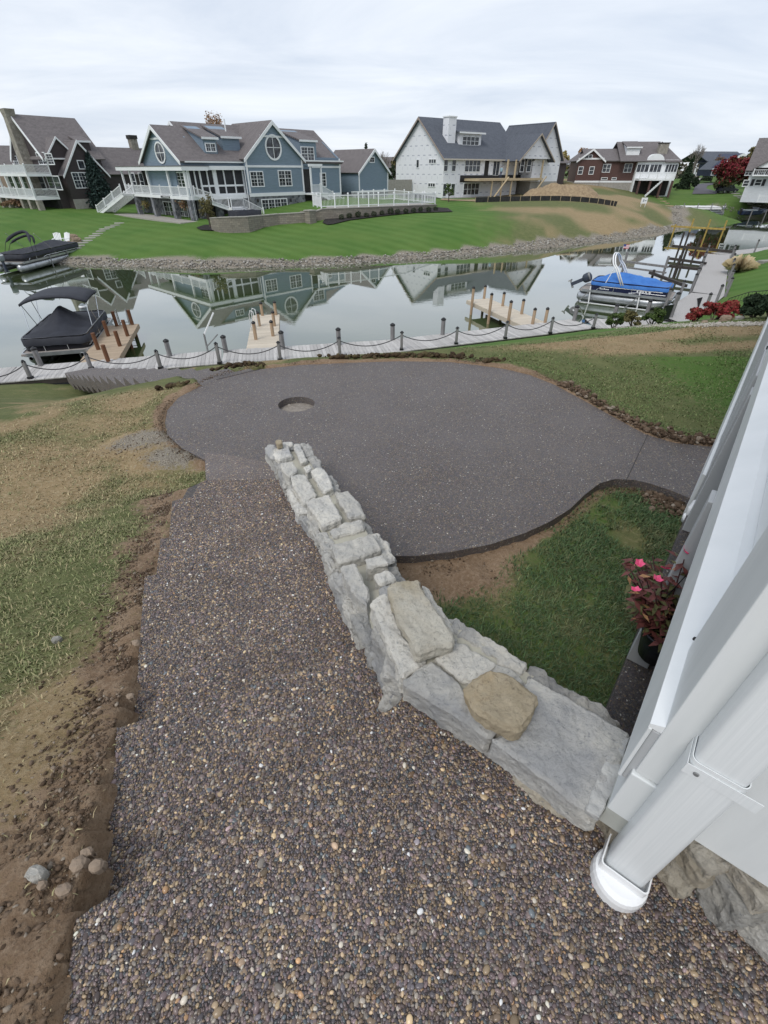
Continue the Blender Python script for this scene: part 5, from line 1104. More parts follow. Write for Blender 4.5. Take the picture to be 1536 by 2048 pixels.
        mb.v = [tuple(Vector(P(u+ru*math.cos(2*math.pi*i/n), z+rz*math.sin(2*math.pi*i/n), pos))+v) for i in range(n)]; h.put('pane', mb, M['glass'], o)
    def rail(h, p, q, z0, z1, hh=1.0, sp=.14, posts=2, m=None, name='railing', slope=True):
        m = m or M['trim']; mb = MB(); L = math.hypot(q[0]-p[0], q[1]-p[1]); A = Vector((*p, z0-h.zb)); B = Vector((*q, z1-h.zb)); U = Vector((0, 0, hh)); lo = Vector((0, 0, .1))
        mb.bar(A+U, B+U, .09, .07); mb.bar(A+lo, B+lo, .06, .06); n = max(1, int(L/sp))
        for i in range(n): c = A.lerp(B, (i+.5)/n); mb.bar(c+lo, c+U, .04, .04)
        o = h.put(name, mb, m)
        for k in range(posts+1) if posts else ():
            c = A.lerp(B, k/posts); mb = MB(); mb.bar(c, c+U+Vector((0, 0, .12)), .13, .13); mb.lathe(c+U+Vector((0, 0, .12)), [(.1, 0), (.1, .03), (.02, .08)], 4); h.put('railing_post', mb, m, o)
        return o
    def stair(h, p, q, z0, z1, w, n, m=None):            # from p (top) to q (bottom), width vector w
        m = m or M['trim']; A = Vector((*p, z0-h.zb)); B = Vector((*q, z1-h.zb)); w = Vector((*w, 0)); o = None
        mb = MB(); mb.bar(A-Vector((0, 0, .2)), B-Vector((0, 0, .2)), .06, .34); mb.bar(A+w-Vector((0, 0, .2)), B+w-Vector((0, 0, .2)), .06, .34); o = h.put('stair', mb, m)
        for k in range(n):
            c = A.lerp(B, (k+.5)/n); mb = MB(); mb.bar(c, c+w, .34, .05); mb.bar(c-Vector((0, 0, .09))+(B-A).normalized()*-.12, c+w-Vector((0, 0, .09))+(B-A).normalized()*-.12, .02, .16); h.put('tread', mb, m, o)
        return o
T = M['trim']
# ---------------------------------------------------------------- blue house
B = House('blue_house', 'blue gabled lake house with two round windows, white porches and stone basement', (-24.66, 70.31), 47, -5.35)
bl, rf, sh = M['blue'], M['roof'], M['stonehouse']
B.box('body', .35, 26.2, 3.0, 11.2, -2.72, 1.05, bl); B.box('stone_base', 1.9, 20, 3.0, 11.2, -5.35, -2.73, sh)
B.fs('gable_wall', [(0, .38), (10.6, .38), (10.6, 1.05), (5.3, 4.25), (0, 1.05)], 0, .34, bl); B.rake('e', -.425, 0, 10.6, 1.05, 4.45, .3)
B.fs('gable_band', [(3.55, 3.05), (7.0, 3.05), (7.0, 3.25), (3.55, 3.25)], -.06, -.005, T); B.oval('e', -.01, 5.0, 1.75, 1.12, .95)
B.box('upper_wall', .345, 8.6, .1, 3.0, .40, 1.05, bl)
B.roof_s(-.42, 4.0, 0, 10.6, 1.1, 4.5, rf); B.roof_s(2.7, 26.5, .1, 12.0, 1.12, 5.0, rf, rt=6.2)
B.fs('gable_wall', [(3.4, 3.3), (9.0, 3.3), (6.2, 4.85)], 2.75, 2.9, bl); B.rake('e', 2.695, 4.3, 8.1, 3.75, 5.0, .24, .05)
B.box('gutter', .2, 8.6, -.42, -.28, .74, .88, T)
# shed dormers
def dormer(H, s0, s1, tf, tb, z0, z1, zr, side, roof, ov=.25):
    H.fs('dormer', [(tf, z0), (tf, z1), (tb, zr), (tb, z0)], s0, s1, side); H.quad('dormer_roof', [(s0-ov, tf-ov, z1-.02), (s1+ov, tf-ov, z1-.02), (s1+ov, tb+.5, zr+.12), (s0-ov, tb+.5, zr+.12)], .16, roof)
    H.box('dormer_fascia', s0-ov, s1+ov, tf-ov-.07, tf-ov-.01, z1-.26, z1-.03, T)
dormer(B, 3.9, 5.75, 1.0, 5.2, 1.55, 3.35, 4.55, bl, rf); B.win('f', 1.0, 4.2, 5.45, 1.95, 2.65, 2, 1, 2, 2)
dormer(B, 7.0, 9.6, 1.6, 5.4, 1.6, 3.55, 4.7, bl, rf)
# cross gable with the second round window
g0, g1, gp = 8.55, 18.1, -.7; gm = (g0+g1)/2
B.ft('gable_wall', [(g0, -2.75), (g1, -2.75), (g1, 1.45), (gm, 5.15), (g0, 1.45)], gp, 3, bl); B.ft('stone_base', [(g0, -5.35), (g1, -5.35), (g1, -2.755), (g0, -2.755)], gp, 3, sh)
B.roof_t(g0, g1, gp-.3, 8.5, 1.45, 5.3, rf); B.rake('f', gp-.305, g0, g1, 1.45, 5.25, .32)
B.ft('gable_band', [(11.3, 3.5), (15.4, 3.5), (15.4, 3.72), (11.3, 3.72)], gp-.07, gp-.003, T)
for z0, z1 in ((.28, .52), (-2.95, -2.56)): B.ft('trim_band', [(g0-.05, z0), (g1+.05, z0), (g1+.05, z1), (g0-.05, z1)], gp-.08, gp-.003, T)
for s in (g0, g1-.22): B.ft('corner_board', [(s, -2.5), (s+.22, -2.5), (s+.22, 1.2), (s, 1.2)], gp-.06, gp-.004, T)
B.oval('f', gp-.01, 13.3, 2.45, 1.15, 1.2)
B.wpx('f', gp, 502, 344, 526, 372, 2, 2, 2, 2); B.wpx('f', gp, 558, 342, 582, 371, 2, 2, 2, 2); B.wpx('f', gp, 525, 399, 574, 427, 4, 1, 2, 4)
for x in (515, 581):
    u, z = B.px('f', gp, x, 401); mb = MB(); mb.lathe((u, gp-.1, z-B.zb), [(.05, -.2), (.13, -.1), (.13, .15), (.04, .22)], 8); B.put('wall_lamp', mb, M['dark'])
# right wing
B.ft('wing_wall', [(g1, -3.0), (26.2, -3.0), (26.2, 1.5), (g1, 1.5)], .15, 3, bl); B.ft('stone_base', [(20.5, -5), (26.2, -5), (26.2, -3.2), (20.5, -3.2)], .1, 3, sh); B.ft('trim_band', [(20.5, -3.2), (26.2, -3.2), (26.2, -2.9), (20.5, -2.9)], .05, .145, T)
B.ft('corner_board', [(26.0, -3.0), (26.25, -3.0), (26.25, 1.4), (26.0, 1.4)], .08, .146, T); B.box('trim_band', 20.5, 26.3, .07, .145, .25, .5, T); B.box('gutter', 19, 26.6, -.35, -.2, 1.0, 1.16, T)
B.fs('gable_wall', [(.15, 1.4), (12, 1.4), (6.2, 4.85)], 26.0, 26.18, bl)
s0 = B.px('f', .1, 599, 300)[0]; s1 = B.px('f', .1, 631, 300)[0]; dormer(B, s0, s1, -.05, 4.6, .5, 3.5, 4.7, bl, rf, .2); B.wpx('f', -.05, 603, 295, 627, 320, 2, 2, 2, 2)
B.wpx('f', .15, 641, 347, 651, 372, 1, 2, 2, 2)
B.box('recess_shade', 18.3, 20.3, .05, .13, -2.7, .1, M['dark']); s0 = 20.1; B.box('corner_board', s0, s0+.2, .0, .145, -2.7, .3, T)  # dark slab on the wall stands in for the doorway's shade
B.ft('side_porch', [(18.2, -2.95), (21.4, -2.95), (21.4, -2.75), (18.2, -2.75)], -2.2, .0, T); B.rail((18.3, -2.1), (20.0, -2.1), -2.75, -2.75, 1, .14, 1); B.box('porch_post', 18.25, 18.4, -2.15, -2.0, -2.75, .4, T); B.box('porch_post', 20.3, 20.45, -2.15, -2.0, -2.75, .4, T); B.box('porch_beam', 18.1, 20.6, -2.2, -1.95, .4, .7, T)
B.box('under_porch_shade', 18.2, 21.3, -.3, .09, -5.3, -2.96, M['dark']); B.stair((20.2, -2.1), (24.6, -2.1), -2.75, -4.6, (0, 1.4), 10); B.rail((20.2, -2.15), (24.6, -2.15), -2.75, -4.6, .95, .14, 2)  # near-black slab below the porch floor: its shade put into colour
# satellite dish
mb = MB(); mb.lathe((25.2, -.15, .62-B.zb), [(.02, 0), (.3, .05), (.4, .12)], 14); o = B.put('satellite_dish', mb, M['steel']); o.rotation_euler = (0, 0, 0)
# end porch (left) and screened porch (front)
PT = [-.15, 4.3, 10.2, 15.6, 18.2]; PZ = -2.7
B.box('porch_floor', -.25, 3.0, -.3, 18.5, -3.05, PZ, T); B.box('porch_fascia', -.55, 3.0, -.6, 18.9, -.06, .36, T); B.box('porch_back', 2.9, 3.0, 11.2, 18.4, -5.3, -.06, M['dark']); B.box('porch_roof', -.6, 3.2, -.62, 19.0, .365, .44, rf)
for i, t in enumerate(PT):
    B.box('porch_post', -.2, .02, t-.12, t+.12, PZ, -.06, T)
    if i < 4: B.box('stone_pillar', -.3, .35, t-.35, t+.35, -5.4, -3.06, sh)
for a, b in zip(PT[:-1], PT[1:]): B.rail((-.1, a+.13), (-.1, b-.13), PZ, PZ, .95, .16, 2)
B.box('gable_lower', .5, .6, 0, 10.6, PZ, -.06, bl); B.box('basement_wall', 1.6, 1.75, -.2, 18, -5.35, -3.06, sh)
for x0, x1 in ((303, 332), (339, 375)): B.wpx('e', .5, x0, 346, x1, 373, 3, 2, 2, 2)
for x0, x1 in ((264, 272), (281, 288)): B.wpx('e', 2.9, x0, 347, x1, 378, 1, 2, 1, 1)
for x0, x1 in ((331, 352), (361, 376)): B.wpx('e', 1.6, x0, 405, x1, 441, 2, 1, 2, 4, name='french_door')
B.stair((-.2, 15.4), (-2.0, 22.0), PZ, -5.3, (-1.6, .3), 13); B.rail((-1.9, 15.7), (-3.6, 22.2), PZ, -5.3, .95, .16, 3); B.rail((-.2, 15.4), (-2.0, 22.0), PZ, -5.3, .95, .16, 3)
mb = MB(); u0, z = B.px('e', -.56, 318, 393); u1, _ = B.px('e', -.56, 335, 393); mb.box(-.33, -.26, min(u0, u1), max(u0, u1), -2.98-B.zb, -2.76-B.zb); sg = B.put('house_sign', mb, mat('dark_plaque', (.05, .05, .055)))
mb = MB(); k0 = min(u0, u1)+.12
for k in range(9): mb.box(-.336, -.331, k0+k*.2, k0+k*.2+.13, -2.92-B.zb, -2.82-B.zb)
o = B.put('sign_lettering', mb, T, sg); o['kind'] = 'stuff'
random.seed(3)
B.box('screen_floor', .3, 8.5, -.25, 3, -3.1, -2.68, T); B.box('screen_fascia', .3, 8.7, -.5, 3, .0, .42, T); B.box('screen_dark', .5, 8.5, .12, .2, -2.68, 0, M['screen'])
mb = MB()
for s, w in ((.35, .3), (1.25, .14), (1.95, .2), (3.0, .14), (3.85, .55), (5.4, .14), (6.9, .14), (8.25, .2)): mb.box(s, s+w, -.05, .1, -2.68-B.zb, 0-B.zb)
mb.box(.35, 8.45, -.02, .09, -2.68-B.zb, -2.5-B.zb); mb.box(1.9, 8.45, -.02, .09, -1.75-B.zb, -1.55-B.zb); B.put('screen_frame', mb, T)
B.box('stone_pillar', 3.6, 4.4, -.2, .5, -5.4, -3.1, sh); B.box('stone_pillar', 7.8, 8.5, -.2, .5, -5.4, -3.1, sh); B.box('under_screen_shade', .4, 8.5, 1.4, 1.6, -5.4, -3.1, M['dark'])  # the slab behind the pillars paints in the shade below the porch
B.stair((1.0, -.4), (4.6, -1.6), PZ, -4.0, (.5, 1.4), 7); B.box('stair_landing', 4.4, 6.4, -2.4, -.8, -4.25, -4.0, T); B.stair((6.3, -2.3), (8.6, -3.2), -4.0, -5.2, (.4, 1.3), 6)
B.rail((.6, -.45), (4.5, -1.65), PZ, -4.0, .95, .16, 2); B.rail((4.4, -2.4), (6.3, -2.4), -4, -4, .95, .16, 1); B.rail((6.3, -2.4), (8.6, -3.3), -4.0, -5.2, .95, .16, 1)
for s in (.1, 8.4): mb = MB(); mb.tube((s, -.45, .0-B.zb), (s, -.45, -5.2-B.zb), .06, .06, 6); B.put('downpipe', mb, T)
mb = MB(); mb.tube((9.0, 3.5, 3.5-B.zb), (9.0, 3.5, 5.4-B.zb), .09); B.put('vent_pipe', mb, T); mb = MB(); mb.tube((20, 3, 3.0-B.zb), (20, 3, 3.75-B.zb), .09); B.put('vent_pipe', mb, T)
tr = slab('blue_terrace', [tuple(Vector((B.O[0]+B.a[0]*s+B.b[0]*t, B.O[1]+B.a[1]*s+B.b[1]*t)))[:2] for s, t in ((-2.6, -1.5), (3, -1.5), (3, 19), (-2.6, 19))], 5.27, .3, M['concrete']); tag(tr, 'pale paved terrace under the porch of the blue house', 'terrace')
# hanging baskets under the end porch
# ---------------------------------------------------------------- blue garage
G = House('blue_garage', 'small detached blue gabled garage with a square attic window', tuple(Vector(gpt(716, 384, 60, 200))[:2]), 47, -3.6)
gO = Fy = None
r_ = ray(718, 383); Y0 = 92.0; G.O = (r_[0]*Y0/r_[1], Y0); G.r.location = (*G.O, -3.6); XF[G.r.name] = Matrix.Translation(G.r.location) @ Matrix.Rotation(G.psi, 4, 'Z')
w1 = G.px('f', 0, 776, 350)[0]; ze = G.px('f', 0, 745, 341)[1]; zr = G.px('f', 0, 743, 297)[1]
G.ft('gable_wall', [(0, -3.0), (w1, -3.0), (w1, ze), (w1/2, zr-.25), (0, ze)], 0, 9, bl); G.box('stone_base', 0, w1, -.03, 9, -3.7, -3.005, sh); G.box('trim_band', -.02, w1+.02, -.07, -.005, -3.0, -2.72, T); G.roof_t(0, w1, -.3, 9.2, ze, zr, rf); G.rake('f', -.305, 0, w1, ze, zr, .3)
for s in (0, w1-.2): G.box('corner_board', s, s+.2, -.06, -.004, -2.7, ze, T)
G.wpx('f', 0, 739.5, 315, 748, 324, 1, 1, 2, 2)
# ---------------------------------------------------------------- house under construction
C = House('unfinished_house', 'house under construction in white printed housewrap with a dark slate roof', (0, 0), 37, -4.0)
r_ = ray(884, 396); Y0 = 98.0; C.O = (r_[0]*Y0/r_[1], Y0); C.r.location = (*C.O, -4.0); XF[C.r.name] = Matrix.Translation(C.r.location) @ Matrix.Rotation(C.psi, 4, 'Z')
def wrapmat():
    t = NT('printed_housewrap'); t.rough(.5); v = t.co('Object'); sp = t.n('ShaderNodeSeparateXYZ'); t.l(v, sp.inputs[0]); u = t.math('ADD', sp.outputs[0], sp.outputs[1])
    zz = t.math('MULTIPLY', sp.outputs[2], 1/1.35); row = t.math('FLOOR', zz); uu = t.math('ADD', t.math('MULTIPLY', u, 1/1.5), t.math('MULTIPLY', row, .5)); fu = t.math('FRACT', uu); fz = t.math('FRACT', zz)
    m1 = t.math('MULTIPLY', t.math('LESS_THAN', t.math('ABSOLUTE', t.math('SUBTRACT', fu, .5)), .22), t.math('LESS_THAN', t.math('ABSOLUTE', t.math('SUBTRACT', fz, .5)), .055))
    gl = t.math('GREATER_THAN', t.noise(t.co('Object', 9), 1, 2), .46); m2 = t.math('MULTIPLY', t.math('LESS_THAN', t.math('ABSOLUTE', t.math('SUBTRACT', fu, .98)), .02), t.math('LESS_THAN', t.math('ABSOLUTE', t.math('SUBTRACT', fz, .12)), .2))
    k = t.math('MAXIMUM', t.math('MULTIPLY', m1, gl), t.math('MULTIPLY', m2, .6)); t.col(t.mix(t.math('MULTIPLY', k, .8), (.72, .73, .76), (.16, .18, .26))); t.bump(t.noise(v, 1.6, 4), .25, .05); return t.m
wr, rd = wrapmat(), M['roofdark']
wE = C.px('e', 0, 792, 345)[0]; zE = C.px('e', 0, 884, 312)[1]; zR = C.px('e', 0, 834, 234)[1]; LS = C.px('f', 0, 1012, 300)[0]
print('constr', wE, zE, zR, LS)
wE = min(wE, 20); C.fs('gable_wall', [(0, -4.0), (wE, -3.2), (wE, zE), (wE/2, zR-.3), (0, zE)], 0, .3, wr)
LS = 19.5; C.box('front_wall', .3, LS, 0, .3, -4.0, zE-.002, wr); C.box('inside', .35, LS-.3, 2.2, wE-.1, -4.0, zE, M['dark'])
C.roof_s(-.5, LS+.6, 0, wE, zE+.05, zR, rd, .5, .22); C.box('eave_board', -.5, LS+1, -.62, -.5, zE-.55, zE-.35, mat('raw_eave', (.5, .46, .4))); C.rake('e', -.505, 0, wE, zE, zR-.05, .24, .5, mat('raw_rake', (.30, .25, .22)), .06)
for x0, y0, x1, y1, n in ((888,319,895,342,1),(904,319,911,342,1),(930,320,960,343,4),(986,323,998,350,2)): C.wpx('f', 0, x0, y0, x1, y1, n, 2 if n != 2 else 1, 1, 1)
for x0, y0, x1, y1, n in ((886,368,892,392,1),(902,368,909,391,1),(927,367,957,389,4)): C.wpx('f', 0, x0, y0, x1, y1, n, 2, 1, 1)
for x0, y0, x1, y1, n in ((833.5,320,838,335,1),(858.5,319,872,326,3),(857,367,870,373,3)): C.wpx('e', 0, x0, y0, x1, y1, n, 1, 1, 1)
def qpx(H, plane, pos, x0, y0, x1, y1): 
    xm, ym = (x0+x1)/2, (y0+y1)/2; u = sorted((H.px(plane, pos, x0, ym)[0], H.px(plane, pos, x1, ym)[0])); return u[0], u[1], H.px(plane, pos, xm, y1)[1], H.px(plane, pos, xm, y0)[1]
a = qpx(C, 'f', 0, 969, 320, 977, 352); C.box('door_opening', a[0], a[1], -.03, -.005, a[2], a[3], M['dark'])
a = qpx(C, 'f', 0, 920, 352, 972, 362); C.box('ledger', a[0], LS+1, -.08, -.003, -1.75, -.75, M['black'])
dz = C.px('f', -3, 985, 357)[1]; d0 = a[0]+1.0; C.box('deck', d0, LS+3.2, -3.6, -.09, dz-.35, dz, M['lumber'])
for s in (d0+3.6, d0+6.2, d0+8.8, LS+2.8): C.box('deck_post', s, s+.2, -3.5, -3.3, -4.2, dz-.36, M['lumber'])
for s in (d0+7.2, d0+9.4, LS+2.6): C.box('roof_post', s, s+.25, -3.5, -3.25, dz, zE-.4, M['lumber'])
for s0, s1 in ((d0+4.2, d0+7.6), (LS+.4, LS+4.0)): mb = MB(); mb.bar((s0, -3.8, .1), (s1, -3.7, dz-C.zb+.2), .25, .12); C.put('brace', mb, M['lumber'])
C.box('patio_wall', .5, LS, -.9, -.02, -4.2, -3.95, M['concrete'])
# right cross gables of the unfinished house
k0, k1 = LS-4.5, LS+4.8; C.ft('gable_wall', [(k0, zE-.25), (k1, zE-.25), ((k0+k1)/2, zE+3.2)], -3.6, -3.4, wr); C.roof_t(k0, k1, -4.1, 6, zE-.2, zE+3.4, rd, .5, .22); C.rake('f', -4.105, k0, k1, zE-.2, zE+3.4, .2, .5, mat('raw_rake', (.36, .31, .25)), .06)
j0, j1 = LS+.8, LS+9.0; C.ft('gable_wall', [(j0, -1.8), (j1, -1.8), (j1, zE+.2), ((j0+j1)/2, zE+5.0), (j0, zE+.2)], -2.6, 6, wr); C.box('foundation', j0, j1, -2.65, 6, -4.2, -1.805, M['concrete']); C.roof_t(j0, j1, -3.1, 8, zE+.2, zE+5.2, rd, .5, .22); C.rake('f', -3.105, j0, j1, zE+.2, zE+5.2, .2, .5, mat('raw_rake', (.36, .31, .25)), .06)
for x0, x1 in ((1041, 1047.5), (1054, 1061.5)): C.wpx('f', -2.6, x0, 319, x1, 343, 1, 2, 1, 1)
# chimney and dormer
a = qpx(C, 'f', 2.2, 897, 234, 912, 280); C.box('chimney', a[0], a[1], 2.2, 3.6, zE+1.0, a[3], wr); C.box('chimney_cap', a[0]-.1, a[1]+.1, 2.1, 3.7, a[3]+.002, a[3]+.15, M['white'])
a = qpx(C, 'f', 2.0, 918, 270, 962, 296); dormer(C, a[0], a[1], 2.0, 7.5, a[2]-.4, a[3]+.4, zR-1.2, wr, rd, .5); C.wpx('f', 2.0, 925, 274, 957, 290, 4, 2, 1, 1)
C.box('site_wall', -9.5, -.3, 8, 8.3, -3.6, -1.4, M['concrete'])
# ---------------------------------------------------------------- brown shingle house at the left
Lh = House('shingle_house', 'dark brown shingled house with a tall tapering chimney and white double deck', (0, 0), 52, -4.75)
r_ = ray(125, 413); Y0 = 85.0; Lh.O = (r_[0]*Y0/r_[1], Y0); Lh.r.location = (*Lh.O, -4.75); XF[Lh.r.name] = Matrix.Translation(Lh.r.location) @ Matrix.Rotation(Lh.psi, 4, 'Z')
wL = Lh.px('e', 0, 27, 310)[0]; zL = Lh.px('e', 0, 108, 311)[1]; zA = zL+4.9; br_ = M['brown']
print('left', wL, zL); wL = min(max(wL, 9), 13)
Lh.fs('gable_wall', [(0, -4.8), (wL, -4.8), (wL, zL), (wL/2, zA-.2), (0, zL)], 0, .3, br_); Lh.box('body', .3, 8.0, 0.02, wL, -4.8, zL, br_); Lh.roof_s(-.5, 8.6, 0, wL, zL, zA, rf); Lh.rake('e', -.505, 0, wL, zL, zA, .3)
Lh.box('gutter', 0, 3.2, -.5, -.35, zL-.4, zL-.24, T)
# chimney: tapering stone stack on the gable
c0 = wL/2+.3; mb = MB(); zt = Lh.px('e', -1, 35, 212)[1]; n_ = [(-1.25, 1.0, -3.0), (-1.25, .82, zL+1), (-1.15, .62, zt-1.0), (-1.2, .78, zt-.4), (-1.25, .95, zt)]
vs = [(s_, c0+sg*w_, z-Lh.zb) if k < 2 else (.1, c0+sg*w_, z-Lh.zb) for s_, w_, z in n_ for k, sg in enumerate((1, -1, -1, 1))]
mb.add(vs, [(i*4+k, i*4+(k+1) % 4, i*4+4+(k+1) % 4, i*4+4+k) for i in range(4) for k in range(4)]+[(3, 2, 1, 0), (16, 17, 18, 19)]); Lh.put('chimney', mb, M['pier'])
# decks
zd, zu = -3.25, Lh.px('e', -3, 60, 347)[1]
for z in (zd, zu): Lh.box('deck', -3.4, -.02, -.2, wL+6, z-.35, z, T); Lh.rail((-3.35, -.15), (-3.35, wL+5.9), z, z, 1.0, .16, 5); Lh.rail((-3.3, -.15), (-.1, -.15), z, z, 1.0, .16, 1)
for t in (-.05, 2.9, 5.8, 8.7, 11.6, 14.5): Lh.box('deck_post', -3.4, -3.15, t-.13, t+.13, zd+.001, zu-.36, T); Lh.box('stone_pier', -3.4, -2.7, t-.4, t+.4, -5.2, zd-.36, M['pier'])
Lh.box('under_deck_shade', -.4, -.02, 0, wL+4, -5, zd-.36, M['dark'])  # shade below the deck, put in as a near-black slab
for x0, x1, y0, y1 in ((28,36,313,331),(40,50,310,331),(76,92,306,328),(95,106,308,328)): Lh.wpx('e', 0, x0, y0, x1, y1, 2 if x1-x0 > 12 else 1, 2, 2, 2)
for x0, x1 in ((20,40),(45,66),(70,90),(97,121)): Lh.wpx('e', 0, x0, 353, x1, 378, 2, 1, 1, 2)
Lh.wpx('f', 0, 131, 305, 143, 328, 1, 2, 2, 2); Lh.wpx('f', 0, 127, 349, 142, 376, 1, 2, 2, 2)
# front cross gables and low wing
q0, q1 = 1.2, 7.4; Lh.ft('gable_wall', [(q0, -4.8), (q1, -4.8), (q1, -.2), ((q0+q1)/2, 3.5), (q0, -.2)], -1.6, 2, br_); Lh.roof_t(q0, q1, -1.9, 6, -.2, 3.6, rf, .4); Lh.rake('f', -1.905, q0, q1, -.2, 3.6, .28, .4)
Lh.wpx('f', -1.6, 157, 322, 168, 337, 1, 1, 1, 1); Lh.wpx('f', -1.6, 148, 346, 184, 375, 3, 2, 2, 2); Lh.box('stone_base', q0, q1, -1.66, -1.601, -4.9, -3.6, M['concrete'])
p0_, p1_ = -.1, 4.4; Lh.ft('gable_wall', [(p0_, zL-.2), (p1_, zL-.2), ((p0_+p1_)/2, zL+2.2)], -.15, 2, br_); Lh.roof_t(p0_, p1_, -.4, 5, zL-.1, zL+2.3, rf, .25); Lh.rake('f', -.405, p0_, p1_, zL-.1, zL+2.3, .22, .25)
dormer(Lh, 5.6, 7.4, .9, 4, zL+.5, zL+2.0, zL+2.9, br_, rf, .2)
Lh.box('wing', 7.0, 18, -.4, 7, -4.8, -.3, br_); Lh.roof_s(6.0, 18.6, -.4, 7, -.25, 3.0, rf); Lh.box('wing_chimney', 15.4, 16.6, 3.0, 3.9, 2.6, 4.2, M['pier']); Lh.box('wing_chimney_cap', 15.3, 16.7, 2.9, 4.0, 4.202, 4.7, M['dark'])
# ---------------------------------------------------------------- red brown house at the right, and those behind
R = House('brown_house', 'red brown lake house with white trimmed windows and a tan chimney', (0, 0), -8, -3.4)
r_ = ray(1148, 368); Y0 = 132.0; R.O = (r_[0]*Y0/r_[1], Y0); R.r.location = (*R.O, -3.4); XF[R.r.name] = Matrix.Translation(R.r.location) @ Matrix.Rotation(R.psi, 4, 'Z')
rb = M['redbrown']; U = lambda x, y, p=0: R.px('f', p, x, y)
w0 = U(1205, 330)[0]; ze = U(1175, 318)[1]; zr = U(1181, 297)[1]
R.ft('gable_wall', [(0, -2.2), (w0, -2.2), (w0, ze), (w0/2, zr-.2), (0, ze)], 0, 10, rb); R.roof_t(0, w0, -.4, 12, ze, zr, rf, .5); R.rake('f', -.405, 0, w0, ze, zr, .3, .5); R.box('trim_band', -.1, w0+.1, -.08, -.01, ze-.1, ze+.2, T); R.box('stone_base', 0, w0, .02, 10, -4.5, -2.205, M['concrete'])
w2 = U(1272, 330, .6)[0]; R.box('middle_wall', w0, w2, .6, 10, -2.2, ze-.1, rb); R.box('stone_base', w0, w2, .55, 9, -4.8, -2.205, M['concrete']); R.box('trim_band', 0, w2, -.05, .52, -2.3, -2.0, T) if False else R.box('trim_band', w0, w2, .5, .595, -2.35, -2.0, T); R.box('trim_band', 0, w0, -.08, -.01, -2.35, -2.0, T)
zrm = U(1240, 297, 5)[1]; R.roof_s(w0-4, w2+1, .6, 11, ze-.1, zrm, rf, .5)
w3 = U(1356, 330, -.6)[0]; R.box('right_wall', w2, w3, -.6, 12, -4.9, ze-.15, T); zr3 = U(1300, 283, 6)[1]; R.roof_s(w2-4, w3-3.0, -.6, 13, ze-.1, zr3, rf, .6)
R.quad('roof', [(w3-3.002, -1.2, ze-.5), (w3+.6, -1.2, ze-.5), (w3-2.6, 6.2, zr3)], .2, rf); R.quad('roof', [(w3+.6, -1.2, ze-.5), (w3+.6, 13, ze-.5), (w3-2.6, 6.2, zr3)], .2, rf)
mb = MB(); cx_, cz_ = U(1327, 300, 1.5); mb.ext([(cx_-1.0, 1.5, ze+.2-R.zb), (cx_+1.0, 1.5, ze+.2-R.zb), (cx_+.95, 1.5, U(1327, 287, 1.5)[1]-R.zb), (cx_-.95, 1.5, U(1327, 287, 1.5)[1]-R.zb)], (0, 1.4, 0)); R.put('chimney', mb, M['pier']); R.box('chimney_cap', cx_-1.1, cx_+1.1, 1.4, 3.0, U(1327, 287, 1.5)[1]+.01, U(1327, 285, 1.5)[1]+.01, M['dark'])
for p, x0, y0, x1, y1, n in ((0,1170,310.5,1184,316,2),(0,1157,334,1165,348,1),(0,1179,334,1187,348,1),(.6,1206,329,1220,344,2),(.6,1249,328,1263,344,2)): R.wpx('f', p, x0, y0, x1, y1, n, 1 if y1-y0 < 8 else 2, 1, 1)
for x0, x1, n in ((1274,1297,3),(1300,1322,3),(1331,1354,4)): R.wpx('f', -.6, x0, 329, x1, 344, n, 1, 1, 1)
for x0, y0, x1, y1, n in ((1269,357,1292,371,4),): R.wpx('f', -.6, x0, y0, x1, y1, n, 1, 1, 1)
for x0, y0, x1, y1 in ((1203,356,1214,359),(1224,356,1232,359)): R.wpx('f', .55, x0, y0, x1, y1, 1, 1, 1, 1)
a = U(1318, 352, -3.5); b = U(1350, 352, -3.5); R.box('deck', a[0]-4, b[0], -3.6, -.61, -1.9, -1.6, T); R.rail((a[0]-4, -3.55), (b[0], -3.55), -1.6, -1.6, 1, .3, 4); R.stair((a[0]+1, -3.7), (a[0]-2.2, -4.8), -1.6, -4.6, (.3, 1.1), 9); R.box('under_deck_shade', a[0]-4, b[0], -.8, -.62, -4.7, -1.95, M['dark'])  # last slab is painted dark for the shade beneath this deck
for k in range(4): R.box('deck_pier', a[0]-3.9+k*(b[0]-a[0]+3.6)/3, a[0]-3.5+k*(b[0]-a[0]+3.6)/3, -3.5, -3.1, -5.0, -1.91, M['redbrown'])
mb = MB(); u, z = U(1311, 321, -.7); mb.ext([(u+1.9*math.cos(q*math.pi/10), -.9, z-.3-R.zb+1.5*math.sin(q*math.pi/10)) for q in range(11)], (0, 3.5, 0)); R.put('arched_dormer', mb, T)
dormer(R, w2-2.6, w2+.2, 1.0, 5.4, ze+.6, ze+2.2, ze+3.2, T, rf, .3)
K = House('grey_house', 'pale grey house with dormers and a white balcony partly behind the unfinished house', (0, 0), 25, -2.4)
r_ = ray(1074, 362); Y0 = 124.0; K.O = (r_[0]*Y0/r_[1], Y0); K.r.location = (*K.O, -2.4); XF[K.r.name] = Matrix.Translation(K.r.location) @ Matrix.Rotation(K.psi, 4, 'Z')
V_ = lambda x, y, p=0: K.px('f', p, x, y)
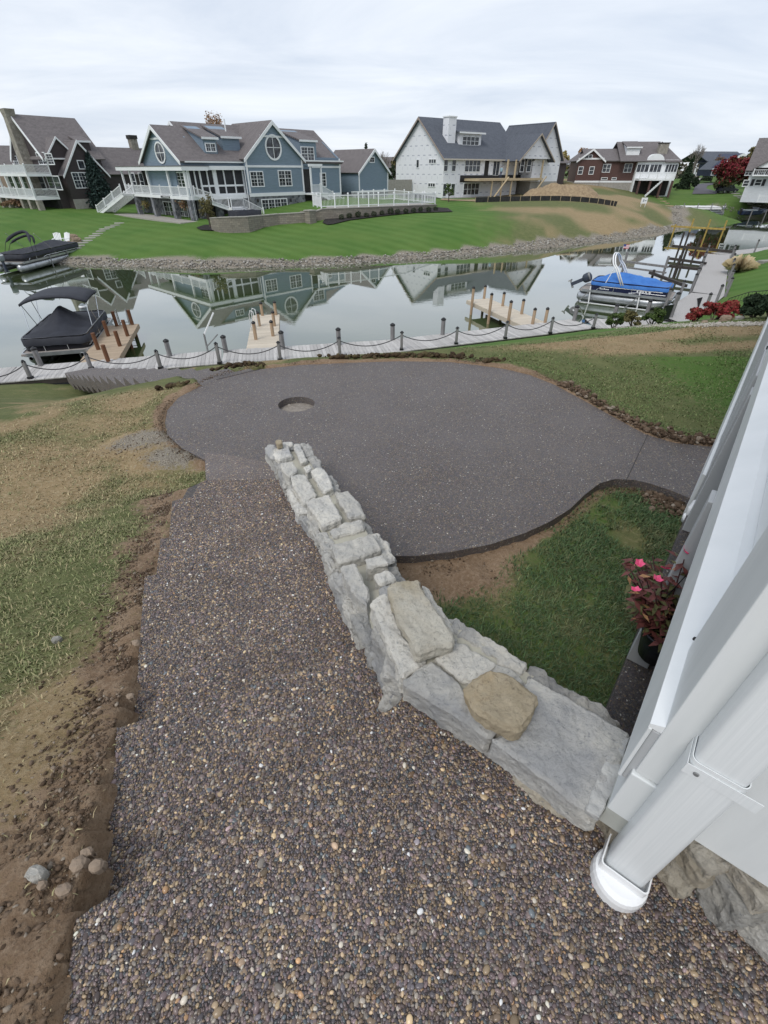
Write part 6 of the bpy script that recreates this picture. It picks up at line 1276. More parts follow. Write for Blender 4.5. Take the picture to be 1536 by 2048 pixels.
b0 = V_(1062, 340)[0]; b1 = V_(1080, 340)[0]; K.ft('gable_wall', [(b0, -2.6), (b1, -2.6), (b1, V_(1076, 303)[1]), ((b0+b1)/2, V_(1073, 279)[1]), (b0, V_(1064, 303)[1])], 0, 9, M['greyside']); K.roof_t(b0, b1, -.3, 12, V_(1076, 303)[1], V_(1073, 277)[1], rd, .3); K.rake('f', -.305, b0, b1, V_(1076, 303)[1], V_(1073, 277)[1], .3, .3)
b2 = V_(1133, 330, 3)[0]; K.box('wall', b1, b2, 3, 10, -2.6, V_(1100, 324, 3)[1], M['brown']); K.roof_s(b1-1, b2+.6, 3, 11, V_(1100, 323, 3)[1], V_(1110, 305, 6)[1], rf, .5)
for x0, x1, xt in ((1083, 1090, 0), (1091, 1103, 0)):
    a = qpx(K, 'f', 4.2, x0, 303, x1, 316); K.ft('dormer', [(a[0], a[2]), (a[1], a[2]), (a[1], a[3]), ((a[0]+a[1])/2, a[3]+1.6), (a[0], a[3])], 4.2, 8, T); K.box('pane', a[0]+.4, a[1]-.4, 4.15, 4.19, a[2]+.3, a[3]-.2, M['glass']); K.roof_t(a[0], a[1], 4.0, 8, a[3], a[3]+1.7, rd, .2)
a = qpx(K, 'f', 4.2, 1111, 312, 1119, 324); K.box('dormer', a[0], a[1], 4.2, 7, a[2], a[3], T); K.box('pane', a[0]+.35, a[1]-.35, 4.15, 4.19, a[2]+.3, a[3]-.3, M['glass'])
a = qpx(K, 'f', -2.5, 1067, 340, 1103, 369); K.box('balcony', a[0], a[1], -2.5, 3, a[3]-.4, a[3], T); K.rail((a[0], -2.45), (a[1], -2.45), a[3], a[3], 1.0, .2, 5); K.box('porch_room', a[0]+.3, a[1]-.3, -1.5, 3, -2.8, a[3]-.41, M['dark'])
mb = MB(); L_ = a[1]-a[0]
for q in (0, .14, .34, .42, .52, .60, .72, .80, .95): mb.box(a[0]+L_*q, a[0]+L_*q+.28, -2.4, -2.1, -2.8-K.zb, a[3]-.42-K.zb)
K.put('porch_column', mb, T)
N_ = House('navy_house', 'far navy blue house with white gable trim behind the red maple', (0, 0), 8, -1.6)
r_ = ray(1415, 356); Y0 = 185.0; N_.O = (r_[0]*Y0/r_[1], Y0); N_.r.location = (*N_.O, -1.6); XF[N_.r.name] = Matrix.Translation(N_.r.location) @ Matrix.Rotation(N_.psi, 4, 'Z')
V_ = lambda x, y, p=0: N_.px('f', p, x, y)[0 if p is None else slice(None)]
ux = lambda x, y=340: N_.px('f', 0, x, y)[0]; uz = lambda y, x=1440: N_.px('f', 0, x, y)[1]
N_.ft('porch_gable', [(0, -1.6), (ux(1446), -1.6), (ux(1446), uz(336)), (ux(1443)/2, uz(322)), (0, uz(336))], -3, 0, M['navy']); N_.roof_t(0, ux(1446), -3.4, 5, uz(336), uz(321), rd, .5); N_.rake('f', -3.42, 0, ux(1446), uz(336), uz(321), .45, .5); N_.box('trim_band', 0, ux(1446), -3.1, -3.01, uz(337), uz(336), T); N_.wpx('f', -3, 1424, 338, 1431, 350, 1, 1, 1, 1)
N_.ft('main_gable', [(ux(1446), -1.6), (ux(1500), -1.6), (ux(1500), uz(323)), (ux(1473), uz(306)), (ux(1446), uz(323))], 0, 12, M['navy']); N_.roof_t(ux(1446), ux(1500), -.5, 14, uz(323), uz(306), rd, .6); N_.rake('f', -.505, ux(1446), ux(1500), uz(323), uz(306), .5, .6); N_.roof_s(ux(1432), ux(1520), 6, 20, uz(320), uz(300), rd, .6)
Wh = House('white_lake_house', 'white sided house with black shutters and a grey roof at the right edge', (0, 0), -35, -4.8)
r_ = ray(1487, 383); Y0 = 112.0; Wh.O = (r_[0]*Y0/r_[1], Y0); Wh.r.location = (*Wh.O, -4.6); Wh.zb = -4.6; XF[Wh.r.name] = Matrix.Translation(Wh.r.location) @ Matrix.Rotation(Wh.psi, 4, 'Z')
V_ = lambda x, y: Wh.px('f', 0, x, y); zt = V_(1500, 334)[1]
Wh.box('wall', 0, 26, 0, 10, -5.2, zt, M['whiteside']); Wh.roof_s(-1, 27, 0, 10, zt, zt+4.6, rf, .6)
a = V_(1513, 334)[0]; Wh.ft('pediment', [(a, zt-.1), (a+9, zt-.1), (a+4.5, zt+2.6)], -1.2, 1, T); Wh.roof_t(a, a+9, -1.5, 4, zt, zt+2.8, rf, .4)
for x0, y0, x1, y1, sh_ in ((1492,340,1504,350,0),(1518,339,1529,351,1),(1487,361,1497,372,0),(1511,359,1522,371,1)):
    w_ = Wh.wpx('f', 0, x0, y0, x1, y1, 2 if x1-x0 > 11.5 else 1, 2, 1, 1)
    if sh_:
        u0, u1, z0, z1 = qpx(Wh, 'f', 0, x0, y0, x1, y1)
        for q in (u0-.75, u1+.2): Wh.box('shutter', q, q+.5, -.1, -.01, z0-.05, z1+.05, M['black'])
Wh.box('balcony', .5, 8, -1.6, -.02, V_(1500, 352)[1], V_(1500, 351)[1]+.1, T); Wh.rail((.5, -1.55), (8, -1.55), V_(1500, 351)[1], V_(1500, 351)[1], .9, .3, 2); Wh.rail((3, -3.5), (24, -3.5), -5.0, -5.0, 1.0, .3, 6)
# ================================================================ GARDENS, TREES, SMALL THINGS
def depth_px(p): return p.y*CP-p.z*SP                  # metres per pixel at p = depth / FPX
def leafcloud(name, C, size, m, parent=None, up=.3, asp=.6):
    C = np.asarray(C); n = len(C); a = RNG.normal(size=(n, 3)); a /= np.linalg.norm(a, axis=1)[:, None]; b = RNG.normal(size=(n, 3)); b -= (a*b).sum(1)[:, None]*a; b /= np.linalg.norm(b, axis=1)[:, None]
    s = size*RNG.uniform(.6, 1.35, (n, 1)); V = np.stack([C-a*s, C+b*s*asp, C+a*s, C-b*s*asp], 1); F = np.arange(n*4).reshape(-1, 4)
    me = npmesh(name, V.reshape(-1, 3), F, m, False); return link(name, me, parent)
def leafmat(name, c, c2, c3=None):
    t = NT(name); t.rough(.8); t.b.inputs['Specular IOR Level'].default_value = .2; g = t.n('ShaderNodeNewGeometry'); k = t.ramp(g.outputs['Random Per Island'], [(0., c), (.55, c2), (1., c3 or tuple(x*1.3 for x in c2))]); t.col(k); return t.m
LM = {'spruce': leafmat('spruce_needles', (.016, .030, .028), (.030, .050, .045)), 'conifer': leafmat('dark_evergreen', (.018, .032, .018), (.035, .055, .03)), 'green': leafmat('green_leaves', (.04, .07, .022), (.075, .11, .035)),
      'red': leafmat('red_leaves', (.17, .022, .025), (.27, .045, .045), (.12, .06, .03)), 'maple': leafmat('maple_leaves', (.13, .018, .025), (.21, .03, .04), (.07, .055, .025)), 'maplelow': leafmat('maple_green_leaves', (.04, .05, .02), (.07, .07, .03)), 'rust': leafmat('rusty_leaves', (.22, .12, .06), (.30, .18, .10)),
      'olive': leafmat('olive_leaves', (.08, .075, .03), (.13, .115, .05)), 'yellow': leafmat('yellow_green_leaves', (.16, .15, .05), (.25, .2, .08)), 'tan': leafmat('tan_blades', (.32, .24, .13), (.45, .36, .22)), 'brown': leafmat('brown_shrub', (.14, .08, .05), (.2, .13, .08)), 'box': leafmat('boxwood_leaves', (.012, .022, .010), (.03, .045, .02))}
M['bark'] = mat('grey_brown_bark', (.12, .095, .075), (.07, .055, .045), 6, .95, .6, 20); M['barkpale'] = mat('pale_bark', (.26, .23, .21), (.17, .15, .135), 6, .95)
def branches(mb, p, d, ln, r, lev, tips):
    q = p+d*ln; mb.tube(p, q, r, r*.62, 5 if lev else 7, False)
    if lev == 0: tips.append(q); return
    for _ in range(random.choice((3, 3, 4))):
        e = (d+Vector((random.gauss(0, .5), random.gauss(0, .5), random.gauss(.15, .3)))).normalized(); branches(mb, p.lerp(q, random.uniform(.55, 1)), e, ln*random.uniform(.6, .82), r*.56, lev-1, tips)
def tree(name, label, base, topy, wpx, kind, m, n=1500, leaf=None, cat='tree', group=None, trunk=.25, low=.12, m2=None, flat=1.0):
    p = Vector(base); H = up(p, topy); W = wpx*depth_px(p)/FPX/2; r = empty(name, p, random.uniform(0, 6), label, cat, group); leaf = leaf or max(.05, min(W, H)*.09)
    if kind == 'bare':
        mb = MB(); tips = []; branches(mb, Vector((0, 0, -.2)), Vector((0, 0, 1)), H*.30, H*.028, 5, tips); z = max(v[2] for v in mb.v); w = max(max(abs(v[0]), abs(v[1])) for v in mb.v)
        mb.v = [(v[0]*W/w, v[1]*W/w, v[2]*H/z) if v[2] > 0 else v for v in mb.v]; mb.build('trunk', M['barkpale'] if m is None else M['bark'], r)
        if m: leafcloud('crown', [(t.x*W/w+random.gauss(0, W*.1), t.y*W/w+random.gauss(0, W*.1), t.z*H/z+random.gauss(0, H*.03)) for t in tips for _ in range(max(1, n//len(tips)))], leaf, m, r)
        return r
    C = []
    if kind == 'cone':
        tiers = 13
        for k in range(n):
            t = random.random()**1.25; ti = int(t*tiers)/tiers; fr = (t-ti)*tiers; R = W*(1-t)**.85*(1.05-.35*fr)+.03; a = random.uniform(0, 6.28); sp = .72+.28*abs(math.sin(a*3.5+ti*9)); rr = R*sp*random.random()**.35
            C.append((rr*math.cos(a), rr*math.sin(a), H*(low+(1-low)*t)-rr*.22))
        mb = MB(); mb.tube((0, 0, -.3), (0, 0, H*.9), W*.08+.03, .02); mb.build('trunk', M['bark'], r); leafcloud('crown', C, leaf, m, r, asp=.4); return r
    cl = []
    for k in range(24 if kind == 'crown' else 12):
        a, b = random.uniform(0, 6.28), math.acos(random.uniform(-.75, 1)); q = random.uniform(.45, .92); cl.append((W*q*math.sin(b)*math.cos(a), W*q*math.sin(b)*math.sin(a), H*(low+(1-low)*(.5+.5*q*math.cos(b))), random.uniform(.22, .42)))
    hz = H*(1-low)*.5
    for k in range(n):
        c = random.choice(cl); v = Vector((random.gauss(0, 1), random.gauss(0, 1), random.gauss(0, 1))).normalized()*random.random()**.4
        C.append((c[0]+v.x*c[3]*W, c[1]+v.y*c[3]*W, max(.02, c[2]+v.z*c[3]*min(hz, W)*flat)))
    if kind == 'crown':
        mb = MB(); mb.tube((0, 0, -.3), (0, 0, H*(low+.25)), W*.07+.04, W*.04+.02)
        for c in cl[:9]: mb.tube((0, 0, H*(low+.05)), c[:3], W*.035+.015, .01, 5, False)
        mb.build('trunk', M['bark'], r)
    else:
        mb = MB()
        for c in cl[:7]: mb.tube((0, 0, -.1), c[:3], .025, .008, 5, False)
        mb.build('stem', M['bark'], r)
    C = np.array(C)
    if m2 is not None:
        lowm = C[:, 2] < H*.42+RNG.normal(0, H*.1, len(C)); leafcloud('lower_crown', C[lowm], leaf, m2, r); C = C[~lowm]
    leafcloud('crown', C, leaf, m, r); return r
random.seed(21); gp_ = gpt
def G_(x, y, a=8, b=400): return gpt(x, y, a, b)
# riprap banks
P = []
for L, n in ((SHORE, 5200), (SHORE2[:-1], 1300)):
    L = np.array(L); d = np.diff(L, axis=0); ln = np.hypot(*d.T); pr = ln*np.clip(60/np.hypot(*((L[:-1]+L[1:])/2).T), .3, 1.5); pr /= pr.sum()
    i = RNG.choice(len(ln), n, p=pr); t = RNG.random(n); o = RNG.uniform(-.35, 1.25, n); nn = np.stack([-d[:, 1], d[:, 0]], 1)/ln[:, None]
    q = L[i]+d[i]*t[:, None]+nn[i]*o[:, None]; P.append(np.c_[q, ground_z(q[:, 0], q[:, 1])+RNG.uniform(-.02, .06, n)])
rip = clods('riprap_stones', np.concatenate(P), .05, .17, islandmat('pale_riprap', [(0., (.16, .15, .13)), (.5, (.30, .28, .25)), (1., (.46, .44, .40))], 8, .02), .75)
# block retaining walls and the white fence of the blue house
def wallstrip(name, label, cat, base, tops, th, m, cap=None, kindm=None):
    pts = [G_(x, y, 30) for x, y in base]; hs = [up(p, t) for p, t in zip(pts, tops)]; r = empty(name, pts[0], 0, label, cat); mb = MB(); mc = MB(); tp = []
    for i in range(len(pts)-1):
        a, b = pts[i], pts[i+1]; d = (b-a); d.z = 0; d.normalize(); n = Vector((-d.y, d.x, 0))*th; za, zb = a.z+hs[i], b.z+hs[i+1]
        mb.add([(a.x, a.y, a.z-.6), (b.x, b.y, b.z-.6), (b.x+n.x, b.y+n.y, b.z-.6), (a.x+n.x, a.y+n.y, a.z-.6), (a.x, a.y, za), (b.x, b.y, zb), (b.x+n.x, b.y+n.y, zb), (a.x+n.x, a.y+n.y, za)], [(3,2,1,0),(4,5,6,7),(0,1,5,4),(1,2,6,5),(2,3,7,6),(3,0,4,7)])
        mc.bar((a.x+n.x/2, a.y+n.y/2, za+.05), (b.x+n.x/2, b.y+n.y/2, zb+.05), th+.1, .09); tp += [Vector((a.x+n.x/2, a.y+n.y/2, za))]
    tp.append(Vector((b.x+n.x/2, b.y+n.y/2, zb))); mb.build('block_wall', m, r, world=True)
    if cap: mc.build('coping', cap, r, world=True)
    return r, tp
wallstrip('retaining_wall', 'curved tan block retaining wall in front of the blue house basement', 'wall', [(424,462),(440,465),(465,467),(500,466),(528,456),(560,450),(614,446)], [437,436.5,435.5,434.5,432,429,426], .5, M['block'], M['concrete'])
pz = G_(622, 446, 30); pr_ = empty('gate_pillar', pz, .8, 'square tan block pillar beside the steps between the two retaining walls', 'pillar'); hp = up(pz, 422); mb = MB(); mb.box(-.5, .5, -.5, .5, -.5, hp); mb.build('shaft', M['block'], pr_); mb = MB(); mb.box(-.58, .58, -.58, .58, hp+.002, hp+.12); mb.build('cap', M['concrete'], pr_)
_, ft_ = wallstrip('retaining_wall', 'long straight tan block retaining wall carrying the white fence', 'wall', [(629,443),(646,441),(700,437),(760,431),(820,423),(873,414)], [425,419,416.8,414.4,412,410], .6, M['block'], M['concrete'])
wallstrip('low_wall', 'short stub of block wall behind the steps by the pillar', 'wall', [(603,440),(628,437)], [423, 421], .4, M['block'])
fn = empty('white_fence', ft_[1], 0, 'white vinyl picket fence on the long block retaining wall', 'fence')
def fence_run(a, b, n):
    for k in range(n):
        p, q = a.lerp(b, k/n), a.lerp(b, (k+1)/n); mb = MB(); mb.bar(p+Vector((0, 0, 1.3)), q+Vector((0, 0, 1.3)), .09, .1); mb.bar(p+Vector((0, 0, .2)), q+Vector((0, 0, .2)), .08, .1); m_ = max(4, int((q-p).length/.17))
        for i in range(m_): c = p.lerp(q, (i+.5)/m_); mb.bar(c+Vector((0, 0, .2)), c+Vector((0, 0, 1.3)), .115, .03)
        mb.build('fence_panel', T, fn, world=True); mb = MB(); mb.bar(p, p+Vector((0, 0, 1.45)), .16, .16); mb.lathe(p+Vector((0, 0, 1.45)), [(.13, 0), (.13, .05), (.02, .13)], 4); mb.build('fence_post', T, fn, world=True)
back = ft_[1]+Vector((-1.5, 4.0, .0)); e_ = ft_[-1]
for i, k in ((1, 2), (2, 3), (3, 2), (4, 2)): fence_run(ft_[i]+Vector((0, 0, .1)), ft_[i+1]+Vector((0, 0, .1)), k)
fence_run(back+Vector((0, 0, .1)), ft_[1]+Vector((0, 0, .1)), 2); fence_run(e_+Vector((0, 0, .1)), e_+Vector((-6, 9, .25)), 4); fence_run(e_+Vector((-6, 9, .25)), e_+Vector((-13, 4.5, .2)), 4)
pl_ = slab('blue_yard', [(p.x, p.y) for p in ft_[1:]]+[(e_.x-6, e_.y+9), (e_.x-16, e_.y+2)], -(ft_[3].z-.05)+.15, .3, M['concrete']); tag(pl_, 'pale paved yard behind the white fence', 'terrace')
def drape(name, px, m, lift=.05, **tags):
    pts = [G_(x, y, 20) for x, y in px]; bm = bmesh.new(); vs = [bm.verts.new((p.x, p.y, p.z+lift)) for p in pts]; f = bm.faces.new(vs); bmesh.ops.triangulate(bm, faces=[f])
    for _ in range(5):
        lg = [e for e in bm.edges if e.calc_length() > 1.6]
        if not lg: break
        bmesh.ops.subdivide_edges(bm, edges=lg, cuts=1); bmesh.ops.triangulate(bm, faces=[f for f in bm.faces if len(f.verts) > 3])
    X = np.array([v.co.x for v in bm.verts]); Y = np.array([v.co.y for v in bm.verts]); Zs = ground_z(X, Y)+lift
    for v, z in zip(bm.verts, Zs): v.co.z = z
    bmesh.ops.recalc_face_normals(bm, faces=bm.faces); me = bpy.data.meshes.new(name); bm.to_mesh(me); bm.free(); me.materials.append(m); return tag(link(name, me), **tags)
drape('mulch_bed', [(645,447),(655,452),(668,450),(700,442.5),(760,434.5),(830,427.5),(880,423),(906,424.5),(896,417.5),(874,416),(820,422.5),(760,430),(700,436),(650,441)], M['mulch'], .10, kind='structure')
drape('mulch_bed', [(393,457),(402,462),(425,464),(447,461),(452,456),(435,452),(410,452)], M['mulch'], .10, kind='structure')
SHR = [(683,438),(699,435.5),(716.7,434),(733,433),(748,431.5),(764,429),(781,428),(795,427),(811.5,425.4),(827,424),(841,423),(857,422.5),(871,420.4)]
proto = None
for i, (x, y) in enumerate(SHR):
    p = G_(x, y+2.5, 40)
    if proto is None:
        proto = empty('round_shrub', p, 0); V = RNG.normal(size=(420, 3)); V /= np.linalg.norm(V, axis=1)[:, None]; V = V*(.40*RNG.random((420, 1))**.25)*np.array([1, 1, .9])+np.array([0, 0, .38]); leafcloud('foliage', V, .05, LM['box'], proto); mb = MB(); mb.tube((0, 0, -.1), (0, 0, .3), .04); mb.build('stem', M['bark'], proto); o = proto
    else: o = copy_tree(proto); o.location = p; o.rotation_euler = (0, 0, random.uniform(0, 6))
    s = random.uniform(.85, 1.1); o.scale = (s, s, s*random.uniform(.9, 1.1)); tag(o, f'small clipped round boxwood below the fence wall, {ORD[i]} from the left', 'shrub', 'row of clipped shrubs below the fence wall')
tree('young_tree', 'slim young tree with thinning olive leaves in a mulch ring by the curved wall', G_(421,456,30), 386, 34, 'crown', LM['olive'], 900, .10, low=.16)
tree('conifer', 'broad dark blue green spruce between the shingled and the blue house', G_(208,416,40), 303, 78, 'cone', LM['spruce'], 6000, .22, low=.03)
tree('grass_clump', 'tan ornamental grass clump at the foot of the shingled house', G_(141,410,40), 385, 26, 'shrub', LM['tan'], 500, .18, 'grass')
tree('shrub', 'rusty brown shrub before the deck of the shingled house', G_(30,416,40), 398, 44, 'shrub', LM['brown'], 700, .16, 'shrub'); tree('shrub', 'rusty brown shrub at the left edge of the picture', G_(-5,417,40), 399, 34, 'shrub', LM['brown'], 500, .16, 'shrub')
hb_ = [B.px('e', .2, x, y) for x, y in ((292,410),(367,410))]
for (t_, z_), lb in zip(hb_, ('yellow green hanging basket under the left end of the blue house porch', 'rust red hanging basket under the blue house porch near its corner')):
    w_ = Vector((B.O[0]+B.b[0]*t_+B.a[0]*.2, B.O[1]+B.b[1]*t_+B.a[1]*.2, z_-.25)); o = empty('hanging_basket', w_, 0, lb, 'hanging basket'); mb = MB(); mb.lathe((0, 0, 0), [(.1, 0), (.28, .18), (.3, .3)], 10); mb.build('basket', M['bark'], o); mb = MB(); mb.tube((0, 0, .3), (0, 0, 1.0), .012); mb.build('hanger', M['black'], o)
    leafcloud('foliage', RNG.normal(size=(260, 3))*np.array([.26, .26, .24])+np.array([0, 0, .3]), .09, LM['yellow'] if 'yellow' in lb else LM['rust'], o)
# covered patio furniture behind the curved wall
fp = [B.px('f', -3.5, x, 428) for x in (470, 500)]
cf = empty('covered_furniture', (B.O[0]+B.a[0]*(fp[0][0]+1.5)+B.b[0]*-3.5, B.O[1]+B.a[1]*(fp[0][0]+1.5)+B.b[1]*-3.5, -5.2), B.psi, 'patio furniture under a black cover behind the curved block wall', 'furniture')
link('cover', grid_mesh('cover', np.linspace(-1.9, 1.9, 12), np.linspace(-1, 1, 7), lambda x, y: .95+.18*noise.noise(Vector((x*1.5, y*1.5, 3))), M['canvas'], .9), cf)
# stepping stones, boulders and chairs on the left bank
def steps(px, w, dpt, m, name):
    r = empty(name, G_(*px[0], 30), 0, kind='structure')
    for x, y in px:
        p = G_(x, y, 30); k = 7; pl = [(p.x+w*random.uniform(.8, 1.1)*math.cos(6.283*i/k), p.y+dpt*random.uniform(.8, 1.1)*math.sin(6.283*i/k)) for i in range(k)]
        rock('flagstone', pl, p.z-.15, p.z+.07, m, r, rough=.012, cell=.5, bev=.03)
steps([(150,498),(158,492),(165,487),(173,482),(181,477),(189,472.5),(196,468),(202,463.5),(210,459.5),(220,455.5),(230,451),(238,447)], .75, .42, M['flag'], 'stepping_path')
steps([(1303,384),(1308,389),(1313,393.5),(1319,398),(1325,403),(1332,407.5),(1339,412)], .9, .5, mat('orange_flagstone', (.36, .26, .17), (.28, .2, .13), 4, .9, rand=.15), 'stone_steps')
steps([(1470,387),(1477,392),(1484,396),(1491,400),(1498,404),(1505,408),(1513,413),(1521,418)], 1.0, .8, M['flag'], 'stone_steps')
for (x, y), s, m, lb in (((147,479),.62,M['boulder'],'brown boulder right of the two white chairs, the highest of its group'),((155,484),.55,M['boulder'],'brown boulder beside the stepping stones'),((144,489),.45,M['boulder'],'lower brown boulder just above the lakeside stepping stones'),
        ((1252,650),.34,M['redboulder'],'flat reddish sandstone boulder between the green shrubs by the boardwalk'),((1449,643),.42,M['boulder'],'rounded brown boulder in front of the red shrubs'),((1408,647),.22,M['boulder'],'small tan boulder below the red shrubs'),((1300,651),.18,M['flag'],'small pale boulder right of the reddish one'),((1478,640),.26,M['flag'],'grey boulder at the foot of the dark hedge')):
    p = G_(x, y, 8); s *= .45 if y > 600 else 1; k = 7; pl = [(p.x+s*random.uniform(.8, 1.15)*math.cos(6.283*i/k), p.y+s*random.uniform(.6, .9)*math.sin(6.283*i/k)) for i in range(k)]; tag(rock('boulder', pl, p.z-.2, p.z+s*.75, m, rough=s*.10, cell=s*.2, bev=s*.25), lb, 'boulder')
def adirondack(p, rz, label):
    r = empty('garden_chair', p, rz, label, 'chair', 'white chairs by the water'); W_ = M['whiteplastic']
    for k in range(5): mb = MB(); x = -.26+.13*k; mb.bar((x, .25, .28), (x*1.15, .62, 1.08+.07*(1-abs(k-2)/2)), .11, .03, (0, 1, 0)); mb.build('back_slat', W_, r)
    for k in range(4): mb = MB(); mb.bar((-.3, -.3+.16*k, .40-.045*k), (.3, -.3+.16*k, .40-.045*k), .13, .03); mb.build('seat_slat', W_, r)
    for s in (-1, 1):
        mb = MB(); mb.box(s*.38-.07, s*.38+.07, -.42, .38, .58, .62); mb.build('arm', W_, r); mb = MB(); mb.bar((s*.34, -.34, 0), (s*.34, -.34, .58), .09, .05); mb.build('leg', W_, r); mb = MB(); mb.bar((s*.33, -.30, .40), (s*.33, .62, 0), .04, .12); mb.build('leg', W_, r)
adirondack(G_(119,491,30), math.radians(20), 'left of the two white slatted garden chairs beside the far left boat'); adirondack(G_(133,491,30), math.radians(-15), 'right of the two white slatted garden chairs, next to the boulders')
# building site
sf = [G_(x, y, 60) for x, y in ((950,405),(1000,403.5),(1040,402.5),(1080,402),(1120,402),(1160,403.5),(1195,407),(1220,411),(1232,413))]; r = empty('silt_fence', sf[0], 0, 'low black silt fence across the bare slope below the unfinished house', 'fence'); mb = MB()
for a, b in zip(sf[:-1], sf[1:]): mb.bar(a+Vector((0, 0, .3)), b+Vector((0, 0, .3)), .05, .75)
mb.build('fabric', M['silt'], r, world=True)
for a, b in zip(sf[:-1], sf[1:]):
    for t in (0, .5): c = a.lerp(b, t); mb = MB(); mb.bar(c-Vector((0, .06, .2)), c+Vector((0, -.06, .85)), .06, .06); mb.build('stake', M['lumber'], r, world=True)
mc = G_(1140, 397, 60); xs = np.linspace(-8.5, 10, 46); ys = np.linspace(-3.5, 4.5, 24); kx = depth_px(mc)/FPX
def moundf(x, y): return 2.4*math.exp(-((x-1.6)/4.2)**4-(y/2.6)**2)+2.0*math.exp(-((x+4.6)/3.0)**4-((y-.5)/2.4)**2)+.35*(noise.noise(Vector((x*.9, y*.9, 1)))+.5*noise.noise(Vector((x*2.6, y*2.6, 4)))) - .5
me = grid_mesh('dirt_mound', xs, ys, lambda x, y: moundf(x, y)+gz(mc.x+x, mc.y+y+2.5)-mc.z, M['dirtpile'], 1.5); o = link('dirt_mound', me); o.location = (mc.x, mc.y+2.5, mc.z); tag(o, 'long heap of tan excavated earth behind the black silt fence', 'dirt heap')
drape('bare_earth', [(950,404),(1000,402),(1080,400.5),(1060,392),(1000,396),(940,400),(880,401),(885,398)], M['dirtpile'], .06, kind='structure')
drape('bare_earth', [(778,384),(800,388),(850,391),(862,386),(830,378),(790,372)], M['dirtpile'], .06, kind='structure')
tree('sapling', 'thin green sapling in front of the unfinished house', G_(897,404,50), 366, 22, 'crown', LM['green'], 350, .14, low=.25)
def figure(label, p, rz, h, shirt, trousers, arm=0.0, lean=0.0):
    r = empty('person', p, rz, label, 'person'); k = h/1.78
    J = [(0,0,.95),(0,.0,1.15),(0,.02,1.40),(0,.0,1.50),(0,-.02,1.64),(.10,0,.90),(.11,-.02,.50),(.12,.03,.09),(.12,-.12,.04),(-.10,0,.90),(-.12,.03,.50),(-.13,.06,.09),(-.13,-.09,.04),(.20,.0,1.40),(.27,.03,1.13),(.25,-.12-arm,.92+arm),(.25,-.18-arm*1.4,.85+arm*1.2),(-.20,0,1.40),(-.27,.04,1.13),(-.24,-.10,.93),(-.24,-.14,.85)]
    E_ = [(0,1),(1,2),(2,3),(3,4),(0,5),(5,6),(6,7),(7,8),(0,9),(9,10),(10,11),(11,12),(2,13),(13,14),(14,15),(15,16),(2,17),(17,18),(18,19),(19,20)]
    R_ = [.15,.14,.17,.06,.10,.10,.065,.05,.04,.10,.065,.05,.04,.07,.05,.038,.03,.07,.05,.038,.03]
    me = bpy.data.meshes.new('body'); me.from_pydata([(x*k, (y-lean*max(0, z-.9))*k, z*k) for x, y, z in J], E_, []); o = link('body', me, r); md = o.modifiers.new('skin', 'SKIN')
    for v, q in zip(me.skin_vertices[0].data, R_): v.radius = (q*k, q*k*.8)
    me.skin_vertices[0].data[0].use_root = True; sb = o.modifiers.new('sub', 'SUBSURF'); sb.levels = sb.render_levels = 1
    t = NT('clothed_body'); t.rough(.8); sp = t.n('ShaderNodeSeparateXYZ'); t.l(t.co(), sp.inputs[0]); z = t.math('MULTIPLY', sp.outputs[2], 1/k); rp = t.n('ShaderNodeValToRGB'); rp.color_ramp.interpolation = 'CONSTANT'; e = rp.color_ramp.elements
    for _ in range(2): e.new(.5)
    for x, (q, c) in zip(e, ((0., (.03, .025, .02)), (.045, trousers), (.51, shirt), (.805, (.45, .28, .2)))): x.position = q; x.color = (*c, 1)
    t.l(t.math('MULTIPLY', z, .53), rp.inputs[0]); t.col(rp.outputs[0]); me.materials.append(t.m)
    mb = MB(); mb.lathe((0, (-.02-lean*.75)*k, 1.655*k), [(.105*k, 0), (.11*k, .05*k), (.09*k, .10*k), (.04*k, .13*k)], 12); mb.build('hair', mat('dark_hair', (.03, .02, .015)), r, smooth=True)
    mb = MB(); mb.lathe((0, (-.125-lean*.7)*k, 1.60*k), [(.012*k, 0), (.018*k, .02*k), (.008*k, .045*k)], 6); mb.build('nose', mat('skin', (.45, .28, .2)), r); return r
u_, z_ = C.px('f', -2.2, 1001, 354); w_ = Vector((C.O[0]+C.a[0]*u_+C.b[0]*-2.2, C.O[1]+C.a[1]*u_+C.b[1]*-2.2, dz))
figure('worker in a light blue shirt and dark jeans standing on the raw timber deck', w_, 2.4, 1.82, (.25, .38, .45), (.03, .045, .10), .1)
q = G_(1062, 388, 60); q.z += .3; figure('person in dark work clothes standing by the tan earth heap', q, .6, 1.8, (.05, .05, .07), (.03, .035, .06), .05, .08)
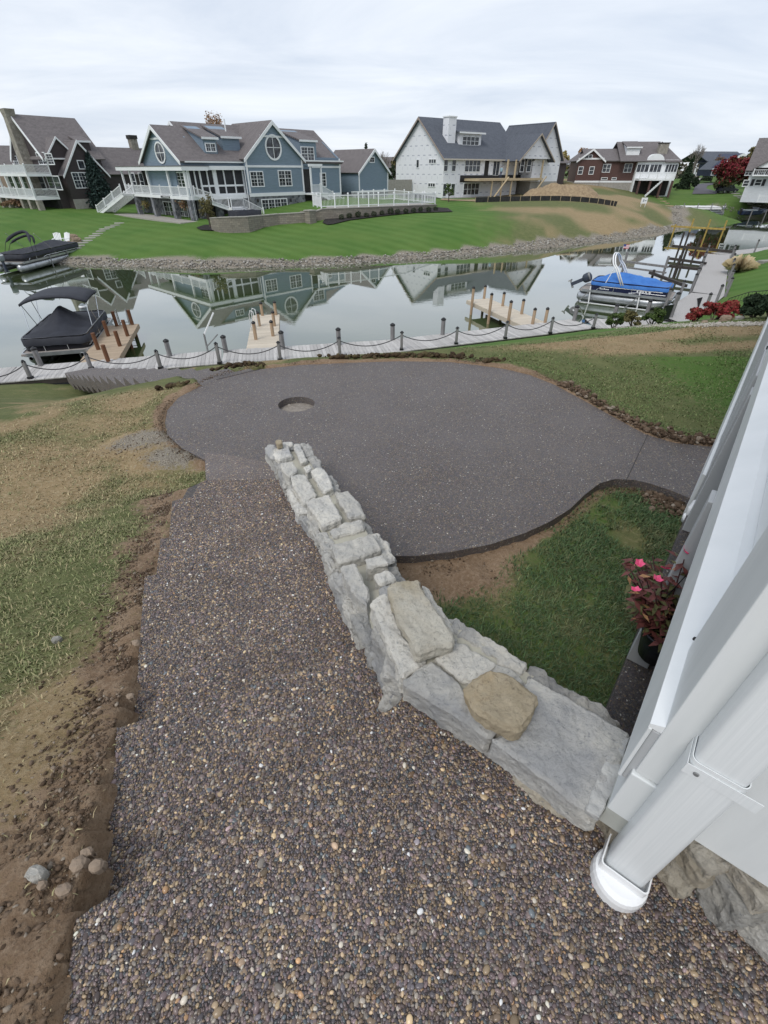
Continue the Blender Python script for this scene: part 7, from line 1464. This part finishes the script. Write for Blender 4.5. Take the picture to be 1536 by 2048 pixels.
# far right bits
p = G_(1285, 414, 60); r = empty('lawn_sign', p, .1, 'small white sign standing on the lawn below the brown house', 'sign'); mb = MB(); mb.box(-.55, .55, -.03, .03, .5, 1.35); mb.build('board', M['whiteplastic'], r); mb = MB(); mb.box(-.25, -.02, -.036, -.031, .75, 1.1); mb.box(.08, .4, -.036, -.031, .85, 1.0); o = mb.build('print', mat('grey_print', (.3, .32, .36)), r); o['kind'] = 'stuff'
for s in (-.4, .4): mb = MB(); mb.bar((s, 0, -.2), (s, 0, .5), .05, .05); mb.build('stake', T, r)
p = G_(1384, 358, 100); k = depth_px(p)/FPX; r = empty('printed_board', p, .2, 'large pale printed board among the evergreens behind the brown house', 'board'); h_ = up(p, 335); mb = MB(); mb.box(-8*k, 9*k, -.1, .1, h_-14*k, h_); mb.build('board', M['whiteplastic'], r); mb = MB(); mb.box(-6*k, -1*k, -.13, -.105, h_-10*k, h_-5*k); mb.build('print', mat('green_print', (.25, .38, .36)), r); mb = MB(); mb.box(2*k, 4*k, -.13, -.105, h_-12*k, h_-2*k); mb.build('print', mat('grey_green_print', (.4, .45, .45)), r)
for s in (-6, 7): mb = MB(); mb.bar((s*k, 0, -.3), (s*k, 0, h_-14*k), .3, .2); mb.build('post', M['bark'], r)
drape('driveway', [(1384,389),(1390,374),(1398,368),(1428,366),(1440,367),(1415,372),(1412,378),(1440,386),(1430,389)], M['asphalt'], .08, kind='structure'); drape('pavement', [(1382,364),(1385,359),(1412,355),(1412,358),(1395,362)], M['concrete'], .10, kind='structure')
p = G_(1452, 386, 80); r = empty('parked_car', p, .25, 'dark parked car half hidden beneath the red maple', 'car'); cb_ = mat('dark_car_paint', (.02, .022, .03), None, 1, .25)
mb = MB(); mb.ext([(-2.4, -.9, .3), (2.3, -.9, .3), (2.4, -.9, .75), (1.3, -.9, .95), (.7, -.9, 1.5), (-1.6, -.9, 1.55), (-2.4, -.9, 1.0)], (0, 1.8, 0)); mb.build('body', cb_, r, bevel=.08); mb = MB(); mb.ext([(-1.9, -.912, 1.02), (1.05, -.912, 1.02), (.62, -.912, 1.42), (-1.6, -.912, 1.45)], (0, 1.824, 0)); mb.build('window', M['glass'], r)
for x in (-1.5, 1.45):
    for s in (-.85, .85): mb = MB(); mb.tube((x, s-.1, .33), (x, s+.1, .33), .34, .34, 14); w_ = mb.build('wheel', M['black'], r); mb = MB(); mb.tube((x, s-.11, .33), (x, s+.11, .33), .2, .2, 10); mb.build('rim', M['steel'], w_)
mb = MB(); mb.box(2.3, 2.42, -.75, -.4, .6, .75); mb.build('headlight', M['whiteplastic'], r); mb = MB(); mb.box(2.3, 2.42, .4, .75, .6, .75); mb.build('headlight', M['whiteplastic'], r)
tree('red_maple', 'full red maple turning green below, beside the white lake house', G_(1455,386,80), 312, 66, 'crown', LM['maple'], 4200, .30, low=.10, m2=LM['maplelow'])
tree('evergreen', 'tall dark evergreen at the right end of the brown house', G_(1366,378,80), 318, 30, 'cone', LM['conifer'], 1800, .35, low=.02); tree('evergreen', 'shorter rounded evergreen right of the tall dark one', G_(1379,379,80), 344, 24, 'shrub', LM['conifer'], 900, .3)
tree('evergreen', 'dark pointed evergreen behind the printed board', G_(1411,362,110), 322, 26, 'cone', LM['conifer'], 1000, .4, low=.02)
tree('burning_bush', 'tall crimson shrub against the gable of the brown house', G_(1177,364,80), 321, 24, 'shrub', LM['red'], 900, .22); tree('red_tree', 'small orange red tree before the middle of the brown house', G_(1252,374,80), 345, 32, 'crown', LM['red'], 500, .2, low=.45)
for (x, y), t_, w_, lb in (((1163,362),347,15,'round dark green bush under the left window of the brown house'),((1189,367),356,14,'low round dark bush right of the crimson shrub'),((1254,379),372,26,'clipped low hedge below the basement window of the brown house'),((1351,381),368,14,'dark bush at the corner of the brown house deck'),((1115,366),349,20,'dark bush between grey and brown houses'),((1067,368),352,10,'yellow green bush by the balcony of the grey house')):
    tree('bush', lb, G_(x, y, 80), t_, w_, 'shrub', LM['yellow'] if 'yellow' in lb else LM['conifer'], 450, .22, 'bush')
tree('tree', 'dark green tree leaning over the grey house roof', G_(1112,366,85), 314, 28, 'crown', LM['green'], 900, .3, low=.3)
Yb = lambda x, Y, z=-3.0: Vector((ray(x, 345)[0]*Y/ray(x, 345)[1], Y, z))
tree('bare_tree', 'large bare grey tree standing right of the brown house', Yb(1386, 170), 286, 62, 'bare', None); tree('bare_tree', 'rusty half bare tree rising behind the left gable of the brown house', Yb(1160, 165), 289, 28, 'crown', LM['rust'], 1500, .3, low=.2, flat=1.5)
tree('tree', 'rust leaved tree top showing above the blue house roof', Yb(446, 120), 219, 46, 'crown', LM['rust'], 2200, .17, low=.35, flat=1.8); tree('bare_tree', 'pinkish bare tree left of the navy house', Yb(1428, 190), 309, 30, 'bare', LM['brown'], 500, .2)
tree('tree', 'yellowing tree behind the grey house', Yb(1118, 175), 298, 26, 'crown', LM['yellow'], 900, .35, low=.2)
tree('tree', 'tall olive green tree behind the white lake house', Yb(1512, 150), 283, 60, 'crown', LM['olive'], 3000, .45, low=.1); tree('tree', 'olive tree left of the white lake house roof', Yb(1488, 160), 302, 40, 'crown', LM['olive'], 1600, .45, low=.1)
for x, Y, ty, w_, m, lb in ((770, 150, 297, 40, None, 'bare twiggy tree between garage and unfinished house'), (752, 165, 304, 26, None, 'thin bare tree just right of the garage roof'), (790, 140, 312, 22, LM['olive'], 'olive bare topped tree beside the unfinished house gable')): tree('bare_tree', lb, Yb(x, Y), ty, w_, 'bare', m, 500, .25)
tree('evergreen', 'dark evergreen tip behind the garage roof', Yb(733, 150), 288, 26, 'cone', LM['conifer'], 700, .4); tree('evergreen', 'small dark evergreen between garage and unfinished house', Yb(784, 125), 330, 16, 'shrub', LM['conifer'], 400, .3)
bs = House('distant_house', 'distant grey roofed house between the garage and the unfinished house', tuple(Yb(752, 150))[:2], 10, -3.2); bs.box('wall', 0, 14, 0, 8, -4, -.6, M['greyside']); bs.roof_s(-.5, 14.5, 0, 8, -.6, 2.8, M['roof']); bs.win('f', 0, 4, 5.5, -2.6, -1.2, 1, 2, 1, 1)
bs = House('distant_house', 'distant tan house at the left edge behind the shingled house', tuple(Yb(-60, 130))[:2], 25, -3.5); bs.box('wall', 0, 12, 0, 8, -4.5, 1.0, mat('tan_siding', (.3, .22, .17))); bs.roof_s(-.5, 12.5, 0, 8, 1.0, 4.6, M['roof']); bs.win('f', 0, 6, 8, -.9, .5, 2, 2, 1, 1)
# far woods all round
P = []
for k in range(9000):
    a = random.uniform(math.radians(18), math.radians(162)); R = random.uniform(235, 300); x, y = R*math.cos(a), 60+R*math.sin(a)*.9; h_ = 4.5+5*float(fbm(np.array([a*14]), np.array([3.3]), 1, 4, 50)[0]); P.append((x, y, -3.4+h_*random.random()**.7))
o = leafcloud('far_woods', P, 1.15, leafmat('far_wood_leaves', (.05, .055, .045), (.09, .08, .06), (.13, .11, .085))); tag(o, kind='stuff')
# ---------------------------------------------------------------- planting on the near right
P = []
for _ in range(2600):
    x = random.uniform(1195, 1560); y = 655-max(0, (x-1200))*.012+random.gauss(0, 1.6)-4*(x > 1250)*random.random()
    p = G_(x, y, 8); P.append((p.x, p.y, p.z+.01))
clods('white_gravel', P, .012, .035, mat('pale_gravel', (.5, .47, .42), (.33, .3, .27), 8, .95))
for (x, y), t_, w_, m, lb in (((1226,656),627,44,LM['green'],'leafy green shrub at the end of the near boardwalk, left of three'),((1265,653),624,46,LM['olive'],'feathery olive green shrub, middle of three by the boardwalk'),((1303,650),615,44,LM['green'],'green shrub right of the reddish boulder'),
        ((1388,643),618,52,LM['red'],'low crimson barberry, left end of the red shrubs'),((1425,640),606,62,LM['red'],'tall crimson barberry in the middle of the red shrubs'),((1468,634),602,56,LM['red'],'crimson barberry against the dark hedge')):
    tree('shrub', lb, G_(x, y, 8), t_, w_, 'shrub', m, 1500, .055, 'shrub')
for (x, y), t_, w_, lb in (((1505,636),590,70,'dark green hedge plant right of the red shrubs'),((1545,640),576,70,'dark green hedge plant at the right edge of the picture')): tree('hedge', lb, G_(x, y, 8), t_, w_, 'shrub', LM['conifer'], 3000, .06, 'hedge')
p = G_(1475, 545, 15); r = empty('grass_clump', p, 0, 'big tan plumed ornamental grass beside the far boardwalk', 'grass'); Hg = up(p, 506); V = []; F = []; n = 1500
a = RNG.uniform(0, 6.28, n); q = RNG.random(n)**.6; h_ = Hg*RNG.uniform(.35, 1.1, n)*(1-.3*q*q); rr = Hg*RNG.uniform(.2, .95, n)*q; c, s = np.cos(a), np.sin(a); w_ = .012
V = np.stack([np.stack([c*.15-s*w_, s*.15+c*w_, 0*a], 1), np.stack([c*.15+s*w_, s*.15-c*w_, 0*a], 1), np.stack([c*(.15+rr*.5), s*(.15+rr*.5), h_*.8], 1), np.stack([c*(.15+rr), s*(.15+rr), h_*(1-.35*q)], 1)], 1)
i = np.arange(n)[:, None]*4; F = np.concatenate([i+np.array([[0, 1, 2]]), i+np.array([[0, 2, 3]])]); t = NT('plume_grass'); sp = t.n('ShaderNodeSeparateXYZ'); t.l(t.co(), sp.inputs[0]); t.rough(.9); t.col(t.ramp(t.math('MULTIPLY', sp.outputs[2], 1/Hg), [(.15, (.10, .13, .04)), (.38, (.38, .31, .16)), (.75, (.68, .57, .38))])); link('blades', npmesh('blades', V.reshape(-1, 3), F, t.m, False), r)
def iron(name, label, px, tops):
    pts = [G_(x, y, 8) for x, y in px]; hs = [up(p, t) for p, t in zip(pts, tops)]; r = empty(name, pts[0], 0, label, 'railing'); tp = [p+Vector((0, 0, h)) for p, h in zip(pts, hs)]
    mb = MB(); mb.path(tp, .022, 6); mb.build('handrail', M['black'], r, world=True, smooth=True); mb = MB(); mb.path([p+Vector((0, 0, .12)) for p in pts], .014, 5); mb.build('lower_rail', M['black'], r, world=True)
    for p, t in zip(pts, tp): mb = MB(); mb.tube(p-Vector((0, 0, .2)), t, .022); mb.build('post', M['black'], r, world=True)
    for a, b, c, d in zip(pts[:-1], pts[1:], tp[:-1], tp[1:]):
        n = max(2, int((b-a).length/.16))
        for i in range(1, n): mb = MB(); mb.tube(a.lerp(b, i/n)+Vector((0, 0, .12)), c.lerp(d, i/n), .009, .009, 5); mb.build('baluster', M['black'], r, world=True)
iron('iron_railing', 'black wrought iron railing with an arched top by the boardwalk turn', [(1318,648),(1345,640),(1372,634),(1392,628)], [612,608,600,595]); iron('iron_railing', 'black iron handrail along the slope above the red shrubs', [(1452,612),(1490,604),(1540,597)], [597,584,580])
for k, (x, y) in enumerate(((1492,531),(1508,528),(1530,525))):
    p = G_(x, y, 12); o = empty('stone_step', p, .3, f'pale stone step on the right lawn, {ORD[k]} from the left', 'step', 'stone steps on the right lawn'); mb = MB(); mb.box(-.55, .55, -.3, .3, -.3, .16); mb.build('tread', M['flag'], o, bevel=.03)
